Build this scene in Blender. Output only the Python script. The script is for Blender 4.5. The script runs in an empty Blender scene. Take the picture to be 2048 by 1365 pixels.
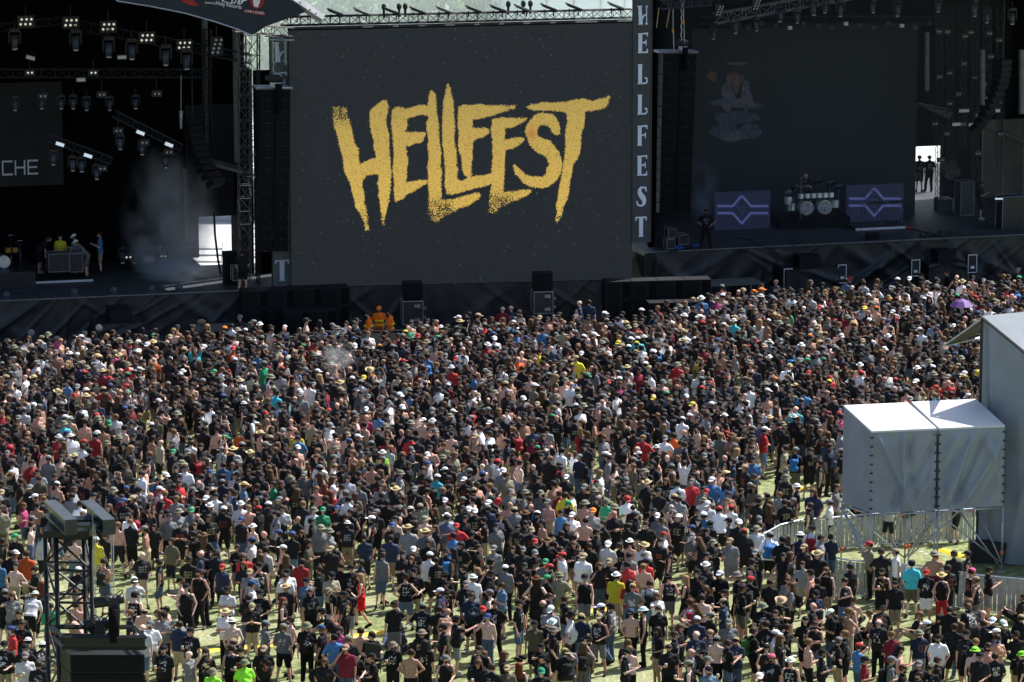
import bpy, bmesh, math, random
import numpy as np
from mathutils import Vector, Matrix
random.seed(7); RNG = np.random.default_rng(7)
S = bpy.context.scene
COL = S.collection
rad = math.radians
# ---------------- camera ----------------
H = 32.0; F = 8000.0; PITCH = math.atan(1513.5/F); CX, CY = 1024.0, 682.5
cam = bpy.data.cameras.new('camera'); camo = bpy.data.objects.new('camera', cam); COL.objects.link(camo)
camo.location = (0, 0, H); camo.rotation_euler = (math.pi/2-PITCH, 0, 0)
cam.sensor_width = 36; cam.lens = 36*F/2048; cam.clip_start = 1; cam.clip_end = 3000
S.camera = camo
# ---------------- light ----------------
SUN_EL, SUN_ROT = rad(52), rad(50)          # sun stands behind the stages, to the right
w = bpy.data.worlds.new('World'); S.world = w; w.use_nodes = True
wt = w.node_tree; sky = wt.nodes.new('ShaderNodeTexSky'); sky.sky_type = 'NISHITA'; sky.sun_disc = False
sky.sun_elevation = SUN_EL; sky.sun_rotation = SUN_ROT; sky.dust_density = 2.0
bg = wt.nodes['Background']; bg.inputs['Strength'].default_value = 0.085
wt.links.new(sky.outputs[0], bg.inputs['Color'])
sl = bpy.data.lights.new('sun', 'SUN'); sl.energy = 4.6; sl.angle = rad(0.5); sl.color = (1, .965, .92)
so = bpy.data.objects.new('sun', sl); COL.objects.link(so)
sd = Vector((math.cos(SUN_EL)*math.sin(SUN_ROT), math.cos(SUN_EL)*math.cos(SUN_ROT), math.sin(SUN_EL)))
so.rotation_euler = sd.to_track_quat('Z', 'Y').to_euler(); so.location = (60, 200, 120)
S.view_settings.view_transform = 'Standard'; S.view_settings.look = 'None'
S.view_settings.exposure = 0.85; S.view_settings.gamma = 1
S.render.engine = 'CYCLES'
S.cycles.max_bounces = 5; S.cycles.diffuse_bounces = 3; S.cycles.glossy_bounces = 2
S.cycles.transparent_max_bounces = 6; S.cycles.volume_bounces = 3
S.cycles.volume_step_rate = 4
# ---------------- picture geometry -> world points ----------------
cp, sp = math.cos(PITCH), math.sin(PITCH)
def ray(px, py):
    a = (px-CX)/F; b = (py-CY)/F
    return Vector((a, cp - b*sp, -sp - b*cp))
def P(px, py, z=0.0):
    d = ray(px, py); t = (z-H)/d.z
    return Vector((d.x*t, d.y*t, z))
def Q(px, py, Y):
    d = ray(px, py); t = Y/d.y
    return Vector((d.x*t, Y, H+d.z*t))
def proj(v):
    d = v[1]*cp+(H-v[2])*sp; vv = (H-v[2])*cp-v[1]*sp
    return CX+F*v[0]/d, CY+F*vv/d
def ztop(xy, py):      # height over ground point xy that shows at image row py
    lo, hi = -5., 40.
    for _ in range(40):
        m = (lo+hi)/2
        if proj((xy[0], xy[1], m))[1] > py: lo = m
        else: hi = m
    return lo
# ---------------- materials ----------------
def srgb(r, g, b):
    f = lambda c: (c/255/12.92) if c/255 <= .04045 else ((c/255+.055)/1.055)**2.4
    return (f(r), f(g), f(b), 1)
def mat(name, col, rough=.7, metal=0, var=.25, scale=3, bump=0, bscale=20, emis=None, estr=0, spec=.5, coords='Object'):
    m = bpy.data.materials.new(name); m.use_nodes = True; t = m.node_tree; b = t.nodes['Principled BSDF']
    b.inputs['Roughness'].default_value = rough; b.inputs['Metallic'].default_value = metal
    b.inputs['Specular IOR Level'].default_value = spec
    tc = t.nodes.new('ShaderNodeTexCoord'); n = t.nodes.new('ShaderNodeTexNoise')
    n.inputs['Scale'].default_value = scale; n.inputs['Detail'].default_value = 5
    t.links.new(tc.outputs[coords], n.inputs['Vector'])
    r = t.nodes.new('ShaderNodeValToRGB'); e = r.color_ramp.elements
    e[0].position = .3; e[1].position = .7
    e[0].color = (*[c*(1-var) for c in col[:3]], 1); e[1].color = (*[min(1, c*(1+var)) for c in col[:3]], 1)
    t.links.new(n.outputs['Fac'], r.inputs['Fac']); t.links.new(r.outputs['Color'], b.inputs['Base Color'])
    if bump:
        n2 = t.nodes.new('ShaderNodeTexNoise'); n2.inputs['Scale'].default_value = bscale; n2.inputs['Detail'].default_value = 4
        t.links.new(tc.outputs[coords], n2.inputs['Vector'])
        bp = t.nodes.new('ShaderNodeBump'); bp.inputs['Strength'].default_value = bump; bp.inputs['Distance'].default_value = .05
        t.links.new(n2.outputs['Fac'], bp.inputs['Height']); t.links.new(bp.outputs['Normal'], b.inputs['Normal'])
    if emis:
        b.inputs['Emission Color'].default_value = (*emis[:3], 1); b.inputs['Emission Strength'].default_value = estr
    return m
M = {}
M['black'] = mat('black_paint', (.012, .012, .014), .55)
M['blackcloth'] = mat('black_cloth', (.006, .006, .008), .95, spec=.1)
M['interior'] = mat('stage_black', (.004, .004, .005), .95, spec=.05)
M['deck'] = mat('stage_deck', (.03, .037, .046), .6, var=.35, scale=1.5)
M['skirt'] = mat('stage_skirt', (.009, .011, .015), .5, var=.35, scale=1.2, spec=.6, bump=.5, bscale=2.5)
M['cab'] = mat('speaker_black', (.006, .007, .010), .65, var=.15, spec=.25)
M['grille'] = mat('speaker_grille', (.005, .006, .008), .8, var=.3, scale=60, spec=.2)
M['alu'] = mat('aluminium', (.34, .35, .37), .45, .7, var=.2)
M['steel'] = mat('galvanised_steel', (.42, .45, .5), .45, .6, var=.25, scale=8)
M['dsteel'] = mat('dark_truss', (.03, .032, .036), .6, .3)
M['greysteel'] = mat('grey_column', (.14, .15, .16), .6, .2)
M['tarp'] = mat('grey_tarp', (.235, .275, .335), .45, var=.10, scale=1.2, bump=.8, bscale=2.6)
M['tarpseam'] = mat('tarp_seam', (.03, .03, .035), .8)
M['grass'] = None
M['white'] = mat('white_paint', (.8, .8, .8), .5, var=.06)
M['red'] = mat('red_paint', (.5, .03, .03), .5)
M['orange'] = mat('orange_marker', (.8, .16, .04), .5)
M['lamp'] = mat('lit_lamp', (.9, .9, .85), .3, emis=(1, .93, .78), estr=.27)
M['lampcool'] = mat('cool_lamp', (.9, .9, .95), .3, emis=(.7, .85, 1), estr=.3)
M['lens'] = mat('lamp_lens', (.35, .36, .38), .3, emis=(.8, .85, 1), estr=.03)
M['bluegrey'] = mat('blue_grey_housing', (.04, .05, .075), .5, var=.2)
M['lettering'] = mat('banner_lettering', (.70, .80, .98), .7, var=.05)
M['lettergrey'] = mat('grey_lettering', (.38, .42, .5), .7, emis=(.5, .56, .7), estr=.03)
M['bannercloth'] = mat('banner_cloth', (.055, .063, .07), .8, var=.12)
M['navycloth'] = mat('navy_fascia', (.016, .023, .037), .75, var=.2, scale=1.2, bump=.5, bscale=2.2)
M['redcloth'] = mat('red_print', (.35, .02, .02), .7)
M['case'] = mat('flight_case_panel', (.02, .024, .028), .5)
M['beige'] = mat('beige_building', (.42, .43, .42), .8, scale=.5, var=.12)
M['chrome'] = mat('chrome', (.6, .62, .66), .2, 1)
M['drum'] = mat('drum_shell', (.6, .65, .7), .25, .4)
M['purple'] = mat('purple_nylon', (.11, .04, .22), .6)
M['yellow'] = mat('yellow_plastic', (.75, .50, .03), .6)
M['greenlt'] = mat('green_canvas', (.05, .05, .035), .9)
M['palebld'] = mat('pale_cladding', (.70, .76, .73), .6, var=.05, scale=.3)
M['bark'] = mat('bark', (.09, .07, .05), .9)
M['bluecloth'] = mat('blue_cloth', (.03, .12, .5), .8)
# ---------------- mesh collector ----------------
class MB:
    def __init__(s): s.v = []; s.f = []
    def add(s, vs, fs):
        n = len(s.v); s.v += [tuple(v) for v in vs]; s.f += [tuple(i+n for i in f) for f in fs]; return s
    def hexa(s, b, t):   # 4 bottom, 4 top points (same order)
        return s.add(list(b)+list(t), [(3,2,1,0),(4,5,6,7),(0,1,5,4),(1,2,6,5),(2,3,7,6),(3,0,4,7)])
    def box(s, c, sz, R=None):
        c = Vector(c); pts = []
        for z in (-.5, .5):
            for x, y in ((-.5,-.5),(.5,-.5),(.5,.5),(-.5,.5)):
                v = Vector((x*sz[0], y*sz[1], z*sz[2]));  v = R @ v if R else v
                pts.append(c+v)
        return s.hexa(pts[:4], pts[4:])
    def bar(s, a, b, r, n=4, r2=None):
        a = Vector(a); b = Vector(b); d = (b-a)
        if d.length < 1e-6: return s
        r2 = r if r2 is None else r2
        z = d.normalized(); x = z.orthogonal().normalized(); y = z.cross(x)
        vs = [a+(x*math.cos(2*math.pi*(i+.5)/n)+y*math.sin(2*math.pi*(i+.5)/n))*r for i in range(n)]
        vs += [b+(x*math.cos(2*math.pi*(i+.5)/n)+y*math.sin(2*math.pi*(i+.5)/n))*r2 for i in range(n)]
        fs = [(i, (i+1)%n, n+(i+1)%n, n+i) for i in range(n)]+[tuple(range(n))[::-1], tuple(range(n, 2*n))]
        return s.add(vs, fs)
    def path(s, pts, r, n=4):
        for a, b in zip(pts, pts[1:]): s.bar(a, b, r, n)
        return s
    def ball(s, c, r, n=8, m=6, sc=(1,1,1)):
        c = Vector(c); vs = []; fs = []
        for j in range(m+1):
            t = math.pi*j/m
            for i in range(n):
                p = 2*math.pi*i/n
                vs.append(c+Vector((r*sc[0]*math.sin(t)*math.cos(p), r*sc[1]*math.sin(t)*math.sin(p), r*sc[2]*math.cos(t))))
        for j in range(m):
            for i in range(n): fs.append((j*n+i, (j+1)*n+i, (j+1)*n+(i+1)%n, j*n+(i+1)%n))
        return s.add(vs, fs)
    def truss(s, a, b, w, seg, up=Vector((0,0,1)), r=.025, rd=.014, side=None):
        a = Vector(a); b = Vector(b); d = (b-a).normalized()
        if abs(d.dot(up)) > .95: up = side or Vector((0,1,0))
        x = d.cross(up).normalized(); y = x.cross(d).normalized()
        cs = [(-.5,-.5),(.5,-.5),(.5,.5),(-.5,.5)]
        o = [x*c[0]*w+y*c[1]*w for c in cs]
        for q in o: s.bar(a+q, b+q, r)
        n = max(1, round((b-a).length/seg)); L = (b-a)/n
        for k in range(n):
            for i in range(4):
                j = (i+1)%4; p0 = a+L*k; p1 = a+L*(k+1)
                if k % 2: s.bar(p0+o[i], p1+o[j], rd)
                else: s.bar(p0+o[j], p1+o[i], rd)
                s.bar(p1+o[i], p1+o[j], rd)
        return s
    def build(s, name, m, parent=None, smooth=False, bevel=0):
        me = bpy.data.meshes.new(name); me.from_pydata(s.v, [], s.f); me.update()
        if smooth: me.polygons.foreach_set('use_smooth', [True]*len(me.polygons))
        me.materials.append(m)
        o = bpy.data.objects.new(name, me); COL.objects.link(o)
        if parent: o.parent = parent
        if bevel:
            bv = o.modifiers.new('bevel', 'BEVEL'); bv.width = bevel; bv.segments = 2; bv.limit_method = 'ANGLE'
        return o
def tag(o, label=None, cat=None, group=None, kind=None):
    if label: o['label'] = label
    if cat: o['category'] = cat
    if group: o['group'] = group
    if kind: o['kind'] = kind
    return o
def empty(name, label, cat, loc=(0,0,0), group=None, rz=0):
    o = bpy.data.objects.new(name, None); COL.objects.link(o); o.location = loc; o.rotation_euler = (0,0,rz)
    o.empty_display_size = .2
    return tag(o, label, cat, group)
def copy_tree(o, parent=None):
    c = o.copy(); COL.objects.link(c); c.parent = parent
    for ch in list(KIDS.get(o.name, [])) or [x for x in o.children]: copy_tree(ch, c)
    return c
KIDS = {}
# a frame along a front edge: s metres along, t metres back, z up
class Frame:
    def __init__(f, a, b):
        f.o = Vector((a.x, a.y, 0)); f.u = Vector((b.x-a.x, b.y-a.y, 0)); f.L = f.u.length; f.u.normalize()
        f.n = Vector((-f.u.y, f.u.x, 0)); f.ang = math.atan2(f.u.y, f.u.x)
        f.R = Matrix.Rotation(f.ang, 3, 'Z')
    def __call__(f, s, t, z): return f.o+f.u*s+f.n*t+Vector((0,0,z))
    def at(f, px, py, t):      # point of the vertical plane t metres behind the front seen at px, py
        d = ray(px, py); c = Vector((0,0,H)); p0 = f.o+f.n*t
        k = (p0-c).dot(f.n)/d.dot(f.n); return c+d*k
    def st(f, v): r = v-f.o; return r.dot(f.u), r.dot(f.n)
    def box(f, mb, s0, s1, t0, t1, z0, z1):
        return mb.hexa([f(s0,t0,z0), f(s1,t0,z0), f(s1,t1,z0), f(s0,t1,z0)], [f(s0,t0,z1), f(s1,t0,z1), f(s1,t1,z1), f(s0,t1,z1)])
HS = 2.2
FL = Frame(P(-140, 609, HS), P(583, 578, HS))        # left stage front
FS = Frame(P(583, 578, HS), P(1264, 561, HS))        # big screen front
FR = Frame(P(1296, 506, HS), P(2200, 463, HS))       # right stage front
# ================= SETTING =================
def grass_mat():
    m = bpy.data.materials.new('trampled_grass'); m.use_nodes = True; t = m.node_tree; b = t.nodes['Principled BSDF']
    b.inputs['Roughness'].default_value = .95; b.inputs['Specular IOR Level'].default_value = .2
    tc = t.nodes.new('ShaderNodeTexCoord')
    def noise(sc, det=6):
        n = t.nodes.new('ShaderNodeTexNoise'); n.inputs['Scale'].default_value = sc; n.inputs['Detail'].default_value = det
        t.links.new(tc.outputs['Object'], n.inputs['Vector']); return n
    def ramp(n, *st):
        r = t.nodes.new('ShaderNodeValToRGB'); e = r.color_ramp.elements
        while len(e) < len(st): e.new(.5)
        for k, (p, c) in enumerate(st): e[k].position = p; e[k].color = (*c, 1)
        t.links.new(n.outputs['Fac'], r.inputs['Fac']); return r
    fine = ramp(noise(3.2, 12), (.30, (.07, .09, .032)), (.5, (.19, .225, .09)), (.72, (.37, .395, .21)))
    dry = ramp(noise(9, 8), (.3, (.18, .19, .09)), (.7, (.45, .46, .27)))
    mask = ramp(noise(.22, 9), (.47, (0,0,0)), (.66, (1,1,1)))
    mx = t.nodes.new('ShaderNodeMix'); mx.data_type = 'RGBA'
    t.links.new(mask.outputs['Color'], mx.inputs['Factor']); t.links.new(fine.outputs['Color'], mx.inputs['A']); t.links.new(dry.outputs['Color'], mx.inputs['B'])
    t.links.new(mx.outputs['Result'], b.inputs['Base Color'])
    bp = t.nodes.new('ShaderNodeBump'); bp.inputs['Strength'].default_value = .8; bp.inputs['Distance'].default_value = .06
    nb = noise(14, 8); t.links.new(nb.outputs['Fac'], bp.inputs['Height']); t.links.new(bp.outputs['Normal'], b.inputs['Normal'])
    return m
M['grass'] = grass_mat()
g = MB(); g.add([(-600,20,0),(600,20,0),(600,900,0),(-600,900,0)], [(0,1,2,3)])
tag(g.build('ground', M['grass']), kind='structure')
asph = mat('backstage_tarmac', (.55, .56, .56), .9, scale=.4, bump=.3)
g = MB(); a0 = FL(0, 13, .004); a1 = FS(0, 5, .004); a2 = FR(0, 13, .004); a3 = FR(FR.L, 13, .004)
g.add([Vector((-80, a0.y, .004)), a0, a1, a2, a3, Vector((90, a3.y, .004)), Vector((95, 252, .004)), Vector((-85, 240, .004))], [tuple(range(8))])
tag(g.build('backstage_yard', asph), kind='structure')
pitm = mat('pit_flooring', (.05, .052, .055), .8, scale=1)
g = MB()
for fr, dd in ((FL, 5.2), (FS, 4.5), (FR, 6.2)):
    g.add([fr(-.5 if fr is not FL else 0, -dd, .006+.002*dd), fr(fr.L+.3, -dd, .006+.002*dd), fr(fr.L+.3, 0, .006+.002*dd), fr(-.5 if fr is not FL else 0, 0, .006+.002*dd)], [(0,1,2,3)])
tag(g.build('pit_path', pitm), kind='structure')
# leaves for the trees beyond the stages
leafm = mat('leaves', (.14, .20, .06), .6, var=.55, scale=1.2)
def leaf_crown(c, rx, ry, rz, n, seed, size=.45):
    r = np.random.default_rng(seed); v = []; f = []
    lob = [(r.normal(0,.38,3)*[rx,ry,rz], r.uniform(.35,.6)) for _ in range(11)]
    for i in range(n):
        lc, lr = lob[r.integers(len(lob))]; d = r.normal(0,1,3); d /= np.linalg.norm(d)
        p = np.array(c)+lc+d*np.array([rx,ry,rz])*lr*r.uniform(.72, 1.05)
        a = r.normal(0,1,3); a /= np.linalg.norm(a); b = np.cross(a, r.normal(0,1,3)); b /= np.linalg.norm(b); s = size*r.uniform(.5,1.2)
        k = len(v); v += [tuple(p-a*s), tuple(p+b*s*.6), tuple(p+a*s), tuple(p-b*s*.6)]; f.append((k,k+1,k+2,k+3))
    m = MB(); m.v = v; m.f = f; return m
tlab = ['tall pale poplar behind the left end of the screen truss', 'round leafy tree above the second floodlight of the truss', 'bright yellow green tree behind the screen',
        'wide dark green tree in haze above the middle of the truss', 'light green tree touching the pale ribbed building', 'far bushy tree behind the screen roof line', 'hazy tree seen past the white roof beam',
        'low spreading tree farthest back in the haze', 'small round tree half hidden by the pale building']
for k, (px, Y, rx, hgt) in enumerate([(600,222,3.2,9.5),(665,228,3.6,11),(735,224,3.4,10.5),(805,230,4,12),(885,222,3.6,10.5),(835,250,5,13.5),(640,252,5,14),(735,262,6,14),(935,238,3,11)]):
    x = (px-CX)/F*Y*1.02
    e = empty('broadleaf_tree', tlab[k], 'tree', (x, Y, 0), 'trees behind the stages')
    leaf_crown((0,0,hgt*.6), rx, rx, hgt*.46, 3800, k+5, .34).build('crown', leafm, e)
    MB().bar((0,0,0), (0.2,0,hgt*.45), .35, 7, .18).bar((.2,0,hgt*.4), (1.2,.5,hgt*.7), .15, 5, .05).bar((.15,0,hgt*.38), (-1.1,-.4,hgt*.66), .14, 5, .05).build('trunk', M['bark'], e)
# pale ribbed building
def ribbed():
    e = empty('ribbed_building', 'pale ribbed storage hall behind the right end of the screen truss', 'building', (0,0,0))
    Y = 218; x0 = (947-CX)/F*Y*1.02; x1 = (1330-CX)/F*Y*1.02; n = 66
    m = MB(); vs = []; 
    R_ = (x1-x0)/2; cx = (x0+x1)/2
    for i in range(n+1):
        th = math.pi*(1-i/n); r = R_+(.05 if i % 2 else 0)
        vs.append((cx+r*math.cos(th), Y+R_-1.0*R_*math.sin(th)*.35, 0))
    N = len(vs); m.add(vs+[(x,y,13.0) for x,y,z in vs], [(i,i+1,N+i+1,N+i) for i in range(N-1)])
    m.add([(x0,Y+R_,0),(x1,Y+R_,0),(x1,Y+R_,13),(x0,Y+R_,13)], [(0,3,2,1)])
    m.build('wall', M['palebld'], e)
    r = MB(); r.add([(x,y,13.0) for x,y,z in vs]+[(cx, Y+R_*.6, 14.5)], [(i,i+1,N) for i in range(N-1)]); r.build('roof', M['palebld'], e)
    s = MB()
    for i in range(4, n, 6): s.bar((vs[i][0], vs[i][1]-.05, 0), (vs[i][0], vs[i][1]-.05, 13), .05)
    s.build('seam', mat('seam', (.32,.35,.34), .6), e)
ribbed()
# ---------------- draped skirts ----------------
def drape(fr, s0, s1, z0, z1, t, seed, nx=None, nz=30, amp=.16):
    r = np.random.default_rng(seed); nx = nx or int((s1-s0)*14); m = MB(); vs = []
    folds = [(r.uniform(s0, s1), r.choice([-1,1])*r.uniform(.1,2.2), r.uniform(.05,.6)**1.3+.03, r.uniform(.2,1)) for _ in range(int((s1-s0)*2.2))]
    for j in range(nz+1):
        z = z0+(z1-z0)*j/nz; h = j/nz
        for i in range(nx+1):
            s = s0+(s1-s0)*i/nx; d = 0
            for c, sl_, wd, a in folds:
                q = (s-c-sl_*(1-h)*2)/wd
                if abs(q) < 3: d += a*math.exp(-q*q)
            d = d*amp*(1-h*.8)+.03*math.sin(s*7+h*4+seed)*(1-h)
            vs.append(fr(s, t-d, z))
    n = nx+1; m.add(vs, [(j*n+i, j*n+i+1, (j+1)*n+i+1, (j+1)*n+i) for j in range(nz) for i in range(nx)])
    return m
# ================= LEFT STAGE =================
def letters(parent, fr, t, s0, z0, w, h, shapes, m, name='lettering', gap=1.2, th=.02, vertical=False):
    mb = MB()
    for k, polys in enumerate(shapes):
        ox = s0+(0 if vertical else k*w*gap); oz = z0-(k*gap*h if vertical else 0)
        for poly in polys:
            a = [fr(ox+x*w, t, oz-y*h) for x, y in poly]; b = [p-fr.n*th for p in a]; n = len(a)
            mb.add(a+b, [tuple(range(n)), tuple(range(n, 2*n))[::-1]]+[(i, n+i, n+(i+1)%n, (i+1)%n) for i in range(n)])
    return mb.build(name, m, parent)
def rect(x0, y0, x1, y1): return [(x0,y0),(x1,y0),(x1,y1),(x0,y1)]
ZR = 15.6
eL = empty('left_stage', 'dark festival stage left of the big screen with crew setting up on it', 'stage', FL(0,0,0), 'main stages'); eL.location = (0,0,0)
sL1 = FL.L
q0 = FL.st(FL.at(397,430,9))[0]; q1 = FL.st(FL.at(492,430,9))[0]
m = MB(); FL.box(m, 0, q0-.3, 0, 9.3, HS-.25, HS); FL.box(m, q0-.3, sL1, 0, 6.9, HS-.25, HS); m.build('deck', M['deck'], eL)
drape(FL, 0, sL1, .02, HS-.02, -.06, 3).build('skirt', M['skirt'], eL, smooth=True)
m = MB(); FL.bar = None
m.bar(FL(0,-.1,HS+.02), FL(sL1,-.1,HS+.02), .035); m.build('front_edge_rail', mat('edge_strip', (.16,.17,.18), .5, .3), eL)
# back wall with an opening at its right end
def st_at(fr, px, py, t): v = fr.at(px, py, t); return fr.st(v)[0], v.z
so0, zz = st_at(FL, 397, 430, 9); so1, _ = st_at(FL, 492, 430, 9); zo = st_at(FL, 440, 427, 9)[1]
m = MB(); FL.box(m, -3, so0, 9, 9.3, HS, ZR+1); FL.box(m, so0, so1, 9, 9.3, zo, ZR+1); FL.box(m, so1, sL1-.8, 9, 9.3, HS, ZR-2.6)
m.build('back_wall', M['interior'], eL)
m = MB(); FL.box(m, -3.3, -3, -1, 9, 0, ZR); m.build('side_wall', M['interior'], eL)
m = MB(); FL.box(m, -3.3, sL1-3.2, -2.0, 13.4, ZR, ZR+.4); FL.box(m, sL1-3.19, sL1+4.5, .8, 13.4, ZR+.5, ZR+.9); m.build('roof', M['interior'], eL)  # stage roof, extended unseen to the right and back to shade the deck
w0 = FL.st(FL.at(511,540,4))[0]; w1 = FL.st(FL.at(547,540,4))[0]; m = MB(); FL.box(m, w0, w1, 4, 4.1, HS, 11.2); m.build('side_drape', M['interior'], eL)  # added dark sheet, blocks the bright yard showing through this gap
m = MB(); FL.box(m, sL1-1.0, sL1-.85, 4.2, 9, HS, 11.2); m.build('side_wall', M['interior'], eL)  # added wall, put in to keep the sun off the deck
for px in (411, 472):
    sc, _ = st_at(FL, px, 200, 5); zb = st_at(FL, px, 325 if px > 450 else 300, 5)[1]
    MB().bar(FL(sc,5,zb), FL(sc,5,ZR), .13, 8).build('column', M['greysteel'], eL)
# inclined brace beam
MB().bar(FL.at(400,318,6), FL.at(500,345,6), .16).build('brace_beam', M['greysteel'], eL)
# hung cloth panels over the opening
m = MB(); a, zt = st_at(FL, 372, 345, 8.2); b2, _ = st_at(FL, 500, 345, 8.2)
FL.box(m, a, b2, 8.2, 8.25, zo, zt+3); m.build('side_drape', mat('smoke_drape', (.022,.025,.03), .9), eL)
# backdrop with lettering
bs0 = st_at(FL,-40,300,7)[0]; bs1 = st_at(FL,126,300,7)[0]; bz1 = st_at(FL,60,165,7)[1]; bz0 = st_at(FL,60,372,7)[1]
m = MB(); FL.box(m, bs0, bs1, 7, 7.08, bz0, bz1); bd = m.build('backdrop', mat('backdrop_cloth', (.018,.019,.022), .9, var=.3, scale=.5), eL)
Cc = [rect(0,.0,1,.12), rect(0,.1,.14,.9), rect(0,.88,1,1)]
Hh = [rect(0,0,.14,1), rect(.86,0,1,1), rect(.14,.44,.86,.56)]
Ee = [rect(0,0,1,.12), rect(0,.1,.14,.9), rect(0,.88,1,1), rect(.14,.44,.9,.56)]
sA, zA = st_at(FL, 4, 322, 6.95); sB, zB = st_at(FL, 26, 351, 6.95)
Tt = [rect(-.6,0,.5,.12), rect(-.12,.12,.02,1)]
letters(bd, FL, 6.97, sA-(sB-sA)*1.22, zA, sB-sA, zA-zB, [Tt, Cc, Hh, Ee], M['lettergrey'], gap=1.2)
# trusses and hung lights
def trussthing(name, a, b, w, seg, label, m='dsteel', group=None, parent=None, **k):
    mb = MB(); mb.truss(a, b, w, seg, **k); o = mb.build(name, M[m], parent)
    if not parent: tag(o, label, 'truss', group)
    return o
trussthing('lighting_truss', FL.at(-60,147,4), FL.at(418,147,4), .35, .6, 'long dark horizontal truss across the left stage above the lettering')
trussthing('lighting_truss', FL.at(-60,62,3.5), FL.at(150,38,3.5), .3, .6, 'short sloping truss high at the far left under the roof')
trussthing('lighting_truss', FL.at(150,50,3.5), FL.at(500,118,3.5), .4, .7, 'sloping truss under the black fascia carrying the lit lamp clusters')
trussthing('lighting_truss', FL.at(95,275,3), FL.at(222,322,3), .3, .5, 'short tilted truss with lamps hanging nearest the lettering')
trussthing('lighting_truss', FL.at(228,228,3), FL.at(362,296,3), .3, .5, 'short tilted truss with lamps hanging right of centre on the left stage')
def P_blinder(fr, px, py, t, label, cols=3, rows=2, s=.62, mm='lamp', tilt=.25, grp='lamp clusters above the left stage'):
    c = fr.at(px, py, t); e = empty('blinder_lamp', label, 'stage light', c, grp, fr.ang)
    W = s; Hh_ = s*rows/cols if rows <= cols else s*1.6
    MB().box((0,.1,0), (W+.1,.14,Hh_+.1)).bar((0,.1,Hh_/2), (0,.1,Hh_/2+.5), .02).build('housing', M['black'], e)
    for i in range(cols):
        for j in range(rows):
            mb = MB(); mb.ball(((i-(cols-1)/2)*W/cols+(j-(rows-1)/2)*.05, .0, (j-(rows-1)/2)*Hh_/rows), W/cols*.26, 8, 5, (1,.5,1))
            mb.build('bulb', M[mm], e, True)
    return e
k = 0
for (x, y), wd in zip([(52,44),(142,46),(217,54),(294,76),(369,91)], ['leftmost', 'second from the left', 'middle', 'fourth from the left', 'rightmost']):
    P_blinder(FL, x, y, 3.2, f'six bulb lamp, {wd} of the five lit clusters over the left stage')
P_blinder(FL, 434, 93, 3.2, 'eight bulb unlit blinder hanging between the two grey columns', 2, 4, .45, 'lens')
def mover(fr, px, py, t, label, sc=1., grp='moving head lights over the left stage', lensm='lens', tilt=0):
    c = fr.at(px, py, t); e = empty('moving_head_light', label, 'stage light', c, grp, fr.ang+tilt)
    MB().box((0,0,.42*sc), (.42*sc,.3*sc,.16*sc)).bar((0,0,.5*sc),(0,0,.85*sc),.025).build('base', M['black'], e)
    [MB().box((q*sc,0,.12*sc), (.05*sc,.12*sc,.55*sc)).build('yoke_arm', M['black'], e) for q in (-.24,.24)]
    MB().bar((0,.05,.2*sc), (0,-.05*sc,-.38*sc), .2*sc, 10, .13*sc).build('head', M['bluegrey'], e, True)
    MB().ball((0,-.06*sc,-.39*sc), .12*sc, 10, 5, (1,1,.4)).build('lens', M[lensm], e, True)
    return e
for k, (x, y) in enumerate([(29,72),(151,74),(217,88),(263,92),(331,104),(373,112)]):
    mover(FL, x, y+8, 3.0, f"blue grey hanging spotlight, {['first','second','third','fourth','fifth','sixth'][k]} from the left under the lit clusters")
for k, (x, y) in enumerate([(30,208),(83,205),(122,205),(146,205),(173,208),(219,208),(271,205)]):
    mover(FL, x, y, 5, f"small dark spotlight, {['first','second','third','fourth','fifth','sixth','seventh'][k]} from the left in the row below the long truss", .7)
for k, (x, y) in enumerate([(106,316),(145,328),(163,330),(193,345),(240,285),(284,296),(331,322)]):
    mover(FL, x, y, 2.9, f"dark spotlight hanging from the tilted trusses, {['first','second','third','fourth','fifth','sixth','seventh'][k]} from the left", .75)
def strobe(fr, px, py, t, label, w=.36, h=.14, roll=0, mm='lampcool'):
    e = empty('strobe_light', label, 'stage light', fr.at(px, py, t), 'strobe lights', fr.ang)
    MB().box((0,.06,0), (w+.08,.1,h+.08)).build('housing', M['black'], e)
    MB().box((0,0,0), (w,.03,h)).build('tube', M[mm], e)
    e.rotation_euler = (0, roll, fr.ang); return e
for (x, y, r, wd) in [(244,115,0,'beside the top row of spotlights'),(162,160,0,'on the long truss'),(61,116,.3,'far left under the roof'),(120,289,.35,'at the left end of the lower tilted truss'),
                      (176,312,.35,'at the middle of the lower tilted truss'),(281,266,.4,'at the middle of the upper tilted truss'),(338,290,.4,'at the right end of the upper tilted truss')]:
    strobe(FL, x, y, 2.6, 'bright rectangular strobe light '+wd, roll=r, mm='lampcool' if y > 200 else 'lens')
for k, (x, y) in enumerate([(86,193),(204,190),(314,188),(237,262),(289,286),(338,305),(205,338),(60,146),(187,146)]):
    P_blinder(FL, x, y, 2.6, f"double round lamp, {['left of the row below the long truss','middle of the row below the long truss','right of the row below the long truss','at the left end of the upper tilted truss','at the middle of the upper tilted truss','at the right end of the upper tilted truss','at the right end of the lower tilted truss','on the long truss at far left','on the long truss left of centre'][k]}", 2, 1, .34, 'lens' if k < 7 else 'lamp', grp='double round lamps')
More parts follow.
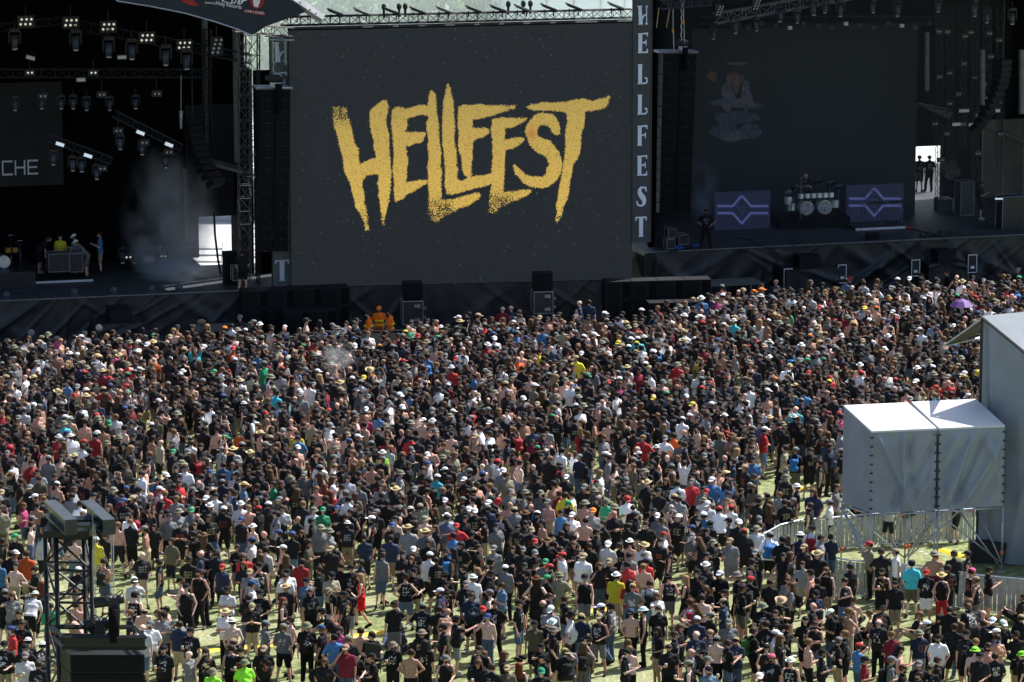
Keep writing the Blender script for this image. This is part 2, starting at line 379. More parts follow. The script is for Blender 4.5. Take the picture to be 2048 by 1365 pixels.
# hanging line array deep on the left stage
def inner_array(fr, x0, y0, t, n, label, curve=1, m='bluegrey'):
    e = empty('line_array', label, 'loudspeaker', (0,0,0), 'inner line arrays'); c = fr.at(x0, y0, t)
    for k in range(n):
        a = .04*k*1.6; c2 = c+Vector((.022*k*k*curve*.55, 0, -.30*k))
        mb = MB(); mb.box((0,0,0), (.75,.5,.27), Matrix.Rotation(fr.ang+.5, 3, 'Z') @ Matrix.Rotation(-a, 3, 'X')); o = mb.build('speaker_cabinet', M[m], e, bevel=.02); o.location = c2
    MB().bar(c+Vector((0,0,.1)), c+Vector((0,0,3)), .03).build('chain', M['dsteel'], e)
inner_array(FL, 385, 243, 4, 10, 'curved dark line array hanging inside the left stage before the columns', m='cab')
# hoist hook and lit ladder of the opening
MB().bar(FL.at(362,150,3.8), FL.at(362,222,3.8), .02).bar(FL.at(362,222,3.8), FL.at(362,258,3.8), .09, 6, .05).build('x', M['steel']).name = 'chain_hoist'
tag(bpy.data.objects['chain_hoist'], 'silver chain hoist with hook hanging in the dark of the left stage', 'hoist')
m = MB(); a = FL.at(370,338,8.0); b2 = FL.at(374,480,8.0); m.truss(a, b2, .12, .25, r=.018, rd=.012)
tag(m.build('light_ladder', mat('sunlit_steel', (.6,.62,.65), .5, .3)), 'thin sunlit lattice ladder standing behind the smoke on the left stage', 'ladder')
# ---------------- fascia banner ----------------
ef = empty('fascia_banner', 'black sponsor fascia with red print hanging over the left stage corner', 'banner', (0,0,0))
TF = -2.2
pts = [(120,-60),(225,-8),(236,2),(300,12),(370,26),(430,43),(475,58),(503,70),(513,66),(530,54),(575,38),(612,24),(596,10),(560,-10),(520,-60)]
gv = [FL.at(x, y, TF) for x, y in pts]; bk = [v+FL.n*.06 for v in gv]; n = len(gv)
MB().add(gv+bk, [tuple(range(n))[::-1], tuple(range(n, 2*n))]+[(i,(i+1)%n,n+(i+1)%n,n+i) for i in range(n)]).build('cloth', M['navycloth'], ef)
m = MB(); m.path([FL.at(x, y+1, TF-.03) for x, y in pts[1:8]], .03); m.build('hem', M['steel'], ef)
def flat(pts, fr, t, name, mm, parent, th=.012):
    a = [fr.at(x, y, t) for x, y in pts]; b = [v-fr.n*th for v in a]; n = len(a)
    return MB().add(a+b, [tuple(range(n)), tuple(range(n,2*n))[::-1]]+[(i,n+i,n+(i+1)%n,(i+1)%n) for i in range(n)]).build(name, M[mm], parent)
flat([(360,-6),(385,-6),(388,3),(399,12),(380,11),(366,5)], FL, TF-.02, 'red_emblem', 'redcloth', ef)
flat([(514+14.5*math.cos(a), 2+15.5*math.sin(a)) for a in [i*math.pi/12 for i in range(24)]], FL, TF-.02, 'red_emblem', 'redcloth', ef)
flat([(507,10),(506,4),(507,-6),(510,-6),(511,1),(514,1),(515,-8),(518,-8),(519,-7),(520,5),(517,10),(516,15),(509,14)], FL, TF-.04, 'hand_emblem', 'white', ef)
for poly in [[(444,-4),(448,-4),(447,2),(452,4),(458,6),(462,6),(464,-4),(466,-4),(465,8),(462,8),(450,5),(443,2)],[(466,6),(468,8),(473,-4),(480,-4),(476,9),(474,9),(477,-2),(475,-2),(470,8)],[(478,-4),(481,-4),(479,9),(477,9)],[(481,2),(493,-2),(494,1),(487,3),(484,8),(480,9),(480,7),(483,6)]]:
    flat(poly, FL, TF-.02, 'lettering', 'white', ef)
flat([(488,19),(530,26),(530,31.5),(488,24.5)], FL, TF-.02, 'lettering_panel', 'redcloth', ef)
def textobj(s, fr, px, py, t, hpx, wpx, mm, parent, slope=0, name='lettering'):
    cu = bpy.data.curves.new('t', 'FONT'); cu.body = s; cu.extrude = .006; cu.offset = .004
    o = bpy.data.objects.new('t', cu); COL.objects.link(o); dg = bpy.context.evaluated_depsgraph_get()
    me = bpy.data.meshes.new_from_object(o.evaluated_get(dg)); bpy.data.objects.remove(o)
    xs = [v.co.x for v in me.vertices]; ys = [v.co.y for v in me.vertices]
    a = fr.at(px, py, t); b = fr.at(px+wpx, py, t); W = (b-a).length; hh = abs((fr.at(px, py-hpx, t)-a).z)
    for v in me.vertices:
        s_ = (v.co.x-min(xs))/(max(xs)-min(xs)); q = (v.co.y)/.7
        v.co = a+fr.u*(s_*W)+Vector((0,0,q*hh-s_*slope*hh))-fr.n*(v.co.z+.01)
    me.materials.clear(); me.materials.append(M[mm]); o = bpy.data.objects.new(name, me); COL.objects.link(o); o.parent = parent; return o
textobj('powered by', FL, 410, 7, TF-.02, 4.5, 22, 'white', ef, .6)
textobj('Holy Records', FL, 433, 10, TF-.02, 8, 50, 'white', ef, 1.2)
textobj('LIVE LOUD!', FL, 490, 24.5, TF-.035, 5, 38, 'white', ef, 1.15)
# white roof beam
e = empty('roof_beam', 'white aluminium roof beam sticking out above the fascia corner', 'beam', (0,0,0))
MB().bar(FL.at(540,-32,-1.7), FL.at(645,38,-1.7), .2, 4).build('beam', mat('beam_paint', (.42,.44,.46), .5), e)
m = MB(); [m.ball(FL.at(x, y, -1.93), .04, 6, 4) for x, y in ((600,6),(620,20),(632,28))]; m.build('bolt', M['black'], e)
trussthing('roof_corner_truss', FL(sL1-2.6,-1.4,ZR-1.9), FL(sL1-.05,-1.0,ZR-2.2), .35, .45, 'small tangled steel truss under the fascia corner beside the screen', 'dsteel')
# wings tower and delay frame left of line array
trussthing('truss_tower', FL.at(489,600,.6), FL.at(489,60,.6), .5, .55, 'slim sunlit truss tower just left of the left line array', 'greysteel', side=FL.n, r=.013, rd=.009)
trussthing('truss_tower', FL.at(503,590,1.3), FL.at(503,70,1.3), .6, .9, 'dark truss tower behind the left line array', 'black', side=FL.n, r=.03, rd=.015)
trussthing('truss_tower', FL.at(415,300,4.6), FL.at(415,60,4.6), .3, .5, 'dark slim truss tower beside the inner hanging array', 'dsteel', side=FL.n)
# ================= BIG SCREEN =================
es = empty('video_screen', 'huge dark video wall between the stages showing a golden festival logo', 'video screen', (0,0,0))
zS0 = HS+.05; SW = FS.L
zS1L = ztop(FS(0,0,0), 62); zS1R = ztop(FS(SW,0,0), 46); zS1 = (zS1L+zS1R)/2
z4 = lambda L: [(650+x/4.137, 150+y/4.137) for x, y in L]
z5 = lambda L: [(920+x/4.1375, 150+y/4.1375) for x, y in L]
POL = [z4([(60,265),(120,258),(180,268),(192,340),(212,400),(228,480),(240,560),(272,610),(280,690),(292,740),(340,715),(380,695),(430,685),(415,640),(400,590),(408,560),(390,500),(375,440),(370,370),(372,310),(390,275),(440,235),(480,212),(505,210),(528,255),(520,320),(505,370),(515,440),(530,490),(530,600),(540,700),(545,800),(545,880),(540,980),(525,1060),(510,1110),(500,1170),(490,1240),(470,1240),(462,1120),(455,1040),(440,1000),(450,960),(432,900),(445,860),(440,822),(400,818),(350,835),(310,870),(310,930),(325,980),(325,1060),(345,1100),(355,1170),(355,1230),(365,1285),(335,1285),(310,1200),(290,1150),(255,1100),(245,1040),(225,980),(210,900),(160,800),(150,700),(130,620),(110,540),(95,480),(75,430),(62,350)]),
 z4([(550,300),(590,262),(640,265),(665,278),(730,265),(790,248),(850,255),(860,180),(870,140),(890,135),(910,150),(918,210),(925,320),(940,420),(945,540),(962,660),(955,740),(968,800),(960,900),(970,1035),(1060,1028),(1160,1000),(1240,978),(1277,978),(1290,1000),(1270,1030),(1200,1075),(1117,1105),(1080,1130),(1000,1165),(940,1220),(880,1210),(855,1190),(855,1100),(860,1000),(855,880),(850,760),(860,680),(850,600),(858,540),(845,470),(840,400),(862,345),(830,335),(790,330),(740,350),(700,355),(680,380),(682,430),(665,470),(700,475),(770,475),(830,478),(838,490),(815,540),(790,565),(740,570),(690,592),(665,590),(672,620),(685,690),(680,760),(672,890),(720,885),(780,870),(830,868),(850,880),(840,900),(790,930),(720,970),(665,1000),(650,1025),(580,1050),(570,950),(578,910),(560,800),(570,640),(560,500),(548,400)]),
 z4([(1015,65),(1035,100),(1045,140),(1050,190),(1062,220),(1068,340),(1072,460),(1068,540),(1085,640),(1090,740),(1100,790),(1088,850),(1100,870),(1145,878),(1177,852),(1247,840),(1317,830),(1385,812),(1385,903),(1350,915),(1317,925),(1240,940),(1180,955),(1120,975),(1040,998),(1005,985),(990,900),(995,800),(990,740),(985,640),(972,560),(970,440),(975,340),(980,210),(992,180),(1000,120)]),
 z4([(1105,270),(1140,250),(1200,252),(1280,242),(1340,252),(1400,255),(1470,250),(1580,255),(1575,275),(1520,295),(1450,318),(1350,345),(1290,362),(1222,370),(1218,440),(1280,440),(1330,440),(1360,455),(1350,490),(1310,515),(1260,530),(1225,555),(1220,600),(1220,690),(1210,760),(1212,830),(1190,850),(1150,825),(1137,780),(1130,680),(1115,640),(1100,580),(1110,500),(1100,440),(1105,390),(1098,330)]),
 z5([(265,370),(300,360),(320,370),(340,352),(390,358),(480,360),(552,360),(550,378),(500,405),(440,435),(372,438),(372,500),(370,540),(430,525),(500,518),(535,525),(530,545),(500,575),(440,610),(375,622),(372,700),(365,800),(365,900),(362,970),(430,965),(520,952),(592,952),(585,975),(540,1005),(470,1035),(400,1065),(320,1110),(290,1150),(240,1140),(238,1060),(250,950),(262,860),(262,800),(270,700),(272,600),(265,570),(270,520),(255,480),(262,420)]),
 z5([(828,490),(790,498),(765,480),(750,440),(720,418),(690,412),(650,425),(636,460),(645,505),(680,525),(740,545),(780,590),(820,640),(840,690),(845,750),(835,810),(810,860),(770,900),(720,930),(680,938),(590,930),(530,900),(490,850),(455,820),(440,750),(455,742),(500,790),(540,825),(600,842),(680,845),(710,825),(715,780),(735,740),(720,690),(690,665),(640,645),(600,610),(570,570),(560,530),(535,470),(550,420),(580,380),(610,345),(650,318),(700,315),(770,330),(800,360),(820,410)]),
 z5([(548,268),(590,245),(650,240),(690,228),(780,232),(880,225),(930,208),(1040,200),(1090,215),(1160,195),(1210,190),(1232,175),(1240,205),(1225,235),(1210,272),(1150,290),(1080,298),(1035,300),(1028,380),(1025,430),(1000,500),(1002,560),(990,650),(970,700),(935,745),(925,820),(910,880),(905,960),(885,1030),(855,1090),(850,1150),(820,1210),(800,1230),(785,1210),(800,1130),(800,1060),(820,950),(835,880),(845,800),(865,690),(875,600),(870,500),(880,420),(888,330),(880,315),(830,300),(750,295),(650,295),(590,290)])]
FADE = [(z4([(120,320)])[0], 28, .62), (z4([(920,1160)])[0], 36, .58), (z4([(1010,1110)])[0], 26, .35), (z4([(330,1180)])[0], 24, .45), (z4([(480,1200)])[0], 12, .35), (z5([(280,1080)])[0], 30, .55), (z5([(400,1040)])[0], 30, .42),
        (z5([(815,1180)])[0], 22, .45), (z5([(1190,235)])[0], 26, .28), (z5([(380,275)])[0], 14, .3), (z4([(640,310)])[0], 30, .22), (z4([(450,300)])[0], 26, .15)]
def screen():
    NX, NZ = 452, 338
    sx = np.linspace(0, SW, NX+1); hz = np.linspace(0, 1, NZ+1); SX, HZ = np.meshgrid(sx, hz)
    Z = zS0+(zS1L+(zS1R-zS1L)*SX/SW-zS0)*HZ
    X = FS.o.x+FS.u.x*SX; Y = FS.o.y+FS.u.y*SX
    d = Y*cp+(H-Z)*sp; vv = (H-Z)*cp-Y*sp; PX = CX+F*X/d; PY = CY+F*vv/d      # the picture the wall shows, laid out on its own surface
    sdf = np.full(PX.shape, 1e3)
    jx = RNG.normal(0, 1, PX.shape)*0
    for pl in POL:
        pl = np.array(pl); x0, y0 = pl.min(0)-20; x1, y1 = pl.max(0)+20
        mk = (PX > x0) & (PX < x1) & (PY > y0) & (PY < y1); px, py = PX[mk], PY[mk]
        dist = np.full(px.shape, 1e3); ins = np.zeros(px.shape, bool); n = len(pl)
        for i in range(n):
            a = pl[i]; b = pl[(i+1)%n]; ab = b-a; t = np.clip(((px-a[0])*ab[0]+(py-a[1])*ab[1])/(ab@ab+1e-9), 0, 1)
            dist = np.minimum(dist, np.hypot(px-a[0]-t*ab[0], py-a[1]-t*ab[1]))
            c = ((a[1] > py) != (b[1] > py)); ins ^= c & (px < (b[0]-a[0])*(py-a[1])/(b[1]-a[1]+1e-12)+a[0])
        sdf[mk] = np.minimum(sdf[mk], np.where(ins, -dist, dist))
    paint = np.clip(.5-sdf/5.5, 0, 1)
    for (fx, fy), r_, a in FADE:
        g_ = np.exp(-((PX-fx)**2+(PY-fy)**2)/r_**2)*a
        soft = np.clip(.5-sdf/(3+14*g_), 0, 1); paint = np.minimum(np.maximum(paint, soft*.6*(g_ > .1)), 1); paint = paint-g_*(1.05)*(paint > 0)*np.clip(paint, 0, 1)
    grad = np.clip((PY-180)/280, 0, 1)
    redp = np.exp(-(((PX-1063)/9)**2+((PY-268)/13)**2))
    verts = np.stack([X, Y, Z], -1).reshape(-1, 3)
    idx = np.arange((NX+1)*(NZ+1)).reshape(NZ+1, NX+1)
    faces = np.stack([idx[:-1,:-1], idx[:-1,1:], idx[1:,1:], idx[1:,:-1]], -1).reshape(-1, 4)
    me = bpy.data.meshes.new('display_panel'); me.vertices.add(len(verts)); me.vertices.foreach_set('co', verts.ravel())
    me.loops.add(faces.size); me.loops.foreach_set('vertex_index', faces.ravel()); me.polygons.add(len(faces))
    me.polygons.foreach_set('loop_start', np.arange(len(faces))*4); me.update(); me.validate()
    for nm, arr in (('paint', paint), ('grad', grad), ('redp', redp)):
        a = me.attributes.new(nm, 'FLOAT', 'POINT'); a.data.foreach_set('value', arr.ravel().astype(np.float32))
    m = bpy.data.materials.new('video_wall_picture'); m.use_nodes = True; t = m.node_tree; b = t.nodes['Principled BSDF']; L = t.links.new
    def at(n): q = t.nodes.new('ShaderNodeAttribute'); q.attribute_name = n; return q.outputs['Fac']
    def math_(op, a, b_=None, c=None):
        q = t.nodes.new('ShaderNodeMath'); q.operation = op
        for i, v in enumerate((a, b_, c)):
            if v is None: continue
            if isinstance(v, (int, float)): q.inputs[i].default_value = v
            else: L(v, q.inputs[i])
        return q.outputs[0]
    tc = t.nodes.new('ShaderNodeTexCoord')
    def noise(s, d=2): q = t.nodes.new('ShaderNodeTexNoise'); q.inputs['Scale'].default_value = s; q.inputs['Detail'].default_value = d; L(tc.outputs['Object'], q.inputs['Vector']); return q.outputs['Fac']
    sp_ = math_('MULTIPLY_ADD', math_('SUBTRACT', noise(19, 2), .5), 1.9, .5)
    lo = math_('MULTIPLY_ADD', math_('SUBTRACT', noise(2.2, 3), .5), .5, 0)
    k = t.nodes.new('ShaderNodeClamp'); L(math_('MULTIPLY_ADD', math_('SUBTRACT', math_('ADD', at('paint'), lo), math_('MULTIPLY', sp_, .93)), 3.2, .5), k.inputs[0]); k = k.outputs[0]
    k = math_('MULTIPLY', k, math_('GREATER_THAN', at('paint'), .04))
    def mix(f, a, b_):
        q = t.nodes.new('ShaderNodeMix'); q.data_type = 'RGBA'; L(f, q.inputs['Factor']) if not isinstance(f, float) else None
        for nm, v in (('A', a), ('B', b_)):
            if isinstance(v, tuple): q.inputs[nm].default_value = v
            else: L(v, q.inputs[nm])
        return q.outputs['Result']
    gold = mix(at('grad'), srgb(186,162,88), srgb(236,196,96))
    gold = mix(math_('MULTIPLY', at('redp'), .6), gold, srgb(190,90,40))
    gold = mix(math_('MULTIPLY', math_('LESS_THAN', noise(16, 2), .45), .5), gold, srgb(150,125,60))
    vor = t.nodes.new('ShaderNodeTexVoronoi'); vor.inputs['Scale'].default_value = 3.6; L(tc.outputs['Object'], vor.inputs['Vector'])
    dust = math_('MULTIPLY', math_('LESS_THAN', vor.outputs['Distance'], .10), math_('GREATER_THAN', noise(.9, 2), .50))
    dark = mix(noise(7, 5), srgb(29,33,37), srgb(43,48,52))
    dark = mix(math_('MULTIPLY', dust, .38), dark, srgb(130,138,142))
    dark = mix(math_('MULTIPLY', noise(.35, 3), .35), dark, srgb(30,34,40)); bk_ = t.nodes.new('ShaderNodeTexBrick'); bk_.offset = 0; bk_.inputs['Scale'].default_value = 1; bk_.inputs['Brick Width'].default_value = .5; bk_.inputs['Row Height'].default_value = .5; bk_.inputs['Mortar Size'].default_value = .012; bk_.inputs['Color1'].default_value = (0,0,0,1); bk_.inputs['Color2'].default_value = (.35,.35,.35,1); bk_.inputs['Mortar'].default_value = (1,1,1,1)
    mp = t.nodes.new('ShaderNodeMapping'); mp.inputs['Rotation'].default_value = (math.pi/2,0,0); L(tc.outputs['Object'], mp.inputs['Vector']); L(mp.outputs[0], bk_.inputs['Vector']); dark = mix(math_('MULTIPLY', bk_.outputs['Color'], .22), dark, srgb(24,28,33))
    col = mix(k, dark, gold)
    b.inputs['Base Color'].default_value = (.010, .012, .014, 1); b.inputs['Roughness'].default_value = .8; b.inputs['Specular IOR Level'].default_value = .2
    L(col, b.inputs['Emission Color']); b.inputs['Emission Strength'].default_value = .49
    me.materials.append(m); o = bpy.data.objects.new('display_panel', me); COL.objects.link(o); o.parent = es
screen()
m = MB(); FS.box(m, 0, SW, .02, .35, zS0, min(zS1L, zS1R)); m.build('cabinet_frame', M['black'], es)
m = MB(); m.bar(FS(-.05,.1,zS1L+.06), FS(SW+.05,.1,zS1R+.06), .09); m.build('top_frame', M['black'], es)
eS = empty('screen_platform', 'black skirted platform under the big screen', 'stage', (0,0,0))
m = MB(); FS.box(m, -.1, SW+.1, 0.03, 4, .01, HS); m.build('base', M['blackcloth'], eS)
drape(FS, -.1, SW+.1, .02, HS+.04, -.04, 11).build('skirt', M['skirt'], eS, smooth=True)
m = MB(); FS.box(m, .3, SW-.1, 3.6, 3.8, HS, zS1-.4); tag(m.build('scrim_wall', M['interior']), 'black scrim wall standing right behind the big screen', 'wall')
# truss and floodlights on top of the screen
zt = zS1+.25
mb = MB(); mb.truss(FS(-.3,.45,zS1L+.36), FS(SW,.45,zS1R+.36), .36, .42, r=.03, rd=.014); tag(mb.build('screen_truss', M['black']), 'long lattice truss running along the top of the big screen', 'truss')
words = ['first','second','third','fourth','fifth','sixth','seventh','eighth','ninth','tenth','eleventh','twelfth','thirteenth']
fl = None
for k, px in enumerate([592,632,676,728,787,838,890,948,997,1045,1098,1148,1232]):
    s_ = (px-583)/(1264-583)*SW; zz = zS1L+(zS1R-zS1L)*s_/SW+.72
    e = empty('floodlight', f'tilted floodlight on the screen truss, {words[k]} from the left', 'floodlight', FS(s_,.4,zz), 'floodlights along the screen truss', FS.ang)
    MB().box((0,0,0), (.72,.5,.07), Matrix.Rotation(.38, 3, 'Y')).build('housing', M['greysteel' if k%3==0 else 'black'], e)
    MB().box((0,0,-.06), (.6,.4,.05), Matrix.Rotation(.38, 3, 'Y')).build('lamp_face', M['black'], e)
    MB().bar((-.2,0,-.1), (-.2,.05,-.35), .025).bar((.2,0,-.2), (.2,.05,-.4), .025).build('bracket', M['dsteel'], e)
for k, px in enumerate([772,802,814,1018,1048,1062]):
    s_ = (px-583)/(1264-583)*SW; zz = zS1L+(zS1R-zS1L)*s_/SW+.62
    o = MB().ball((0,0,.25), .11, 8, 6, (1,1,1.4)).bar((0,0,-.2),(0,0,.2),.05).build('truss_beacon', M['black']); o.location = FS(s_,.5,zz)
    tag(o, f'small black spotlight head, {words[k]} from the left on the screen truss', 'spotlight', 'small heads on the screen truss')
# ---------------- vertical banners ----------------
ST = [(0.1,0),(.55,0),(.5,.06),(.5,.94),(.55,1),(.1,1),(.17,.94),(.17,.06)]
LH = [[(.05,.03),(.5,.03),(.42,.1),(.55,.97),(.12,.97),(.2,.9),(.15,.12)], [(.45,.62),(.6,.5),(.85,.42),(.85,.49),(.65,.57),(.5,.78)], [(.76,.05),(.97,.03),(.97,.1),(.9,.1),(.92,.9),(1,.93),(1,.97),(.75,.97),(.75,.93),(.84,.9),(.83,.1)]]
LE = [ST, [(.4,0),(1,-.03),(1,.17),(.92,.17),(.9,.06),(.4,.07)], [(.45,.45),(.8,.41),(.8,.34),(.88,.34),(.88,.62),(.8,.62),(.8,.5),(.45,.53)], [(.4,.93),(.88,.92),(.93,.78),(1,.78),(1,1),(.4,1)]]
LL = [ST, [(.4,.92),(.8,.92),(.9,.84),(.86,.74),(.74,.73),(.76,.65),(.95,.67),(1.02,.85),(.92,.97),(.7,1),(.4,1)]]
LF = [ST, [(.4,0),(1,-.03),(1,.17),(.92,.17),(.9,.06),(.4,.07)], [(.45,.45),(.8,.41),(.8,.34),(.88,.34),(.88,.62),(.8,.62),(.8,.5),(.45,.53)]]
LS = [[(.95,.02),(.98,.25),(.9,.25),(.8,.1),(.6,.08),(.5,.16),(.55,.28),(.85,.48),(.95,.68),(.85,.9),(.55,1),(.25,.97),(.1,.88),(.08,.7),(.2,.72),(.25,.85),(.45,.93),(.6,.85),(.58,.72),(.3,.5),(.18,.32),(.22,.12),(.45,0),(.7,.0)]]
LT = [[(0,.02),(.05,0),(.95,0),(1,.02),(1,.2),(.93,.2),(.88,.07),(.12,.07),(.07,.2),(0,.2)], [(.32,.05),(.68,.05),(.66,.93),(.75,1),(.25,1),(.34,.93)]]
WORD = [LH, LE, LL, LL, LF, LE, LS, LT]
def vbanner(fr, x0, x1, ytop, ybot, t, label, lx0, lx1, ly, lh, m):
    e = empty('vertical_banner', label, 'banner', (0,0,0), 'tall banners with vertical lettering')
    s0, z1 = st_at(fr, x0, ytop, t); s1, _ = st_at(fr, x1, ytop, t); z0 = st_at(fr, x0, ybot, t)[1]
    mb = MB(); fr.box(mb, s0, s1, t, t+.05, z0, z1); mb.build('cloth', m, e)
    mb = MB(); mb.bar(fr(s0,t,z0), fr(s0,t,z1), .03).bar(fr(s1,t,z0), fr(s1,t,z1), .03).build('frame', M['dsteel'], e)
    a, za = st_at(fr, lx0, ly[0], t); b_, _ = st_at(fr, lx1, ly[0], t)
    mbl = []
    for k, shp in enumerate(WORD):
        zt_ = st_at(fr, lx0, ly[k], t)[1]; zb_ = st_at(fr, lx0, ly[k]+lh, t)[1]
        letters(e, fr, t-.01, a, zt_, b_-a, zt_-zb_, [shp], M['lettering'], 'letter')
FB = Frame(P(1264, 561, HS), P(1304, 559.5, HS))
vbanner(FB, 1266, 1304, -40, 486, -.05, 'tall grey banner with pale vertical festival lettering right of the screen', 1273, 1296, [11,67,129,190,252,312,374,434], 40, M['bannercloth'])
FBL = Frame(P(536, 581, HS), P(579, 579, HS))
bg_ = mat('backlit_banner', (.13,.16,.15), .8, var=.1)  # opaque cloth; light from behind is painted in as a paler green
vbanner(FBL, 539, 579, 72, 573, .9, 'tall banner with vertical lettering behind the left line array', 545, 573, [84,146,208,271,333,395,460,521], 42, bg_)
# ---------------- line arrays ----------------
def line_array(fr, x0t, x1t, x0b, x1b, y0, y1, t, n, label, split=True):
    e = empty('line_array', label, 'loudspeaker', (0,0,0), 'main line arrays')
    for k in range(n):
        f0 = k/n; f1 = (k+1)/n; ya = y0+(y1-y0)*f0; yb = y0+(y1-y0)*f1-1.2
        xa = x0t+(x0b-x0t)*f0; xb = x1t+(x1b-x1t)*f0
        c0 = fr.at(xa, ya, t); c1 = fr.at(xb, ya, t); c2 = fr.at(xa, yb, t); back = fr.n*(.7-.25*f0)
        up = Vector((0,0,c0.z-c2.z)); tilt = -fr.n*(.02+.05*f0)
        mb = MB(); mid = (c0+c1)/2
        for p, q in ((c0, mid-fr.u*.02), (mid+fr.u*.02, c1)):
            mb.hexa([p-up, q-up, q-up+back, p-up+back], [p+tilt, q+tilt, q+back, p+back])
        o = mb.build('speaker_cabinet', M['cab'], e)
        mb = MB()
        for p, q in ((c0, mid-fr.u*.02), (mid+fr.u*.02, c1)):
            a = p+(q-p)*.06; b_ = p+(q-p)*.94; z1 = -up*.12; z0 = -up*.86; off = -fr.n*.03
            A, B, C, D = a+z0+off, b_+z0+off, b_+z1+off+tilt*.9, a+z1+off+tilt*.9
            mb.hexa([A, B, B+fr.n*.02, A+fr.n*.02], [D, C, C+fr.n*.02, D+fr.n*.02])
        mb.build('grille', M['grille'], o)
        mb = MB()
        for s__ in (.25, .75): mb.box(c0+(c1-c0)*s__-up*.93-fr.n*.05, (.05,.03,.03))
        mb.build('badge', M['greysteel'], o)
    a = fr.at(x0t-8, y0-3, t); b_ = fr.at(x1t+3, y0-3, t)
    MB().bar(a, b_, .06).bar(a+fr.n*.7, b_+fr.n*.7, .06).bar(a, a+fr.n*.7, .05).bar(b_, b_+fr.n*.7, .05).build('rigging_frame', M['steel'], e)
    return e
line_array(FL, 521, 581, 513, 575, 180, 505, -.4, 14, 'tall black line array hanging between the left stage and the screen')
line_array(FR, 1326, 1393, 1318, 1380, 108, 428, .5, 15, 'tall dim line array hanging between the banner and the right stage')
def hoist(c, label, ztop_=2.0, s=1):
    e = empty('motor_hoist', label, 'hoist', c, 'chain hoists above the arrays')
    MB().bar((-.32*s,0,.32*s), (.30*s,.05,.30*s), .17*s, 10).bar((-.45*s,0,.32*s), (-.32*s,0,.32*s), .12*s, 8).build('motor', M['black'], e, False)
    MB().box((0,0,.05*s), (.5*s,.3*s,.2*s)).build('bracket', M['steel'], e)
    MB().bar((.12*s,-.18*s,.1*s), (.12*s,-.2*s,-1.15*s), .16*s, 9, .13*s).build('chain_bag', M['blackcloth'], e, False)
    m_ = MB(); [m_.bar((-.1*s+.03*math.sin(i*2),-.05,.45*s+.12*i), (-.1*s+.03*math.sin(i*2+2),-.05,.45*s+.12*(i+1)), .02) for i in range(int(ztop_/.12))]
    m_.path([(.3*math.cos(i*.5)*s, -.1*math.sin(i*.9), .3*s+.22*math.sin(i*.5)*s) for i in range(13)], .02); m_.build('chain', M['steel'], e)
    return e
hoist(FL.at(552, 172, -.4), 'chain motor with black chain bag on top of the left line array', 1.6)
hoist(FR.at(1366, 98, .5), 'dark chain motor hanging over the right line array', 3, .8)
m = MB(); m.bar(FL.at(536,80,-.3), FL.at(588,81,-.3), .05, 6).bar(FL.at(530,72,-.3), FL.at(585,80,.3), .04).bar(FL.at(545,80,-.3), FL.at(545,120,-.3), .03).bar(FL.at(571,80,-.3), FL.at(571,130,-.3), .03)
tag(m.build('rigging_bar', M['alu']), 'silver scaffold bar sticking out above the left line array', 'scaffold bar')
# orange tagged slings beside the right array
for k, (x0, x1, yy) in enumerate([(1318,1313,56),(1340,1333,56)]):
    tag(MB().bar(FR.at(x0,16,.6), FR.at(x1,yy,.6), .022).build('steel_sling', mat('brass_sling', (.35,.26,.15), .5, .4)), ['left','right'][k]+' one of two slanting brass coloured slings beside the tall banner', 'sling', 'slings above the right array')
for k, (x, y) in enumerate([(1346,62),(1367,44)]):
    e = empty('chain_shackle', ['lower','upper'][k]+' orange shackle on the chains above the right array', 'shackle', FR.at(x, y, .4))
    MB().box((0,0,0), (.10,.06,.16)).build('body', mat('orange_shackle', (.6,.25,.03), .5), e); MB().bar((0,0,0), (0,0,1.0), .015).bar((.02,0,0), (.05,0,-1.0), .015).build('chain', M['steel'], e)
# ---------------- subwoofers, cases, pit speakers ----------------
def sub(fr, s, t, z, w=1.15, h=.78, d=.9, label=''):
    e = empty('subwoofer', label, 'loudspeaker', fr(s,t,z), 'black subwoofers stacked before the stages', fr.ang)
    MB().box((w/2,d/2,h/2), (w,d,h)).build('cabinet', M['cab'], e, bevel=.015)
    MB().box((w*.30,-.012,h*.5), (w*.46,.02,h*.86)).build('grille', M['grille'], e)
    MB().box((w*.80,-.008,h*.5), (w*.28,.012,h*.86)).build('port', M['blackcloth'], e)
    return e
def subs(fr, x0, ytop, t, cols, rows, tag_):
    s0 = fr.st(fr.at(x0, ytop, t))[0]
    for i in range(cols):
        for j in range(rows):
            sub(fr, s0+i*1.17, t, .02+j*.79, label=f"subwoofer {tag_}, {words[i]} column from left, {['bottom','middle','top'][j]} level")
subs(FL, 486, 605, -1.15, 4, 3, 'in the wide stack left of the screen'); subs(FL, 568, 615, -2.2, 2, 2, 'in the front stack left of the screen')
subs(FS, 1211, 556, -1.25, 4, 3, 'in the stack right of the screen'); subs(FS, 1298, 566, -2.3, 2, 2, 'in the front stack right of the screen')
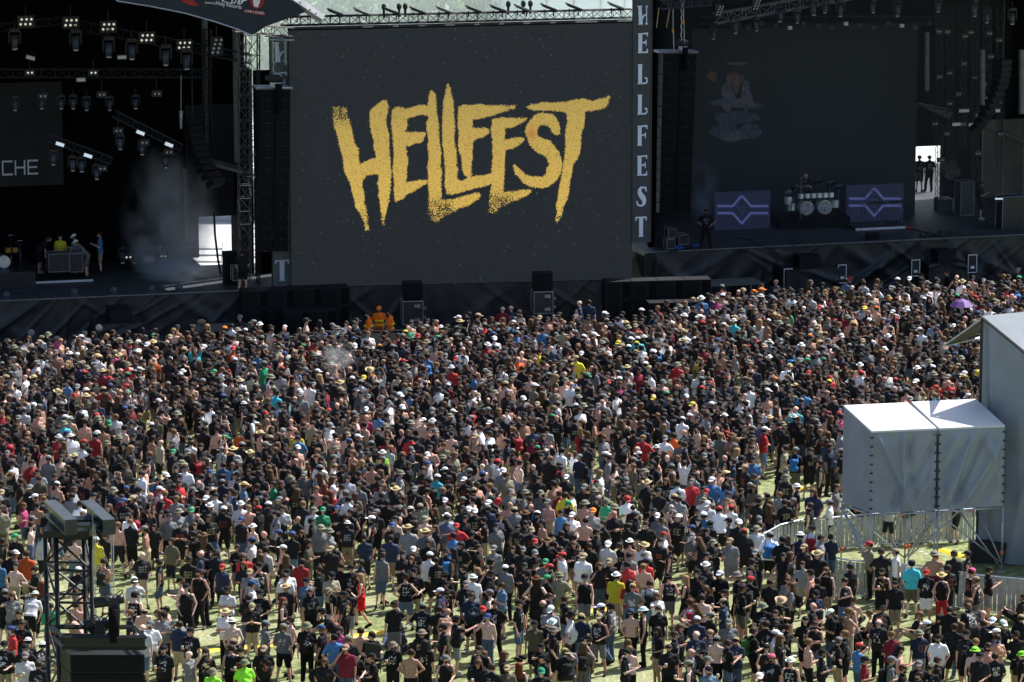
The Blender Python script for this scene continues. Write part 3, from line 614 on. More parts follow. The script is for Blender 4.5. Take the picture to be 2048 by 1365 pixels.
def trim_case(fr, px0, px1, py0, py1, t, label, d=.75, latches=True, name='flight_case', cat='flight case', grp=None):
    a = fr.at(px0, py1, t); s0, _ = fr.st(a); s1 = fr.st(fr.at(px1, py1, t))[0]; z0 = a.z; z1 = fr.at(px0, py0, t).z; w = s1-s0; h = z1-z0
    e = empty(name, label, cat, fr(s0, t, z0), grp, fr.ang)
    MB().box((w/2,d/2,h/2), (w-.02,d-.02,h-.02)).build('panel', M['case'], e)
    r = .022; m_ = MB()
    for y in (0, d):
        m_.bar((0,y,0),(w,y,0),r).bar((0,y,h),(w,y,h),r).bar((0,y,0),(0,y,h),r).bar((w,y,0),(w,y,h),r)
    for x in (0, w):
        for z in (0, h): m_.bar((x,0,z),(x,d,z),r)
    m_.build('edging', M['alu'], e)
    if latches:
        for lz in (.2, .8): MB().box((w*.62,-.03,h*lz), (.1,.03,.12)).box((w*.78,-.03,h*lz), (.14,.03,.14)).build('latch', M['alu'], e)
        for lz in (.3, .7): MB().bar((w*1.0,-.04,h*lz),(w*1.12,-.02,h*lz),.02).bar((w*1.12,-.02,h*lz-.08),(w*1.12,-.02,h*lz+.08),.02).build('handle', M['alu'], e)
    return e
def topspk(fr, px0, px1, py0, py1, t, label):
    a = fr.at(px0, py1, t); s0 = fr.st(a)[0]; s1 = fr.st(fr.at(px1, py1, t))[0]; z0 = a.z+.03; z1 = fr.at(px0, py0, t).z; w = s1-s0; h = z1-z0
    e = empty('speaker', label, 'loudspeaker', fr(s0,t,z0), 'front fill speakers on flight cases', fr.ang)
    MB().box((w/2,.3,h/2), (w,.55,h)).build('cabinet', M['cab'], e, bevel=.02); MB().box((w/2,.02,h/2), (w*.9,.03,h*.9)).build('grille', M['grille'], e)
trim_case(FS, 806, 846, 604, 650, -1.6, 'silver edged flight case in the pit under the left front fill speaker', grp='flight cases in the pit'); topspk(FS, 808, 846, 566, 602, -1.6, 'black front fill speaker on the flight case nearer the orange guards')
trim_case(FS, 1068, 1106, 585, 628, -1.6, 'silver edged flight case in the pit below the middle of the screen', grp='flight cases in the pit'); topspk(FS, 1068, 1106, 547, 583, -1.6, 'black front fill speaker on the flight case under the screen centre')
def wedge(fr, x0, x1, y0, y1, t, label):
    a = fr.at(x0, y1, t); s0 = fr.st(a)[0]; s1 = fr.st(fr.at(x1, y1, t))[0]; z1 = fr.at(x0, y0, t).z; w = s1-s0; h = z1-a.z; z0 = a.z
    e = empty('pit_speaker', label, 'loudspeaker', fr(s0,t,z0), 'slim white edged pit speakers', fr.ang)
    MB().box((w/2,.2,h/2), (w-.02,.36,h-.02)).build('cabinet', M['case'], e)
    m_ = MB(); r = .02; m_.bar((0,0,0),(w,0,0),r).bar((0,0,h),(w,0,h),r).bar((0,0,0),(0,0,h),r).bar((w,0,0),(w,0,h),r); m_.build('edging', M['white'], e)
    MB().box((w*.5,-.02,h*.3), (w*.45,.02,.12)).build('badge', M['white'], e)
    MB().bar((w/2,.2,0), (w/2,.2,-z0), .05).build('stand', M['black'], e)
for a in [(1568,1584,539,575,'leftmost of four slim white edged speakers before the right stage'),(1676,1692,531,567,'second of four slim white edged speakers before the right stage'),(1823,1839,521,553,'third of four slim white edged speakers before the right stage'),(1936,1953,511,546,'rightmost of four slim white edged speakers before the right stage')]:
    wedge(FR, *a[:4], -1.4, a[4])
# draped plinths sticking out of the stages (covered front fill risers)
def plinth(fr, x0, x1, ytop, t, label, spk=True, h=1.35):
    s0 = fr.st(fr.at(x0, ytop, t))[0]; s1 = fr.st(fr.at(x1, ytop, t))[0]; z = h
    e = empty('draped_riser', label, 'riser', (0,0,0))
    mb = drape(fr, s0, s1, .02, z, t, int(x0)); mb.build('drape', M['skirt'], e, smooth=True)
    mb = MB(); fr.box(mb, s0, s1, t, -.2, z-.06, z); fr.box(mb, s0, s0+.04, t, -.2, 0, z-.07); fr.box(mb, s1-.04, s1, t, -.2, 0, z-.07); mb.build('top', M['skirt'], e)
    if spk:
        mb = MB(); fr.box(mb, s0+(s1-s0)*.3, s0+(s1-s0)*.7, t+.3, -.35, z+.01, z+.55); o = mb.build('riser_speaker', M['cab']); tag(o, 'low speaker lying on the '+label, 'loudspeaker')
plinth(FL, 190, 298, 622, -1.9, 'draped riser before the middle of the left stage')
plinth(FR, 1572, 1678, 525, -1.5, 'draped riser in front of the drum kit')
plinth(FR, 1858, 1935, 515, -1.5, 'draped riser at the right end of the right stage', h=1.3)
for (fr, x0, x1, y, nm) in ((FL, 385, 505, 665, 'left'), (FR, 1405, 1515, 583, 'right')):
    s0 = fr.st(fr.at(x0, y, -1.6))[0]; s1 = fr.st(fr.at(x1, y, -1.6))[0]
    e = empty('pit_platform', f'low dark wooden platform in the pit before the {nm} stage', 'platform', (0,0,0))
    mb = MB(); fr.box(mb, s0, s1, -2.4, -.9, .92, 1.0); mb.build('top', mat('ply_top', (.10,.11,.11), .6), e)
    for q in (s0+.08, s1-.12):
        for tt in (-2.3,-1.0): MB().bar(fr(q,tt,0), fr(q,tt,.92), .04).build('leg', M['steel'], e)
# stage front fog lamps
for k, (x, y) in enumerate([(12,592),(148,592),(227,588),(303,584),(358,582)]):
    o = MB().ball((0,0,.16), .17, 8, 6, (1,.8,1.1)).box((0,0,.03), (.36,.3,.06)).build('floor_lamp', M['bluegrey']); 
    c = FL.at(x, y+2, .5); o.location = (c.x, c.y, HS)
    tag(o, f'round floor lamp on the left stage front edge, {words[k]} from the left', 'stage light', 'floor lamps on the stage edge')
# ================= RIGHT STAGE =================
eR = empty('right_stage', 'dark festival stage right of the screen with a drum kit and glowing diamond boards', 'stage', (0,0,0), 'main stages')
rL = FR.L
m = MB(); FR.box(m, 0, rL, 0, 18, HS-.25, HS); m.build('deck', M['deck'], eR)
drape(FR, -.2, rL, .02, HS-.02, -.06, 21, amp=.22).build('skirt', M['skirt'], eR, smooth=True)
m = MB(); m.bar(FR(0,-.1,HS+.02), FR(rL,-.1,HS+.02), .035); m.build('front_edge_rail', bpy.data.materials['edge_strip'], eR)
so0, _ = st_at(FR, 1818, 350, 11.5); so1, _ = st_at(FR, 1884, 350, 11.5); zo = st_at(FR, 1850, 293, 11.5)[1]; sb1, _ = st_at(FR, 1830, 400, 7.2)
m = MB(); FR.box(m, 3.4, so0, 11.5, 11.8, HS, ZR+2); FR.box(m, so0, so1, 11.5, 11.8, zo, ZR+2); FR.box(m, so1, rL+12, 11.5, 11.8, HS, ZR+2)
m.build('back_wall', M['interior'], eR)
m = MB(); FR.box(m, rL+12, rL+12.3, 1.5, 11.5, 0, ZR+2); m.build('side_wall', M['interior'], eR)
q4 = [FR(.5,1.5,0),FR(.8,1.5,0),FR(3.4,11.5,0),FR(3.1,11.5,0)]; m = MB().hexa(q4, [v+Vector((0,0,ZR+1.1)) for v in q4]); m.build('side_wall', M['interior'], eR)
m = MB(); FR.box(m, 3.9, rL+12, 2.5, 16, ZR+1.2, ZR+1.6); FR.box(m, .8, rL+12, -2.5, 2.49, ZR+1.2, ZR+1.6); m.build('roof', M['interior'], eR)  # roof carried on past the back wall, unseen, to shade the deck
# backdrop, with its faint printed figure of soft patches
b0, _ = st_at(FR, 1383, 300, 7.2); bzt = st_at(FR, 1500, 55, 7.2)[1]
def bdmat():
    m = mat('backdrop_print', (.013,.016,.021), .9, var=.2, scale=.4); t = m.node_tree; b = t.nodes['Principled BSDF']
    b.inputs['Emission Color'].default_value = (0, 0, 0, 1); b.inputs['Emission Strength'].default_value = 0
    return m
m = MB(); FR.box(m, b0, sb1, 7.2, 7.25, HS, bzt); bdR = m.build('backdrop', bdmat(), eR)
pr = {'w': mat('print_pale', (.045,.05,.075), .9, emis=(.5,.52,.7), estr=.008, var=.5, scale=4), 'o': mat('print_ochre', (.06,.04,.025), .9, emis=(.7,.4,.2), estr=.006, var=.5, scale=4), 'b': mat('print_blue', (.03,.038,.055), .9, emis=(.3,.4,.7), estr=.006, var=.6, scale=3)}  # prints also glow faintly, brightening them in the dark stage
def blob(cx, cy, rx, ry, k, seed, off):
    r = np.random.default_rng(seed); n = 22; ph = r.uniform(0, 6, 3)
    pts = [(cx+rx*(1+.18*math.sin(3*a+ph[0])+.1*math.sin(7*a+ph[1]))*math.cos(a), cy+ry*(1+.18*math.sin(2*a+ph[2])+.1*math.sin(5*a+ph[0]))*math.sin(a)) for a in [2*math.pi*i/n for i in range(n)]]
    a = [FR.at(x, y, 7.19-off) for x, y in pts]
    MB().add(a, [tuple(range(n))]).build('printed_patch', pr[k], bdR)
for i, (x, y, rx, ry, k) in enumerate([(1425,153,10,11,'o'),(1470,160,17,17,'o'),(1455,195,13,28,'w'),(1492,192,11,28,'w'),(1471,160,6,9,'w'),(1440,205,24,6,'b'),(1508,213,22,7,'b'),(1472,180,6,8,'o'),(1470,236,46,14,'b'),(1450,262,30,14,'b'),(1500,262,24,14,'b'),(1467,274,24,9,'w'),(1472,128,22,4,'o'),(1480,207,34,8,'w')]):
    blob(x, y, rx, ry, k, i, .004+.003*i)
# LED boards with diamonds
ledm = mat('led_board', (.006,.007,.015), .6, var=.5, scale=.8, emis=srgb(34,42,72)[:3], estr=.18)
ledl = mat('led_line', (.1,.1,.2), .6, emis=srgb(100,108,175)[:3], estr=.25)
ledg = mat('led_glow', (.05,.05,.1), .6, emis=srgb(50,58,100)[:3], estr=.22)
for k, (x0, x1, y0, y1, cx, cy, nm, sc) in enumerate([(1430,1540,386,462,1483,420,'left',1),(1694,1806,372,452,1748,405,'right',1)]):
    e = empty('led_board', f'violet blue glowing board with a diamond outline {nm} of the drum kit', 'screen', (0,0,0), 'glowing diamond boards')
    t = 5.2; s0, z1 = st_at(FR, x0, y0, t); s1, z0 = st_at(FR, x1, y1, t); z0 = HS
    mb = MB(); FR.box(mb, s0, s1, t, t+.15, z0, z1); mb.build('panel', ledm, e)
    def seg(a, b_, r, mm): MB().bar(FR.at(*a, t-.02), FR.at(*b_, t-.02), r).build('light_line', mm, e)
    for r, mm in ((.10, ledg), (.035, ledl)):
        tt = t-.02 if r > .05 else t-.1
        def seg(a, b_): MB().bar(FR.at(*a, tt), FR.at(*b_, tt), r).build('light_line', mm, e)
        top = (cx,cy-28); bot = (cx,cy+28); L_ = (cx-18,cy-7); R_ = (cx+18,cy-7); L2 = (cx-18,cy+7); R2 = (cx+18,cy+7)
        for a, b_ in ((top,L_),(top,R_),(L_,(x0+4,cy-7)),(R_,(x1-4,cy-7)),(bot,L2),(bot,R2),(L2,(x0+4,cy+7)),(R2,(x1-4,cy+7))): seg(a, b_)
    mb = MB()
    for j in range(4): mb.bar(FR.at(cx-10+j*3, cy-6+j*5, t-.1), FR.at(cx+8-j*2, cy-4+j*5, t-.1), .03)
    mb.build('emblem', ledg, e)
# drum riser and kit
e = empty('drum_riser', 'black low riser carrying the silver drum kit', 'riser', (0,0,0))
s0 = st_at(FR, 1560, 440, 4.6)[0]; s1 = st_at(FR, 1700, 440, 4.6)[0]
mb = MB(); FR.box(mb, s0, s1, 4.6, 6.9, HS+.004, HS+.5); mb.build('platform', M['interior'], e)
k_ = FR.at(1632, 437, 5.2); kz = HS+.5
e = empty('drum_kit', 'silver double bass drum kit with cymbals on the riser', 'drum kit', Vector((k_.x, k_.y, kz)), None, FR.ang)
for sx in (-.47, .45):
    b_ = MB().bar((sx,0,.36), (sx,.45,.36), .34, 20).build('bass_drum', M['drum'], e)
    MB().bar((sx,-.02,.36), (sx,0,.36), .35, 20).build('hoop', M['chrome'], b_); MB().bar((sx,-.03,.36), (sx,-.02,.36), .31, 20).bar((sx,-.04,.36), (sx,-.03,.36), .12, 12).build('head', mat('drumhead'+str(sx), (.28,.30,.34), .3, var=.6, scale=6), b_)
for i, sx in enumerate([-.75,-.42,-.12,.18,.48,.78]):
    MB().bar((sx,.1,.82), (sx,.12,1.04), .14, 14).build('tom', M['drum'], e)
for sx, sz_ in ((-1.15,.45),(1.05,.5),(-1.3,.75)):
    MB().bar((sx,.3,sz_-.2), (sx,.3,sz_+.15), .2, 14).build('floor_tom', M['drum'], e)
for sx, sy, z_, r in ((-1.0,.1,1.35,.26),(-.5,.3,1.5,.22),(.2,.3,1.55,.22),(.75,.1,1.45,.27),(1.2,.2,1.25,.24),(-1.35,.1,1.15,.2)):
    c_ = MB().bar((sx,sy,z_), (sx,sy+.01,z_+.015), r, 16).build('cymbal', M['chrome'], e); MB().bar((sx,sy,z_), (sx*1.08,sy+.3,0), .015).build('stand', M['chrome'], c_)
MB().bar((-1.2,0,.72),(1.2,0,.72),.02).bar((-1.2,0,.72),(-1.25,.1,0),.02).bar((1.2,0,.72),(1.25,.1,0),.02).build('rack', M['chrome'], e)
# keyboard stands on a lit low platform
e = empty('keyboard_riser', 'thin white edged platform under the two keyboard stands', 'riser', (0,0,0))
a = st_at(FR, 1711, 458, 3.2)[0]; b_ = st_at(FR, 1822, 458, 3.2)[0]
mb = MB(); FR.box(mb, a, b_, 3.2, 4.9, HS+.004, HS+.14); mb.build('platform', M['black'], e); mb = MB(); FR.box(mb, a, b_-.3, 3.17, 3.195, HS+.02, HS+.13); mb.build('edge_strip', M['lettergrey'], e); mb = MB(); FR.box(mb, b_-.29, b_, 3.17, 3.195, HS+.02, HS+.13); mb.build('edge_strip', M['redcloth'], e)
for k, (x, nm) in enumerate([(1752,'left'),(1797,'right')]):
    c = FR.at(x, 452, 3.9); e = empty('keyboard', f'dark keyboard on a thin chrome stand, {nm} one on the white edged platform', 'keyboard', Vector((c.x,c.y,HS+.15)), 'keyboards on the right stage', FR.ang)
    MB().box((0,0,1.02), (.85,.3,.09)).build('keys', M['black'], e)
    MB().bar((.02,0,1),(.12,0,0),.022).bar((-.3,0,.01),(.35,0,.01),.02).bar((-.25,0,1.0),(.3,0,.98),.03).build('stand', M['chrome'], e)
def micstand(x, y, t, label, h=1.5, m='chrome', z=HS):
    c = FR.at(x, y, t); e = empty('microphone_stand', label, 'microphone stand', Vector((c.x,c.y,z)), 'microphone stands', FR.ang)
    MB().bar((0,0,.02),(0,0,h),.014).bar((0,0,h*.95),(.25,-.15,h+.1),.012).build('pole', M[m], e); MB().bar((0,0,0),(0,0,.03),.15,12).build('foot', M['dsteel'], e); MB().bar((.25,-.15,h+.1),(.32,-.19,h+.12),.025,6).build('microphone', M['black'], e)
micstand(1722, 486, 1.5, 'thin microphone stand at the front left of the keyboard platform'); micstand(1730, 458, 4.4, 'microphone stand left of the keyboards with a dark box on it', 1.6)
micstand(1601, 440, 4.4, 'microphone boom over the silver drum kit', 2.0, 'steel', HS+.5)
e = empty('floor_monitor', 'small dark wedge monitor on the front edge of the right stage', 'loudspeaker', Vector((FR.at(1747,492,.7).x, FR.at(1747,492,.7).y, HS)), None, FR.ang)
MB().hexa([(-.3,-.2,0),(.3,-.2,0),(.3,.25,0),(-.3,.25,0)], [(-.3,.05,.3),(.3,.05,.3),(.3,.25,.3),(-.3,.25,.3)]).build('cabinet', M['cab'], e); MB().box((.0,-.12,.17), (.4,.02,.2), Matrix.Rotation(-.7,3,'X')).build('grille', M['grille'], e)
# pedalboards & cables on the right deck
c = FR.at(1595, 490, 1.0); o = MB().box((0,0,.04), (.8,.35,.06)).box((-.2,0,.1), (.15,.12,.06)).box((.05,.02,.1), (.12,.12,.08)).box((.28,0,.1), (.14,.12,.06)).build('pedalboard', M['dsteel']); o.location = (c.x,c.y,HS); tag(o, 'pedalboard on the right stage floor before the drum kit', 'pedalboard')
c = FR.at(1880, 478, 1.2); o = MB().box((0,0,.05), (2.0,.45,.06)).box((-.6,0,.12), (.2,.2,.08)).box((.1,.02,.12), (.25,.2,.1)).box((.6,0,.12), (.2,.15,.07)).build('pedalboard', M['dsteel']); o.location = (c.x,c.y,HS); o.rotation_euler = (0,0,FR.ang); tag(o, 'long row of pedals on the floor at the right of the right stage', 'pedalboard')
def cable(pts, label, fr=FR):
    v = [P(x, y, HS+.02) for x, y in pts]; tag(MB().path(v, .025).build('stage_cable', M['black']), label, 'cable')
cable([(1470,475),(1500,480),(1518,492),(1540,497),(1570,496),(1590,492)], 'black cable curling over the right stage floor to the pedalboard'); cable([(1822,458),(1840,462),(1858,468),(1880,474)], 'black cable from the keyboard platform to the long pedal row')
# cases at the left end of the right stage
trim_case(FR, 1336, 1353, 459, 477, .9, 'upper white edged rack case at the left end of the right stage', .5, False, grp='cases on the right stage'); trim_case(FR, 1334, 1350, 480, 498, .7, 'lower white edged rack case at the left end of the right stage', .5, False, grp='cases on the right stage'); trim_case(FR, 1357, 1376, 471, 490, 1.3, 'dark steel edged case beside the two stacked rack cases', .6, False, grp='cases on the right stage')
for k, (x, y) in enumerate([(1357,500),(1375,500),(1392,496),(1345,505)]):
    c = P(x, y, HS); o = MB().path([c+Vector((.2*math.cos(a*.9)*(1+.3*math.sin(a)), .14*math.sin(a*.9), .03+.01*a)) for a in range(12)], .028).build('cable_coil', M['bluecloth'] if k in (0,2) else M['black']); tag(o, f'coil of {"blue" if k in (0,2) else "black"} cable on the floor by the rack cases, {words[k]} of four', 'cable')
# left stage gear
trim_case(FL, 98, 139, 509, 545, 4.2, 'silver edged bass cabinet on the left stage beside the leaning crew', .7, False, 'amplifier', 'amplifier'); trim_case(FL, 140, 166, 509, 545, 4.4, 'narrower dark cabinet right of the silver edged bass cabinet', .7, False, 'amplifier', 'amplifier')
trim_case(FL, 141, 166, 498, 508, 4.5, 'grey amplifier head on top of the narrower cabinet', .4, False, 'amplifier', 'amplifier')
e = empty('rolling_riser', 'thin white edged low platform under the bass cabinets', 'riser', (0,0,0)); a = st_at(FL, 71, 551, 3.8)[0]; b_ = st_at(FL, 186, 549, 3.8)[0]
mb = MB(); FL.box(mb, a, b_, 3.8, 5.6, HS+.004, HS+.12); mb.build('platform', M['black'], e); mb = MB(); FL.box(mb, a, b_, 3.77, 3.797, HS+.03, HS+.12); mb.build('edge_strip', M['lettergrey'], e)
e = empty('drum_riser', 'black block riser at the far left of the left stage', 'riser', (0,0,0)); a = st_at(FL, -40, 565, 3.0)[0]; b_ = st_at(FL, 71, 565, 3.0)[0]
mb = MB(); FL.box(mb, a, b_, 3.0, 6, HS+.004, HS+.7); mb.build('platform', M['black'], e)
c = FL.at(8, 520, 4); e = empty('drum_kit', 'half hidden drum kit on the block riser at the far left', 'drum kit', Vector((c.x,c.y,HS+.7)), None, FL.ang)
MB().bar((0,0,.3),(0,.4,.3),.28,16).build('bass_drum', M['drum'], e)
for sx in (-.3,.2,.5): MB().bar((sx,.1,.7),(sx,.1,.9),.14,12).build('tom', mat('amber_shell'+str(sx), (.22,.11,.03), .3), e)
for sx, z_ in ((-.4,1.2),(.3,1.35),(.7,1.1)): MB().bar((sx,.1,z_),(sx,.11,z_+.015),.22,14).bar((sx,.1,z_),(sx+.1,.3,-.5),.015).build('cymbal', M['chrome'], e)
for k, (x, y) in enumerate([(245,520),(268,520),(295,520),(318,520)]):
    mover(FL, x, y-8, 6.4, f'floor moving light at the back of the left stage, {words[k]} from the left', .8, 'floor lights at the back of the left stage')
strobe(FL, 299, 519, 6, 'pale rectangular strobe standing among the floor lights', .45, .25, 0, 'lens')
for k, (x, y) in enumerate([(257,515),(327,513)]): P_blinder(FL, x, y, 5.8, f"pair of small lit bulbs on the back of the left stage, {['left','right'][k]} one", 2, 1, .34, 'lamp', grp='double round lamps')
trim_case(FL, 466, 492, 535, 562, 1.0, 'white edged open rack case at the right end of the left stage', .5, False); 
e = empty('rack_cabinet', 'black tall cabinet behind the open rack case by the left stage tower', 'cabinet', (0,0,0)); a = st_at(FL, 449, 505, 1.6)[0]; b_, zt_ = st_at(FL, 481, 505, 1.6)
mb = MB(); FL.box(mb, a, b_, 1.6, 2.2, HS+.004, zt_); mb.build('body', M['cab'], e); mb = MB(); FL.box(mb, a+.05, b_-.05, 1.57, 1.597, HS+.1, zt_-.1); mb.build('door', M['grille'], e)
v = [FL.at(x, y, 4.5) for x, y in ((428,425),(430,470),(436,520),(442,552))]; tag(MB().path(v, .05, 6).build('hanging_cable', M['black']), 'thick black cable hanging across the bright opening of the left stage', 'cable')
for k, (x, y) in enumerate([(484,442),(497,441)]):
    c = FL.at(x, y, 2.4); e = empty('microphone_stand', f"{['left','right'][k]} of two dark boom microphones against the bright opening", 'microphone stand', Vector((c.x,c.y,HS)), 'microphone stands')
    MB().bar((0,0,0),(0,0,c.z-HS),.03).bar((0,0,c.z-HS),(.1,0,c.z-HS-1.2),.02).build('pole', M['black'], e); MB().ball((0,0,c.z-HS), .13, 8, 6, (1.4,1,.7)).build('microphone', M['black'], e)
# pit camera globes on poles
for k, (x, y, s_) in enumerate([(62,666,'grey'),(198,656,'pale'),(403,644,'brown fuzzy')]):
    c = FL.at(x, y, -2.6); e = empty('audience_microphone', f'{s_} round microphone on a pole in the pit before the left stage', 'microphone', Vector((c.x,c.y,0)), 'audience microphones in the pit')
    MB().ball((0,0,c.z), .15, 10, 8, (1.3 if k==2 else 1,1,.8 if k==2 else 1.0)).build('windshield', mat('fur%d'%k, [(.22,.23,.25),(.55,.52,.48),(.25,.2,.15)][k], .9), e, True); MB().bar((0,0,0),(0,0,c.z),.02).build('pole', M['dsteel'], e)
# right stage roof gear
trussthing('lighting_truss', FR.at(1430,38,4), FR.at(1860,-40,4), .45, .7, 'long sloping truss with movers high over the right stage', 'steel')
trussthing('lighting_truss', FR.at(1400,42,5.5), FR.at(1900,40,5.5), .35, .7, 'dark level truss above the printed backdrop')
trussthing('roof_truss', FR.at(1320,10,.4), FR.at(1420,2,.4), .4, .5, 'short blue truss right of the tall banner at the top', 'bluegrey')
for k, (x, y) in enumerate([(1440,22),(1514,10)]): P_blinder(FR, x, y, 3.6, f"eight bulb blinder over the right stage, {['left','right'][k]} one", 2, 4, .30, 'lens', grp='lamp clusters above the right stage')
for k, (x, y) in enumerate([(1427,62),(1470,48),(1512,46),(1560,25),(1594,30),(1626,12),(1650,10),(1680,14),(1745,10),(1795,14),(1876,8),(1948,14),(1974,30),(2024,30)]):
    mover(FR, x, y+4, 3.4, f"moving spotlight under the right stage roof, {(words+['fourteenth'])[k]} from the left", .85 if k%2 else .7, 'moving head lights over the right stage', tilt=.5*(k%3-1))
for k in range(16):
    x = 1440+k*28; y = 48+(k%3)*4
    o = MB().box((0,0,0), (.2,.16,.16)).ball((0,-.1,-.02), .06, 8, 5).build('pin_lamp', M['lens'] if k%4==1 else M['bluegrey']); o.location = FR.at(x, y, 5); tag(o, f"tiny pin lamp in the row above the printed backdrop, {(words+['fourteenth','fifteenth','sixteenth'])[k]} from the left", 'stage light', 'pin lamps above the backdrop')
for k, (x, y0, y1, r, t) in enumerate([(1854,65,182,.12,6),(1965,100,210,.12,4),(2043,100,228,.14,3)]):
    tag(MB().bar(FR.at(x,y1,t), FR.at(x,y0,t), r, 8).build('hanging_column', M['greysteel']), f"grey column in the dark right wing, {['left','middle','right'][k]} of three", 'column', 'columns in the right wing')
rw = random.Random(3)
for k, x in enumerate([1878,1900,1925,1950,1975,2000]):
    y1 = [420,330,300,380,250,340][k]
    tag(MB().truss(FR.at(x,y1,4+k*.3), FR.at(x,15,4+k*.3), .28, .45, r=.014, rd=.009, side=FR.n).build('truss_tower', M['dsteel']), f'thin dark truss tower in the right wing, {words[k]} from the left', 'truss', 'truss towers in the right wing')
    for j in range(4):
        yy = 70+j*(y1-70)/4+rw.uniform(-12,12)
        e = P_blinder(FR, x+rw.uniform(-8,8), yy, 3.6+k*.3, f"small double lamp on the {words[k]} right wing truss tower, {['top','upper','lower','bottom'][j]} one", 2, 1, .24, 'lens', grp='side lamps on the right wing towers')
for k, (x, y, w_) in enumerate([(1928,222,.5),(1913,249,.4),(1991,222,.45),(1946,250,.42)]): strobe(FR, x, y, 3.2, f'pale flat side light in the right wing, {words[k]} one', w_, .14, 0, 'lens')
inner_array(FR, 2006, 125, 1.5, 11, 'curved dark line array hanging at the right end of the right stage', -.9, 'cab')
e = empty('wing_canopy', 'slanting grey awning jutting into the right stage wing', 'awning', (0,0,0))
MB().add([FR.at(1820,203,6), FR.at(1905,225,5), FR.at(1898,238,5), FR.at(1850,215,6)]+[FR.at(1820,205,6.2), FR.at(1905,227,5.2), FR.at(1898,240,5.2), FR.at(1850,217,6.2)], [(0,1,2,3),(7,6,5,4),(0,4,5,1),(1,5,6,2),(2,6,7,3),(3,7,4,0)]).build('cloth', M['greysteel'], e); MB().bar(FR.at(1838,207,5.8), FR.at(1900,220,4.9), .04).build('pole', M['alu'], e)
wl = mat('wing_timber', (.085,.08,.07), .9, var=.3, scale=1)
e = empty('wing_wall', 'grey brown panelled wall at the back of the right wing', 'wall', (0,0,0)); a = st_at(FR,1960,300,11.4)[0]; b_ = st_at(FR,2100,300,11.4)[0]; zt_ = st_at(FR,1960,240,11.4)[1]
mb = MB(); FR.box(mb, a, b_, 11.2, 11.4, HS, zt_); mb.build('panel', wl, e); mb = MB(); [FR.box(mb, a+i*1.1, a+i*1.1+.06, 11.15, 11.199, HS, zt_) for i in range(4)]; mb.bar(FR.at(1950,245,10.8), FR.at(2060,290,10.8), .08); mb.build('beam', M['greysteel'], e)
# cases & drum humps in the right wing
trim_case(FR, 1921, 1947, 365, 432, 6, 'tall dark steel edged case in the right wing beside the opening', .8, False)
for k, (x0, x1, y0, y1, t, lb) in enumerate([(2004,2048,395,470,1.8,'big dark desk cabinet at the right edge of the right stage'),(1880,1905,400,440,7.5,'dark box standing behind the silhouettes')]):
    trim_case(FR, x0, x1, y0, y1, t, lb, .8, False, 'equipment_case', 'equipment case')
e = empty('desk_lamp', 'bright small work lamp on the cabinet at the right edge of the stage', 'lamp', FR.at(1998,398,1.6)); MB().box((0,0,0),(.36,.12,.06)).build('tube', M['lampcool'], e); MB().bar((0,0,-.04),(0,.1,-.3),.02).build('arm', M['black'], e)
for k, (x, y) in enumerate([(1905,330),(1900,352),(1893,335),(1912,345)]):
    o = MB().bar((0,-.1,0),(0,.15,0),.22,12).bar((0,-.12,0),(0,-.1,0),.16,10).build('hanging_drum_fan', M['black']); o.location = FR.at(x, y, 6.5); tag(o, f'round dark stage fan in the right wing, {words[k]} of the cluster', 'fan', 'fans in the right wing')
# sunlit gear seen through the two openings
e = empty('white_container', 'white cabin seen through the opening of the left stage', 'container', (0,0,0))
c0 = P(385, 500, 0); X0 = c0.x-1; Yb = FL(0,9,0).y+27
xx = (392-CX)/F*Yb*1.02; mb = MB(); mb.box((xx+4, Yb+2, 1.3), (9,2.5,2.6)); mb.build('wall', M['white'], e); mb = MB(); [mb.box((xx+4,Yb+.72,.35+.33*i),(9,.03,.06)) for i in range(7)]; mb.build('rib', M['greysteel'], e); mb = MB(); mb.box((xx+3, Yb+.72, 1.0),(.9,.05,2.0)).box((xx+5.4,Yb+.72,1.5),(1.1,.05,.8)); mb.build('door', M['greysteel'], e)
e = empty('metal_steps', 'pale metal steps seen through the opening of the left stage', 'steps', (0,0,0)); Ys = FL(0,9,0).y+5; xx = (430-CX)/F*Ys*1.02
mb = MB(); [mb.box((xx-.8, Ys+i*.3, .2+i*.25),(2.2,.3,.05)) for i in range(8)]; mb.build('tread', M['alu'], e); MB().bar((xx-1.9,Ys,.2),(xx-1.9,Ys+2.2,2.2),.05).bar((xx+.3,Ys,.2),(xx+.3,Ys+2.2,2.2),.05).build('stringer', M['alu'], e)
e = empty('white_container', 'white cabin seen behind the two silhouettes in the right wing', 'container', (0,0,0)); Yr = FR(0,11.5,0).y+14; xx = (1850-CX)/F*Yr*1.02
mb = MB(); mb.box((xx, Yr+2, 1.3),(6,2.4,2.6)); mb.build('wall', M['white'], e); MB().box((xx-1,Yr+.77,1.4),(.9,.05,1.0)).build('window', M['greysteel'], e)
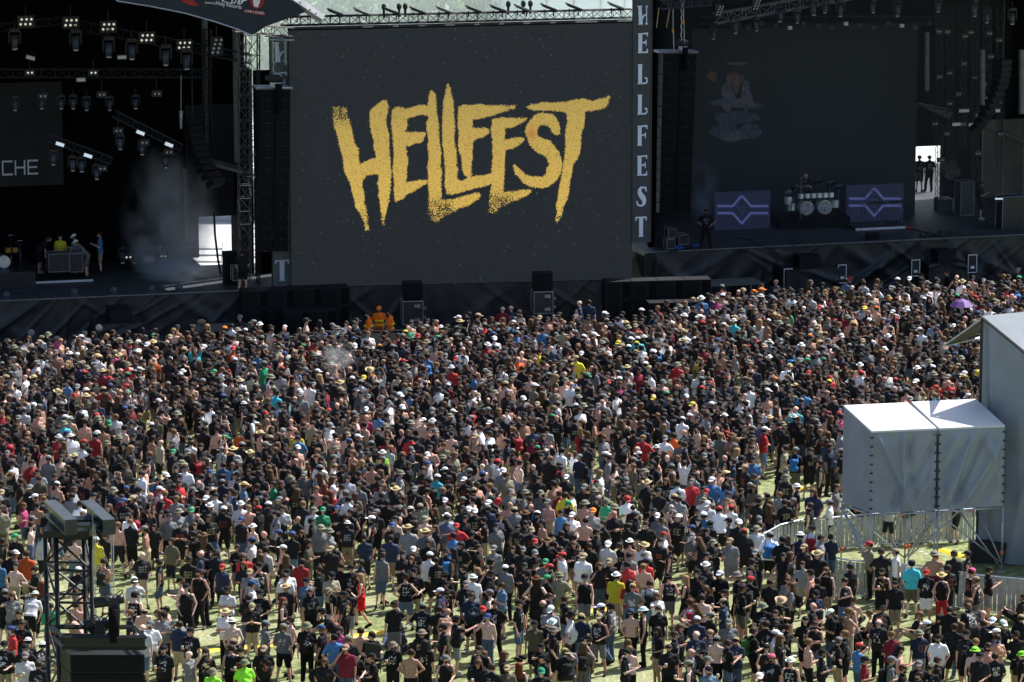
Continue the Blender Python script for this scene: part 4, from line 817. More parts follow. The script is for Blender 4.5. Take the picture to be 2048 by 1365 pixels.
# ================= TARP BOXES AND SCAFFOLD =================
ZB = 2.2
def tarp_box(fl, frr, bl, ytopf, ytopb, label, seed):
    a = P(*fl, ZB); b = P(*frr, ZB); d = P(*bl, ZB); c = b+(d-a)
    za = ztop(a, ytopf[0]); zb = ztop(b, ytopf[1]); zd = ztop(d, ytopb[0]); zc = zd-(za-zb)
    e = empty('tarp_box', label, 'tarp covered box', (0,0,0), 'grey tarp covered boxes on scaffolding')
    r = np.random.default_rng(seed)
    def panel(p, q, zp, zq, nm, amp=.17, n=40):
        u = (q-p); L_ = u.length; nrm = Vector((u.y, -u.x, 0)).normalized(); vs = []
        fo = [(r.uniform(0,1), r.uniform(-.9,.9), r.uniform(.02,.08), r.uniform(-.8,1)) for _ in range(12)]
        for j in range(n+1):
            for i in range(n+1):
                x = i/n; y = j/n; z = ZB+(zp+(zq-zp)*x-ZB)*y; dd = 0
                for c_, s_, w_, a_ in fo: k_ = (x-c_-s_*(y-.5))/w_; dd += a_*math.exp(-k_*k_)
                edge = min(1, 8*min(x,1-x), 8*min(y,1-y)+.1)
                vs.append(p+u*x+Vector((0,0,z-ZB))+nrm*(dd*amp*edge+.04*math.sin(x*3.14)*math.sin(y*3.14)))
        N = n+1; MB().add(vs, [(j*N+i,j*N+i+1,(j+1)*N+i+1,(j+1)*N+i) for j in range(n) for i in range(n)]).build(nm, M['tarp'], e, smooth=True)
    panel(a, b, za, zb, 'front_sheet'); panel(d, a, zd, za, 'side_sheet', .04); panel(c, d, zc, zd, 'back_sheet', .04); panel(b, c, zb, zc, 'side_sheet', .04)
    up = lambda v, z, o=0: Vector((v.x, v.y, z+o))
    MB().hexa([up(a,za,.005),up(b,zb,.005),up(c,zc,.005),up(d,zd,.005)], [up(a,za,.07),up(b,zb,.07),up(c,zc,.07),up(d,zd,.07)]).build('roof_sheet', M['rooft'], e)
    lac = MB()
    for q, zq in ((a,za),(b,zb)):
        for k in range(9): lac.box(up(q, ZB+(zq-ZB)*(k+.5)/9)+Vector((0,-.05,0)), (.1,.03,.05))
    lac.build('lacing', M['tarpseam'], e)
    return a, b, c, d
M['rooft'] = mat('sunlit_tarp_top', (.62,.65,.68), .6, var=.08, scale=1, bump=.25, bscale=1.5)  # lighter copy of the tarp, sunlight on the tops put into its colour
M['tarp2'] = M['tarp']
A1 = tarp_box((1741,1026),(1870,1022),(1684,1006),(867,861),(815,0),'left of the two grey tarp boxes on scaffolding',4)
A2 = tarp_box((1876,1021),(2006,1012),(1819,1000),(861,855),(808,0),'right of the two grey tarp boxes on scaffolding',9)
e = empty('scaffold', 'galvanised scaffold with orange markers under the tarp boxes', 'scaffold', (0,0,0))
corners = [A1[0],A1[1],A1[3],A1[2],A2[0],A2[1],A2[2],A2[3]]
for c in corners:
    MB().bar((c.x,c.y,.02),(c.x,c.y,ZB+.02),.032,8).build('upright', M['steel'], e, True); MB().box((c.x,c.y,.62),(.11,.11,.1)).build('marker', M['orange'], e)
    MB().box((c.x,c.y,.01),(.2,.2,.02)).build('foot_plate', M['steel'], e)
gz = lambda v, z: Vector((v.x, v.y, z))
for i, (p, q) in enumerate([(A1[0],A1[1]),(A1[3],A1[2]),(A1[0],A1[3]),(A2[0],A2[1]),(A2[3],A2[2]),(A2[0],A2[3]),(A2[1],A2[2]),(A1[1],A1[2])]):
    MB().bar(gz(p,ZB-.06),gz(q,ZB-.06),.032,8).build('ledger', M['steel'], e, True); 
    MB().bar(gz(p,ZB-.1 if i%2 else .25),gz(q,.25 if i%2 else ZB-.1),.027,8).build('brace', M['steel'], e, True)
    mid = (gz(p,ZB-.1)+gz(q,ZB-.1))/2; MB().box(mid-Vector((0,.05,0)),(.12,.05,.05)).build('marker', M['orange'], e)
MB().bar(gz(A1[0],ZB-.1)+Vector((-.9,1.0,0)), gz(A1[0],.0)+Vector((.6,-.2,.0)), .03, 8).bar(gz(A1[3],ZB-.1), gz(A1[3],.03)+Vector((1.0,-1.1,0)), .03, 8).bar(gz(A2[1],ZB-.1)+Vector((-1.5,0,0)), gz(A2[1],.05), .03, 8).build('brace', M['steel'], e, True)
# ================= TENT =================
e = empty('marquee', 'large grey tarp covered control tower with sunlit pale roof at the right edge', 'marquee', (0,0,0))
tb = P(1953,1119); tfr = P(2200,1150); zt1 = ztop(tb, 638); zt2 = ztop(tfr, 838)
dirn = (tfr-tb).normalized(); bk_ = tb+Vector((6.5,.6,0)); bf = tfr+Vector((6.5,.6,0))
def fold_panel(p, q, zp, zq, amp, n=50, seed=5, name='side_sheet', mm='tarp'):
    r = np.random.default_rng(seed); u = q-p; nrm = Vector((u.y,-u.x,0)).normalized(); vs = []
    fo = [(r.uniform(0,1), r.uniform(-.35,.35), r.uniform(.015,.05), r.uniform(-.7,1)) for _ in range(10)]
    for j in range(n+1):
        for i in range(n+1):
            x = i/n; y = j/n; dd = sum(a_*math.exp(-((x-c_-s_*(y-.5))/w_)**2) for c_, s_, w_, a_ in fo)
            vs.append(p+u*x+Vector((0,0,(zp+(zq-zp)*x)*y))+nrm*(dd*amp+.1*math.sin(y*9)*math.exp(-((y-.48)/.1)**2)))
    N = n+1; return MB().add(vs, [(j*N+i,j*N+i+1,(j+1)*N+i+1,(j+1)*N+i) for j in range(n) for i in range(n)]).build(name, M[mm], e, smooth=True)
fold_panel(tb, tfr, zt1, zt2, .26)
fold_panel(bk_, tb, zt1, zt1, .06, 16, 8, 'back_sheet')
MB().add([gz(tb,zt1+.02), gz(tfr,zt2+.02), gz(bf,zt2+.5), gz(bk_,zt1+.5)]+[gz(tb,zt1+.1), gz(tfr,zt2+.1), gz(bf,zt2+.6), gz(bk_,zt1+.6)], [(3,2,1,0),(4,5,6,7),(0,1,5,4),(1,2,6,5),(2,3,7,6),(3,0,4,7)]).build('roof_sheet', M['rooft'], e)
MB().bar(gz(tb,zt1+.04), gz(tfr,zt2+.04), .05).bar(gz(tb,.1), gz(tb,zt1), .05).build('seam', M['tarpseam'], e)
p0 = gz(tb,zt1-.05)
MB().add([p0, p0+Vector((-1.0,1.6,-1.15)), p0+Vector((.1,2.2,-.95)), p0+Vector((.3,1.2,.05))]+[v+Vector((0,0,.03)) for v in (p0, p0+Vector((-1.0,1.6,-1.15)), p0+Vector((.1,2.2,-.95)), p0+Vector((.3,1.2,.05)))], [(3,2,1,0),(4,5,6,7),(0,1,5,4),(1,2,6,5),(2,3,7,6),(3,0,4,7)]).build('awning', M['greenlt'], e)
MB().bar(p0+Vector((-1.05,1.6,-1.17)), p0+Vector((.2,2.2,-1.0)), .035).bar(p0+Vector((-1.05,1.6,-1.15)), p0+Vector((0,0,.05)), .03).build('awning_pole', M['steel'], e)
tag(MB().bar((tb.x-.05,tb.y-.4,0),(tb.x+1.2,tb.y-.9,0.0),.03).box((tb.x+.5,tb.y-.35,.35),(1.6,.5,.7)).build('base_ballast', M['black']), 'black ballast block at the foot of the grey control tower', 'ballast')
# ================= CROWD BARRIERS =================
bm_ = mat('barrier_sheet', (.38,.40,.42), .5, .35, var=.2, scale=4)
def barrier_run(pts, h, group, lab, fancy=True, step=1.05, fill=.44):
    k = 0; pts = [P(x, y, h) for x, y in pts]
    for a, b in zip(pts, pts[1:]):
        L_ = (b-a).length; n = max(1, round(L_/step))
        for i in range(n):
            p = a+(b-a)*(i/n); q = a+(b-a)*((i+1)/n); u = (q-p).normalized(); nn = Vector((-u.y,u.x,0)); p = Vector((p.x,p.y,0))+u*.015; q = Vector((q.x,q.y,0))-u*.015; w_ = (q-p).length
            e = empty('crowd_barrier', lab(k), 'crowd barrier', p, group, math.atan2(u.y,u.x)); k += 1
            fr_ = MB().bar((0,0,.03),(0,0,h),.025).bar((w_,0,.03),(w_,0,h),.025).bar((0,0,h),(w_,0,h),.03).bar((0,0,.08),(w_,0,.08),.02); fr_.build('frame', M['steel'], e)
            if fancy:
                sh = MB(); nb = 6 if fill > .4 else 11
                for j in range(nb): x0 = w_*(j+.5-fill)/nb; x1 = w_*(j+.5+fill)/nb; sh.box(((x0+x1)/2,.012 if j%2 else -.008,h*.52),(x1-x0,.012,h*.86))
                sh.build('sheet', bm_, e)
                MB().bar((w_*.1,.0,h*.9),(w_*.1,1.0,.05),.022).bar((w_*.9,.0,h*.9),(w_*.9,1.0,.05),.022).bar((w_*.1,1.0,.05),(w_*.9,1.0,.05),.022).build('brace', M['alu'], e)
cnt = ['first','second','third','fourth','fifth','sixth','seventh','eighth','ninth','tenth','eleventh','twelfth','thirteenth','fourteenth','fifteenth','sixteenth','seventeenth','eighteenth','nineteenth','twentieth']
cw = lambda k: cnt[k] if k < 20 else (cnt[19] if k == 19 else 'number %d' % (k+1))
barrier_run([(1524,1070),(1560,1050),(1600,1040),(1680,1034),(1780,1026),(1900,1020),(1950,1017)], 1.15, 'barriers behind the scaffolding', lambda k: f'metal crowd barrier in the back run behind the scaffolding, {cw(k)} from its left end', fill=.40)
barrier_run([(1520,1076),(1560,1080),(1610,1092),(1655,1108)], 1.15, 'barriers left of the scaffolding', lambda k: f'narrow barrier in the slanting run with people leaning on it, {cw(k)} from its left end')
barrier_run([(1672,1116),(1700,1121),(1760,1124),(1860,1134),(1950,1150),(2060,1160)], 1.25, 'pale barriers in front of the scaffolding', lambda k: f'pale sheet crowd barrier in the front run below the scaffolding, {cw(k)} from its left end')
PITF = Frame(P(-40,709,1.1), P(583,690,1.1)); 
def pit_run(fr, off, sx0, sx1, nm):
    a = fr(sx0,-off,0); b = fr(sx1,-off,0); n = int((b-a).length/1.2); 
    for i in range(n):
        p = a+(b-a)*(i/n); w_ = (b-a).length/n-.02
        e = empty('crowd_barrier', f'dark pit barrier segment before the {nm}, {cw(i)} from the left', 'crowd barrier', p, 'pit barriers along the stage fronts', fr.ang)
        MB().bar((0,0,.03),(0,0,1.1),.02).bar((w_,0,.03),(w_,0,1.1),.02).bar((0,0,1.1),(w_,0,1.1),.03).box((w_/2,0,.55),(w_-.06,.02,.9)).build('frame', M['greysteel'], e)
pit_run(FL, 5.2, 0, FL.L, 'left stage'); pit_run(FS, 4.5, 0, FS.L, 'big screen'); pit_run(FR, 6.2, 0, FR.L, 'right stage')
# ================= DELAY TOWER (near, lower left) =================
YT = 80.0
def T(px, py, dy=0): return Q(px, py, YT+dy)
e = empty('delay_tower', 'black lattice delay tower top with two projecting steel beams', 'tower', (0,0,0))
blk = mat('near_black_steel', (.009,.010,.012), .45, .2)
top = T(0,1072).z; low = 4.0
cxs = {'fl': T(112,1080,0), 'fr': T(182,1080,-.05), 'bl': T(91,1080,.72), 'br': T(168,1080,.67)}
cn = [Vector((v.x, v.y, 0)) for v in (cxs['fl'],cxs['fr'],cxs['br'],cxs['bl'])]
for v in cn: MB().bar((v.x,v.y,low),(v.x,v.y,top),.052,10).build('chord', blk, e, True)
zs = [top-.05]
for k in range(14):
    z1 = top-.05-k*.68; z0 = z1-.68
    mb = MB()
    for i in range(4):
        p, q = cn[i], cn[(i+1)%4]; mb.bar((p.x,p.y,z1),(q.x,q.y,z1),.028,6)
        if (k+i)%2: p, q = q, p
        mb.bar((p.x,p.y,z1-.02),(q.x,q.y,z0+.02),.025,6)
    mb.build('lattice_bay', blk, e)
mb = MB(); cc = sum(cn, Vector())/4; mb.box((cc.x,cc.y,top+.06),(.95,.95,.14)); mb.build('head_block', blk, e)
bs = mat('beam_steel', (.05,.058,.066), .4, .4)
for (a, b) in (((100,1022),(142,1052)),((175,1018),(218,1047))):
    pa = T(a[0],a[1],1.0); pb = T(b[0],b[1],-.75); z = top+.36
    pa.z = z; pb.z = z
    u = (pb-pa).normalized(); s_ = Vector((u.y,-u.x,0)); mb = MB()
    for (z0, z1, w0) in ((-.16,-.12,.13),(-.12,.12,.02),(.12,.16,.13)):
        q = [pa-s_*w0, pb-s_*w0, pb+s_*w0, pa+s_*w0]; mb.hexa([v+Vector((0,0,z0)) for v in q], [v+Vector((0,0,z1)) for v in q])
    q = [pb-s_*.13-u*.02, pb+u*.02-s_*.13, pb+u*.02+s_*.13, pb-u*.02+s_*.13]; mb.hexa([v+Vector((0,0,-.157)) for v in q],[v+Vector((0,0,.157)) for v in q])
    mb.build('beam', bs, e)
mb = MB(); p = T(125,1036,.2); q = T(190,1033,.2); p.z = q.z = top+.3; mb.bar(p,q,.07); mb.build('cross_beam', bs, e); mb = MB(); p = T(140,1048,-.3); q = T(205,1045,-.3); p.z = q.z = top+.3; mb.bar(p,q,.06); mb.build('cross_beam', bs, e)
e = empty('line_array', 'big black line array hanging on the delay tower at lower left', 'loudspeaker', (0,0,0), 'main line arrays')
a = T(140,1308,-.9); b = T(289,1302,-.9); d = Vector((0,0,0)); bk = Vector((-.28,.75,0)); zA = T(0,1310,-.9).z
for k in range(6):
    z1 = zA-.42*k; z0 = z1-.40; g_ = gz
    cabm = MB().hexa([g_(a,z0),g_(b,z0),g_(b+bk,z0),g_(a+bk,z0)],[g_(a,z1),g_(b,z1),g_(b+bk,z1),g_(a+bk,z1)]).build('speaker_cabinet', M['cab'], e)
    dd = Vector((0,-.015,0)); MB().hexa([g_(a+dd+(b-a)*.03,z0+.04),g_(a+dd+(b-a)*.97,z0+.04),g_(a+(b-a)*.97,z0+.04),g_(a+(b-a)*.03,z0+.04)],[g_(a+dd+(b-a)*.03,z1-.04),g_(a+dd+(b-a)*.97,z1-.04),g_(a+(b-a)*.97,z1-.04),g_(a+(b-a)*.03,z1-.04)]).build('grille', M['grille'], cabm)
mb = MB(); r = .05; Z_ = zA+.16
a2 = gz(a,Z_)+Vector((-.12,-.05,0)); b2 = gz(b,Z_)+Vector((.02,-.05,0))
for dz in (0,.22): mb.bar(a2+Vector((0,0,dz)),b2+Vector((0,0,dz)),r).bar(a2+bk*1.1+Vector((0,0,dz)),b2+bk*1.1+Vector((0,0,dz)),r).bar(a2+Vector((0,0,dz)),a2+bk*1.1+Vector((0,0,dz)),r).bar(b2+Vector((0,0,dz)),b2+bk*1.1+Vector((0,0,dz)),r)
mb.box((a2+b2)/2+Vector((0,-.02,.11)), ((b2-a2).length,.03,.24), Matrix.Rotation(math.atan2((b2-a2).y,(b2-a2).x),3,'Z')); mb.build('rigging_frame', blk, e)
for k, (x0, x1, y, dy, bagx, y0_, y1_) in enumerate([(185,248,1202,-.7,229,1220,1284),(168,220,1247,-.2,205,1262,1300)]):
    e = empty('motor_hoist', ['upper','lower'][k]+' black chain motor above the delay tower array', 'hoist', (0,0,0), 'chain motors on the delay tower')
    MB().bar(T(x0+4,y+4,dy),T(x1-14,y-2,dy),.115,14).bar(T(x1-16,y-2,dy),T(x1,y-4,dy),.10,12).build('motor', blk, e, True)
    MB().box(T(x1-20,y+6,dy),(.22,.24,.3)).path([T(x1-30+8*math.cos(i*.7),y-8+8*math.sin(i*.7),dy-.15) for i in range(12)],.012).path([T(x1-12+10*math.cos(i*.6+1),y-12+9*math.sin(i*.6),dy-.12) for i in range(12)],.012).build('fittings', M['dsteel'], e)
    if k == 0: MB().bar(T(bagx,1219,dy-.2),T(bagx-2,1284,dy-.2),.12,12,.115).build('chain_bag', M['blackcloth'], e, True)
    ch = MB(); tx = [222,186][k]
    for dx in (0, 4): ch.bar(T(tx+dx,1050,-.6),T(tx+dx+2,y-8,dy),.011)
    ch.build('chain', M['steel'], e)
v = [T(x,y,-.72) for x,y in ((188,1020),(185,1035),(188,1060),(196,1085),(206,1100),(214,1120),(222,1140),(228,1170))]; tag(MB().path(v,.010,5).build('cable', mat('pale_cable',(.3,.33,.36),.5)), 'pale thin cable looping down from the delay tower beams', 'cable')
# ================= SMALL FIELD THINGS =================
def ramp_thing(pts, label, w_=.35):
    mb = MB()
    for a, b in zip(pts, pts[1:]):
        a = P(*a); b = P(*b); u = (b-a).normalized(); s_ = Vector((-u.y,u.x,0))*w_/2
        mb.add([a-s_+Vector((0,0,.005)),b-s_+Vector((0,0,.005)),b+s_+Vector((0,0,.005)),a+s_+Vector((0,0,.005)),a-s_*.5+Vector((0,0,.06)),b-s_*.5+Vector((0,0,.06)),b+s_*.5+Vector((0,0,.06)),a+s_*.5+Vector((0,0,.06))],[(0,1,5,4),(1,2,6,5),(2,3,7,6),(3,0,4,7),(4,5,6,7)])
    tag(mb.build('cable_ramp', M['yellow']), label, 'cable ramp', 'yellow cable ramps on the grass')
ramp_thing([(1885,1101),(1931,1115)], 'yellow cable ramp on the grass under the right tarp box', .5); ramp_thing([(1555,968),(1610,980)], 'yellow cable ramp in the grass gap left of the tarp boxes')
ramp_thing([(690,1277),(790,1263)], 'yellow cable ramp on the grass near the woman in the red dress'); ramp_thing([(400,1305),(560,1290)], 'yellow cable ramp on the grass near the lower left'); ramp_thing([(1176,1224),(1240,1216)], 'yellow cable ramp by the person in the yellow shirt')
e = empty('umbrella', 'open purple umbrella over the crowd at the right', 'umbrella', P(1923,612,2.0))
MB().add([(0,0,.32)]+[(.52*math.cos(i*math.pi/4+.2),.52*math.sin(i*math.pi/4+.2),.0+(.0)) for i in range(8)]+[(.30*math.cos(i*math.pi/4+.2),.30*math.sin(i*math.pi/4+.2),.21) for i in range(8)], [(0,9+i,9+(i+1)%8) for i in range(8)]+[(9+i,1+i,1+(i+1)%8,9+(i+1)%8) for i in range(8)]).build('canopy', M['purple'], e); MB().bar((0,0,-.75),(0,0,.36),.012,6).build('shaft', M['steel'], e)
def chair(px, py, rz, m, label):
    e = empty('camping_chair', label, 'folding chair', P(px,py,0), 'folding camping chairs on the grass', rz)
    MB().box((0,0,.40),(.5,.45,.03)).build('seat', m, e); MB().box((0,.25,.66),(.5,.03,.45), Matrix.Rotation(-.15,3,'X')).build('backrest', m, e)
    for sx in (-.26,.26):
        for sy in (-.2,.22): MB().bar((sx,sy,0),(-sx*.9,sy,.42) if sy<0 else (sx,sy+.05,.85),.014,6).build('leg', M['dsteel'], e)
oc = mat('orange_canvas',(.6,.12,.02),.8); dk = mat('dark_canvas',(.02,.03,.03),.8); rc_ = mat('red_canvas',(.4,.03,.03),.8)
chair(55,1220,.8,dk,'dark folding chair on the grass at the far lower left'); chair(755,1340,2.6,dk,'dark folding chair with papers among the seated people'); chair(484,925,.2,oc,'orange folding chair in the middle left of the crowd'); chair(1175,985,1.0,rc_,'red folding chair in the middle of the crowd'); chair(1180,880,2.0,dk,'small dark folding chair on the grass patch in mid crowd')
lt_ = random.Random(4); mb = MB()
for i in range(420):
    v = P(lt_.uniform(-20,2060), lt_.uniform(900,1420), .012); a_ = lt_.uniform(0,3); q = Vector((math.cos(a_),math.sin(a_),0))*lt_.uniform(.03,.08); r_2 = Vector((-q.y,q.x,0))*lt_.uniform(.4,1)
    mb.add([v-q-r_2, v+q-r_2, v+q+r_2, v-q+r_2, v+Vector((0,0,.02))], [(0,1,4),(1,2,4),(2,3,4),(3,0,4)])
tag(mb.build('litter', mat('litter_paper', (.6,.6,.56), .8)), 'scattered paper and crushed cups lying on the trampled grass', 'litter', kind='stuff')
# ================= SMOKE =================
def smoke(name, label, a, b, dens, col, scale, seed, fall=1.0, thr=(.42,.7), emis=0):
    c = (a+b)/2; d = b-a
    me = MB().box((0,0,0),(2,2,2)); o = me.build(name, bpy.data.materials.new(name+'_air')); o.location = c; o.scale = (d.x/2, d.y/2, d.z/2)
    tag(o, label, 'smoke', kind='stuff'); m = o.data.materials[0]; m.use_nodes = True; t = m.node_tree; t.nodes.remove(t.nodes['Principled BSDF']); L = t.links.new
    v = t.nodes.new('ShaderNodeVolumePrincipled'); v.inputs['Color'].default_value = (*col, 1); v.inputs['Anisotropy'].default_value = .2
    L(v.outputs[0], t.nodes['Material Output'].inputs['Volume'])
    tc = t.nodes.new('ShaderNodeTexCoord'); ln = t.nodes.new('ShaderNodeVectorMath'); ln.operation = 'LENGTH'; L(tc.outputs['Object'], ln.inputs[0])
    mr = t.nodes.new('ShaderNodeMapRange'); mr.inputs['From Min'].default_value = 1.0; mr.inputs['From Max'].default_value = .0; mr.interpolation_type='SMOOTHERSTEP'; L(ln.outputs['Value'], mr.inputs['Value'])
    n = t.nodes.new('ShaderNodeTexNoise'); n.noise_dimensions = '4D'; n.inputs['W'].default_value = seed; n.inputs['Scale'].default_value = scale; n.inputs['Detail'].default_value = 3; L(tc.outputs['Object'], n.inputs['Vector'])
    m2 = t.nodes.new('ShaderNodeMapRange'); m2.inputs['From Min'].default_value = thr[0]; m2.inputs['From Max'].default_value = thr[1]; L(n.outputs['Fac'], m2.inputs['Value'])
    x = t.nodes.new('ShaderNodeMath'); x.operation = 'MULTIPLY'; L(mr.outputs[0], x.inputs[0]); L(m2.outputs[0], x.inputs[1])
    y = t.nodes.new('ShaderNodeMath'); y.operation = 'MULTIPLY'; L(x.outputs[0], y.inputs[0]); y.inputs[1].default_value = dens; L(y.outputs[0], v.inputs['Density'])
    return o
c = FL.at(345,430,5.5); smoke('smoke', 'blue grey stage smoke drifting before the opening of the left stage', c-Vector((2.6,2.0,4.4)), c+Vector((2.3,2.5,3.6)), 9, (.78,.82,.88), 1.5, 3.3, thr=(.44,.66))
c = FL.at(410,560,3.5); smoke('smoke', 'thin smoke lying low on the left stage floor near the opening', c-Vector((3.4,2.0,.5)), c+Vector((1.0,2.0,1.2)), 2.5, (.75,.84,.95), 1.6, 5)
c = FR.at(1395,420,3); smoke('smoke', 'thin blue smoke rising at the left end of the right stage', c-Vector((1.1,1,1.3)), c+Vector((1.3,1,3.0)), 1.1, (.6,.78,1), 1.4, 8)
c = P(675,735,1.7); smoke('smoke', 'thin white puff of vapour above the crowd left of centre', c-Vector((.9,.6,.6)), c+Vector((.9,.6,1.3)), 1.3, (.95,.97,1), 1.8, 2, thr=(.46,.66))
b4 = [FR(1.2,1.0,HS+.02), FR(rL-4,1.0,HS+.02), FR(rL-4,7.1,HS+.02), FR(2.4,7.1,HS+.02)]
o = MB().hexa(b4, [v+Vector((0,0,11.5)) for v in b4]).build('stage_haze', bpy.data.materials.new('stage_haze_air')); tag(o, 'thin blue stage haze filling the right stage before its backdrop', 'haze', kind='stuff')
m = o.data.materials[0]; m.use_nodes = True; t = m.node_tree; t.nodes.remove(t.nodes['Principled BSDF']); v = t.nodes.new('ShaderNodeVolumePrincipled'); v.inputs['Color'].default_value = (.75,.86,1,1); v.inputs['Density'].default_value = .011; t.links.new(v.outputs[0], t.nodes['Material Output'].inputs['Volume'])
# dust and haze hanging behind the stages, where the trees and hall fade
o = MB().box((4,218,10),(150,26,24)).build('backstage_dust_haze', bpy.data.materials.new('dust_air')); tag(o, 'pale dust haze hanging behind the screen before the trees', 'haze', kind='stuff')
m = o.data.materials[0]; m.use_nodes = True; t = m.node_tree; t.nodes.remove(t.nodes['Principled BSDF']); v = t.nodes.new('ShaderNodeVolumePrincipled'); v.inputs['Color'].default_value = (.90,1,.98,1); v.inputs['Density'].default_value = .024; v.inputs['Anisotropy'].default_value = .3; t.links.new(v.outputs[0], t.nodes['Material Output'].inputs['Volume'])
# ================= PEOPLE =================
def attrmat(name, kind):
    m = bpy.data.materials.new(name); m.use_nodes = True; t = m.node_tree; b = t.nodes['Principled BSDF']; L = t.links.new
    b.inputs['Roughness'].default_value = {'skin':.5,'cloth':.85,'hair':.6}.get(kind,.7); b.inputs['Specular IOR Level'].default_value = .35 if kind=='skin' else .15
    oi = t.nodes.new('ShaderNodeObjectInfo'); tc = t.nodes.new('ShaderNodeTexCoord')
    n = t.nodes.new('ShaderNodeTexNoise'); n.inputs['Scale'].default_value = 9 if kind!='hair' else 40; n.inputs['Detail'].default_value = 4; L(tc.outputs['Object'], n.inputs['Vector'])
    mr = t.nodes.new('ShaderNodeMapRange'); mr.inputs['To Min'].default_value = .72; mr.inputs['To Max'].default_value = 1.28; L(n.outputs['Fac'], mr.inputs['Value'])
    mu = t.nodes.new('ShaderNodeMix'); mu.data_type='RGBA'; mu.blend_type='MULTIPLY'; mu.inputs['Factor'].default_value=1; L(oi.outputs['Color'], mu.inputs['A']); L(mr.outputs[0], mu.inputs['B'])
    out = mu.outputs['Result']
    if kind == 'cloth':
        bp = t.nodes.new('ShaderNodeBump'); bp.inputs['Strength'].default_value=.7; bp.inputs['Distance'].default_value=.03; L(n.outputs['Fac'], bp.inputs['Height']); L(bp.outputs['Normal'], b.inputs['Normal'])
    if kind == 'print':      # printed front and back of a shirt
        sx = t.nodes.new('ShaderNodeSeparateXYZ'); L(tc.outputs['Object'], sx.inputs[0])
        def mth(op, a, c=None):
            q = t.nodes.new('ShaderNodeMath'); q.operation = op
            for i, v in enumerate((a, c)):
                if v is None: continue
                if isinstance(v,(int,float)): q.inputs[i].default_value = v
                else: L(v, q.inputs[i])
            return q.outputs[0]
        w1 = mth('LESS_THAN', mth('ABSOLUTE', sx.outputs['X']), .105); zc = mth('ABSOLUTE', mth('SUBTRACT', sx.outputs['Z'], 1.24)); w2 = mth('LESS_THAN', zc, .13)
        n2 = t.nodes.new('ShaderNodeTexNoise'); n2.noise_dimensions='4D'; n2.inputs['Scale'].default_value = 17; n2.inputs['Detail'].default_value=2; L(tc.outputs['Object'], n2.inputs['Vector']); L(mth('MULTIPLY', oi.outputs['Random'], 50), n2.inputs['W'])
        k = mth('MULTIPLY', mth('MULTIPLY', w1, w2), mth('GREATER_THAN', n2.outputs['Fac'], .53)); k = mth('MULTIPLY', k, oi.outputs['Alpha'])
        hs = t.nodes.new('ShaderNodeValToRGB'); hs.color_ramp.interpolation='CONSTANT'; e = hs.color_ramp.elements; e[0].color=(.6,.6,.58,1); e[1].position=.6; e[1].color=(.35,.1,.06,1); q = e.new(.75); q.color=(.55,.45,.15,1); q=e.new(.85); q.color=(.3,.34,.4,1); L(mth('FRACT', mth('MULTIPLY', oi.outputs['Random'], 7)), hs.inputs['Fac'])
        m3 = t.nodes.new('ShaderNodeMix'); m3.data_type='RGBA'; L(k, m3.inputs['Factor']); L(out, m3.inputs['A']); L(hs.outputs['Color'], m3.inputs['B']); out = m3.outputs['Result']
    L(out, b.inputs['Base Color']); return m
MP = {k: attrmat('person_'+k, k) for k in ('skin','cloth','print','hair')}
MP['dark'] = mat('dark_glasses', (.01,.01,.012), .2); MP['face'] = mat('face_marks', (.10,.045,.035), .6)
V = Vector
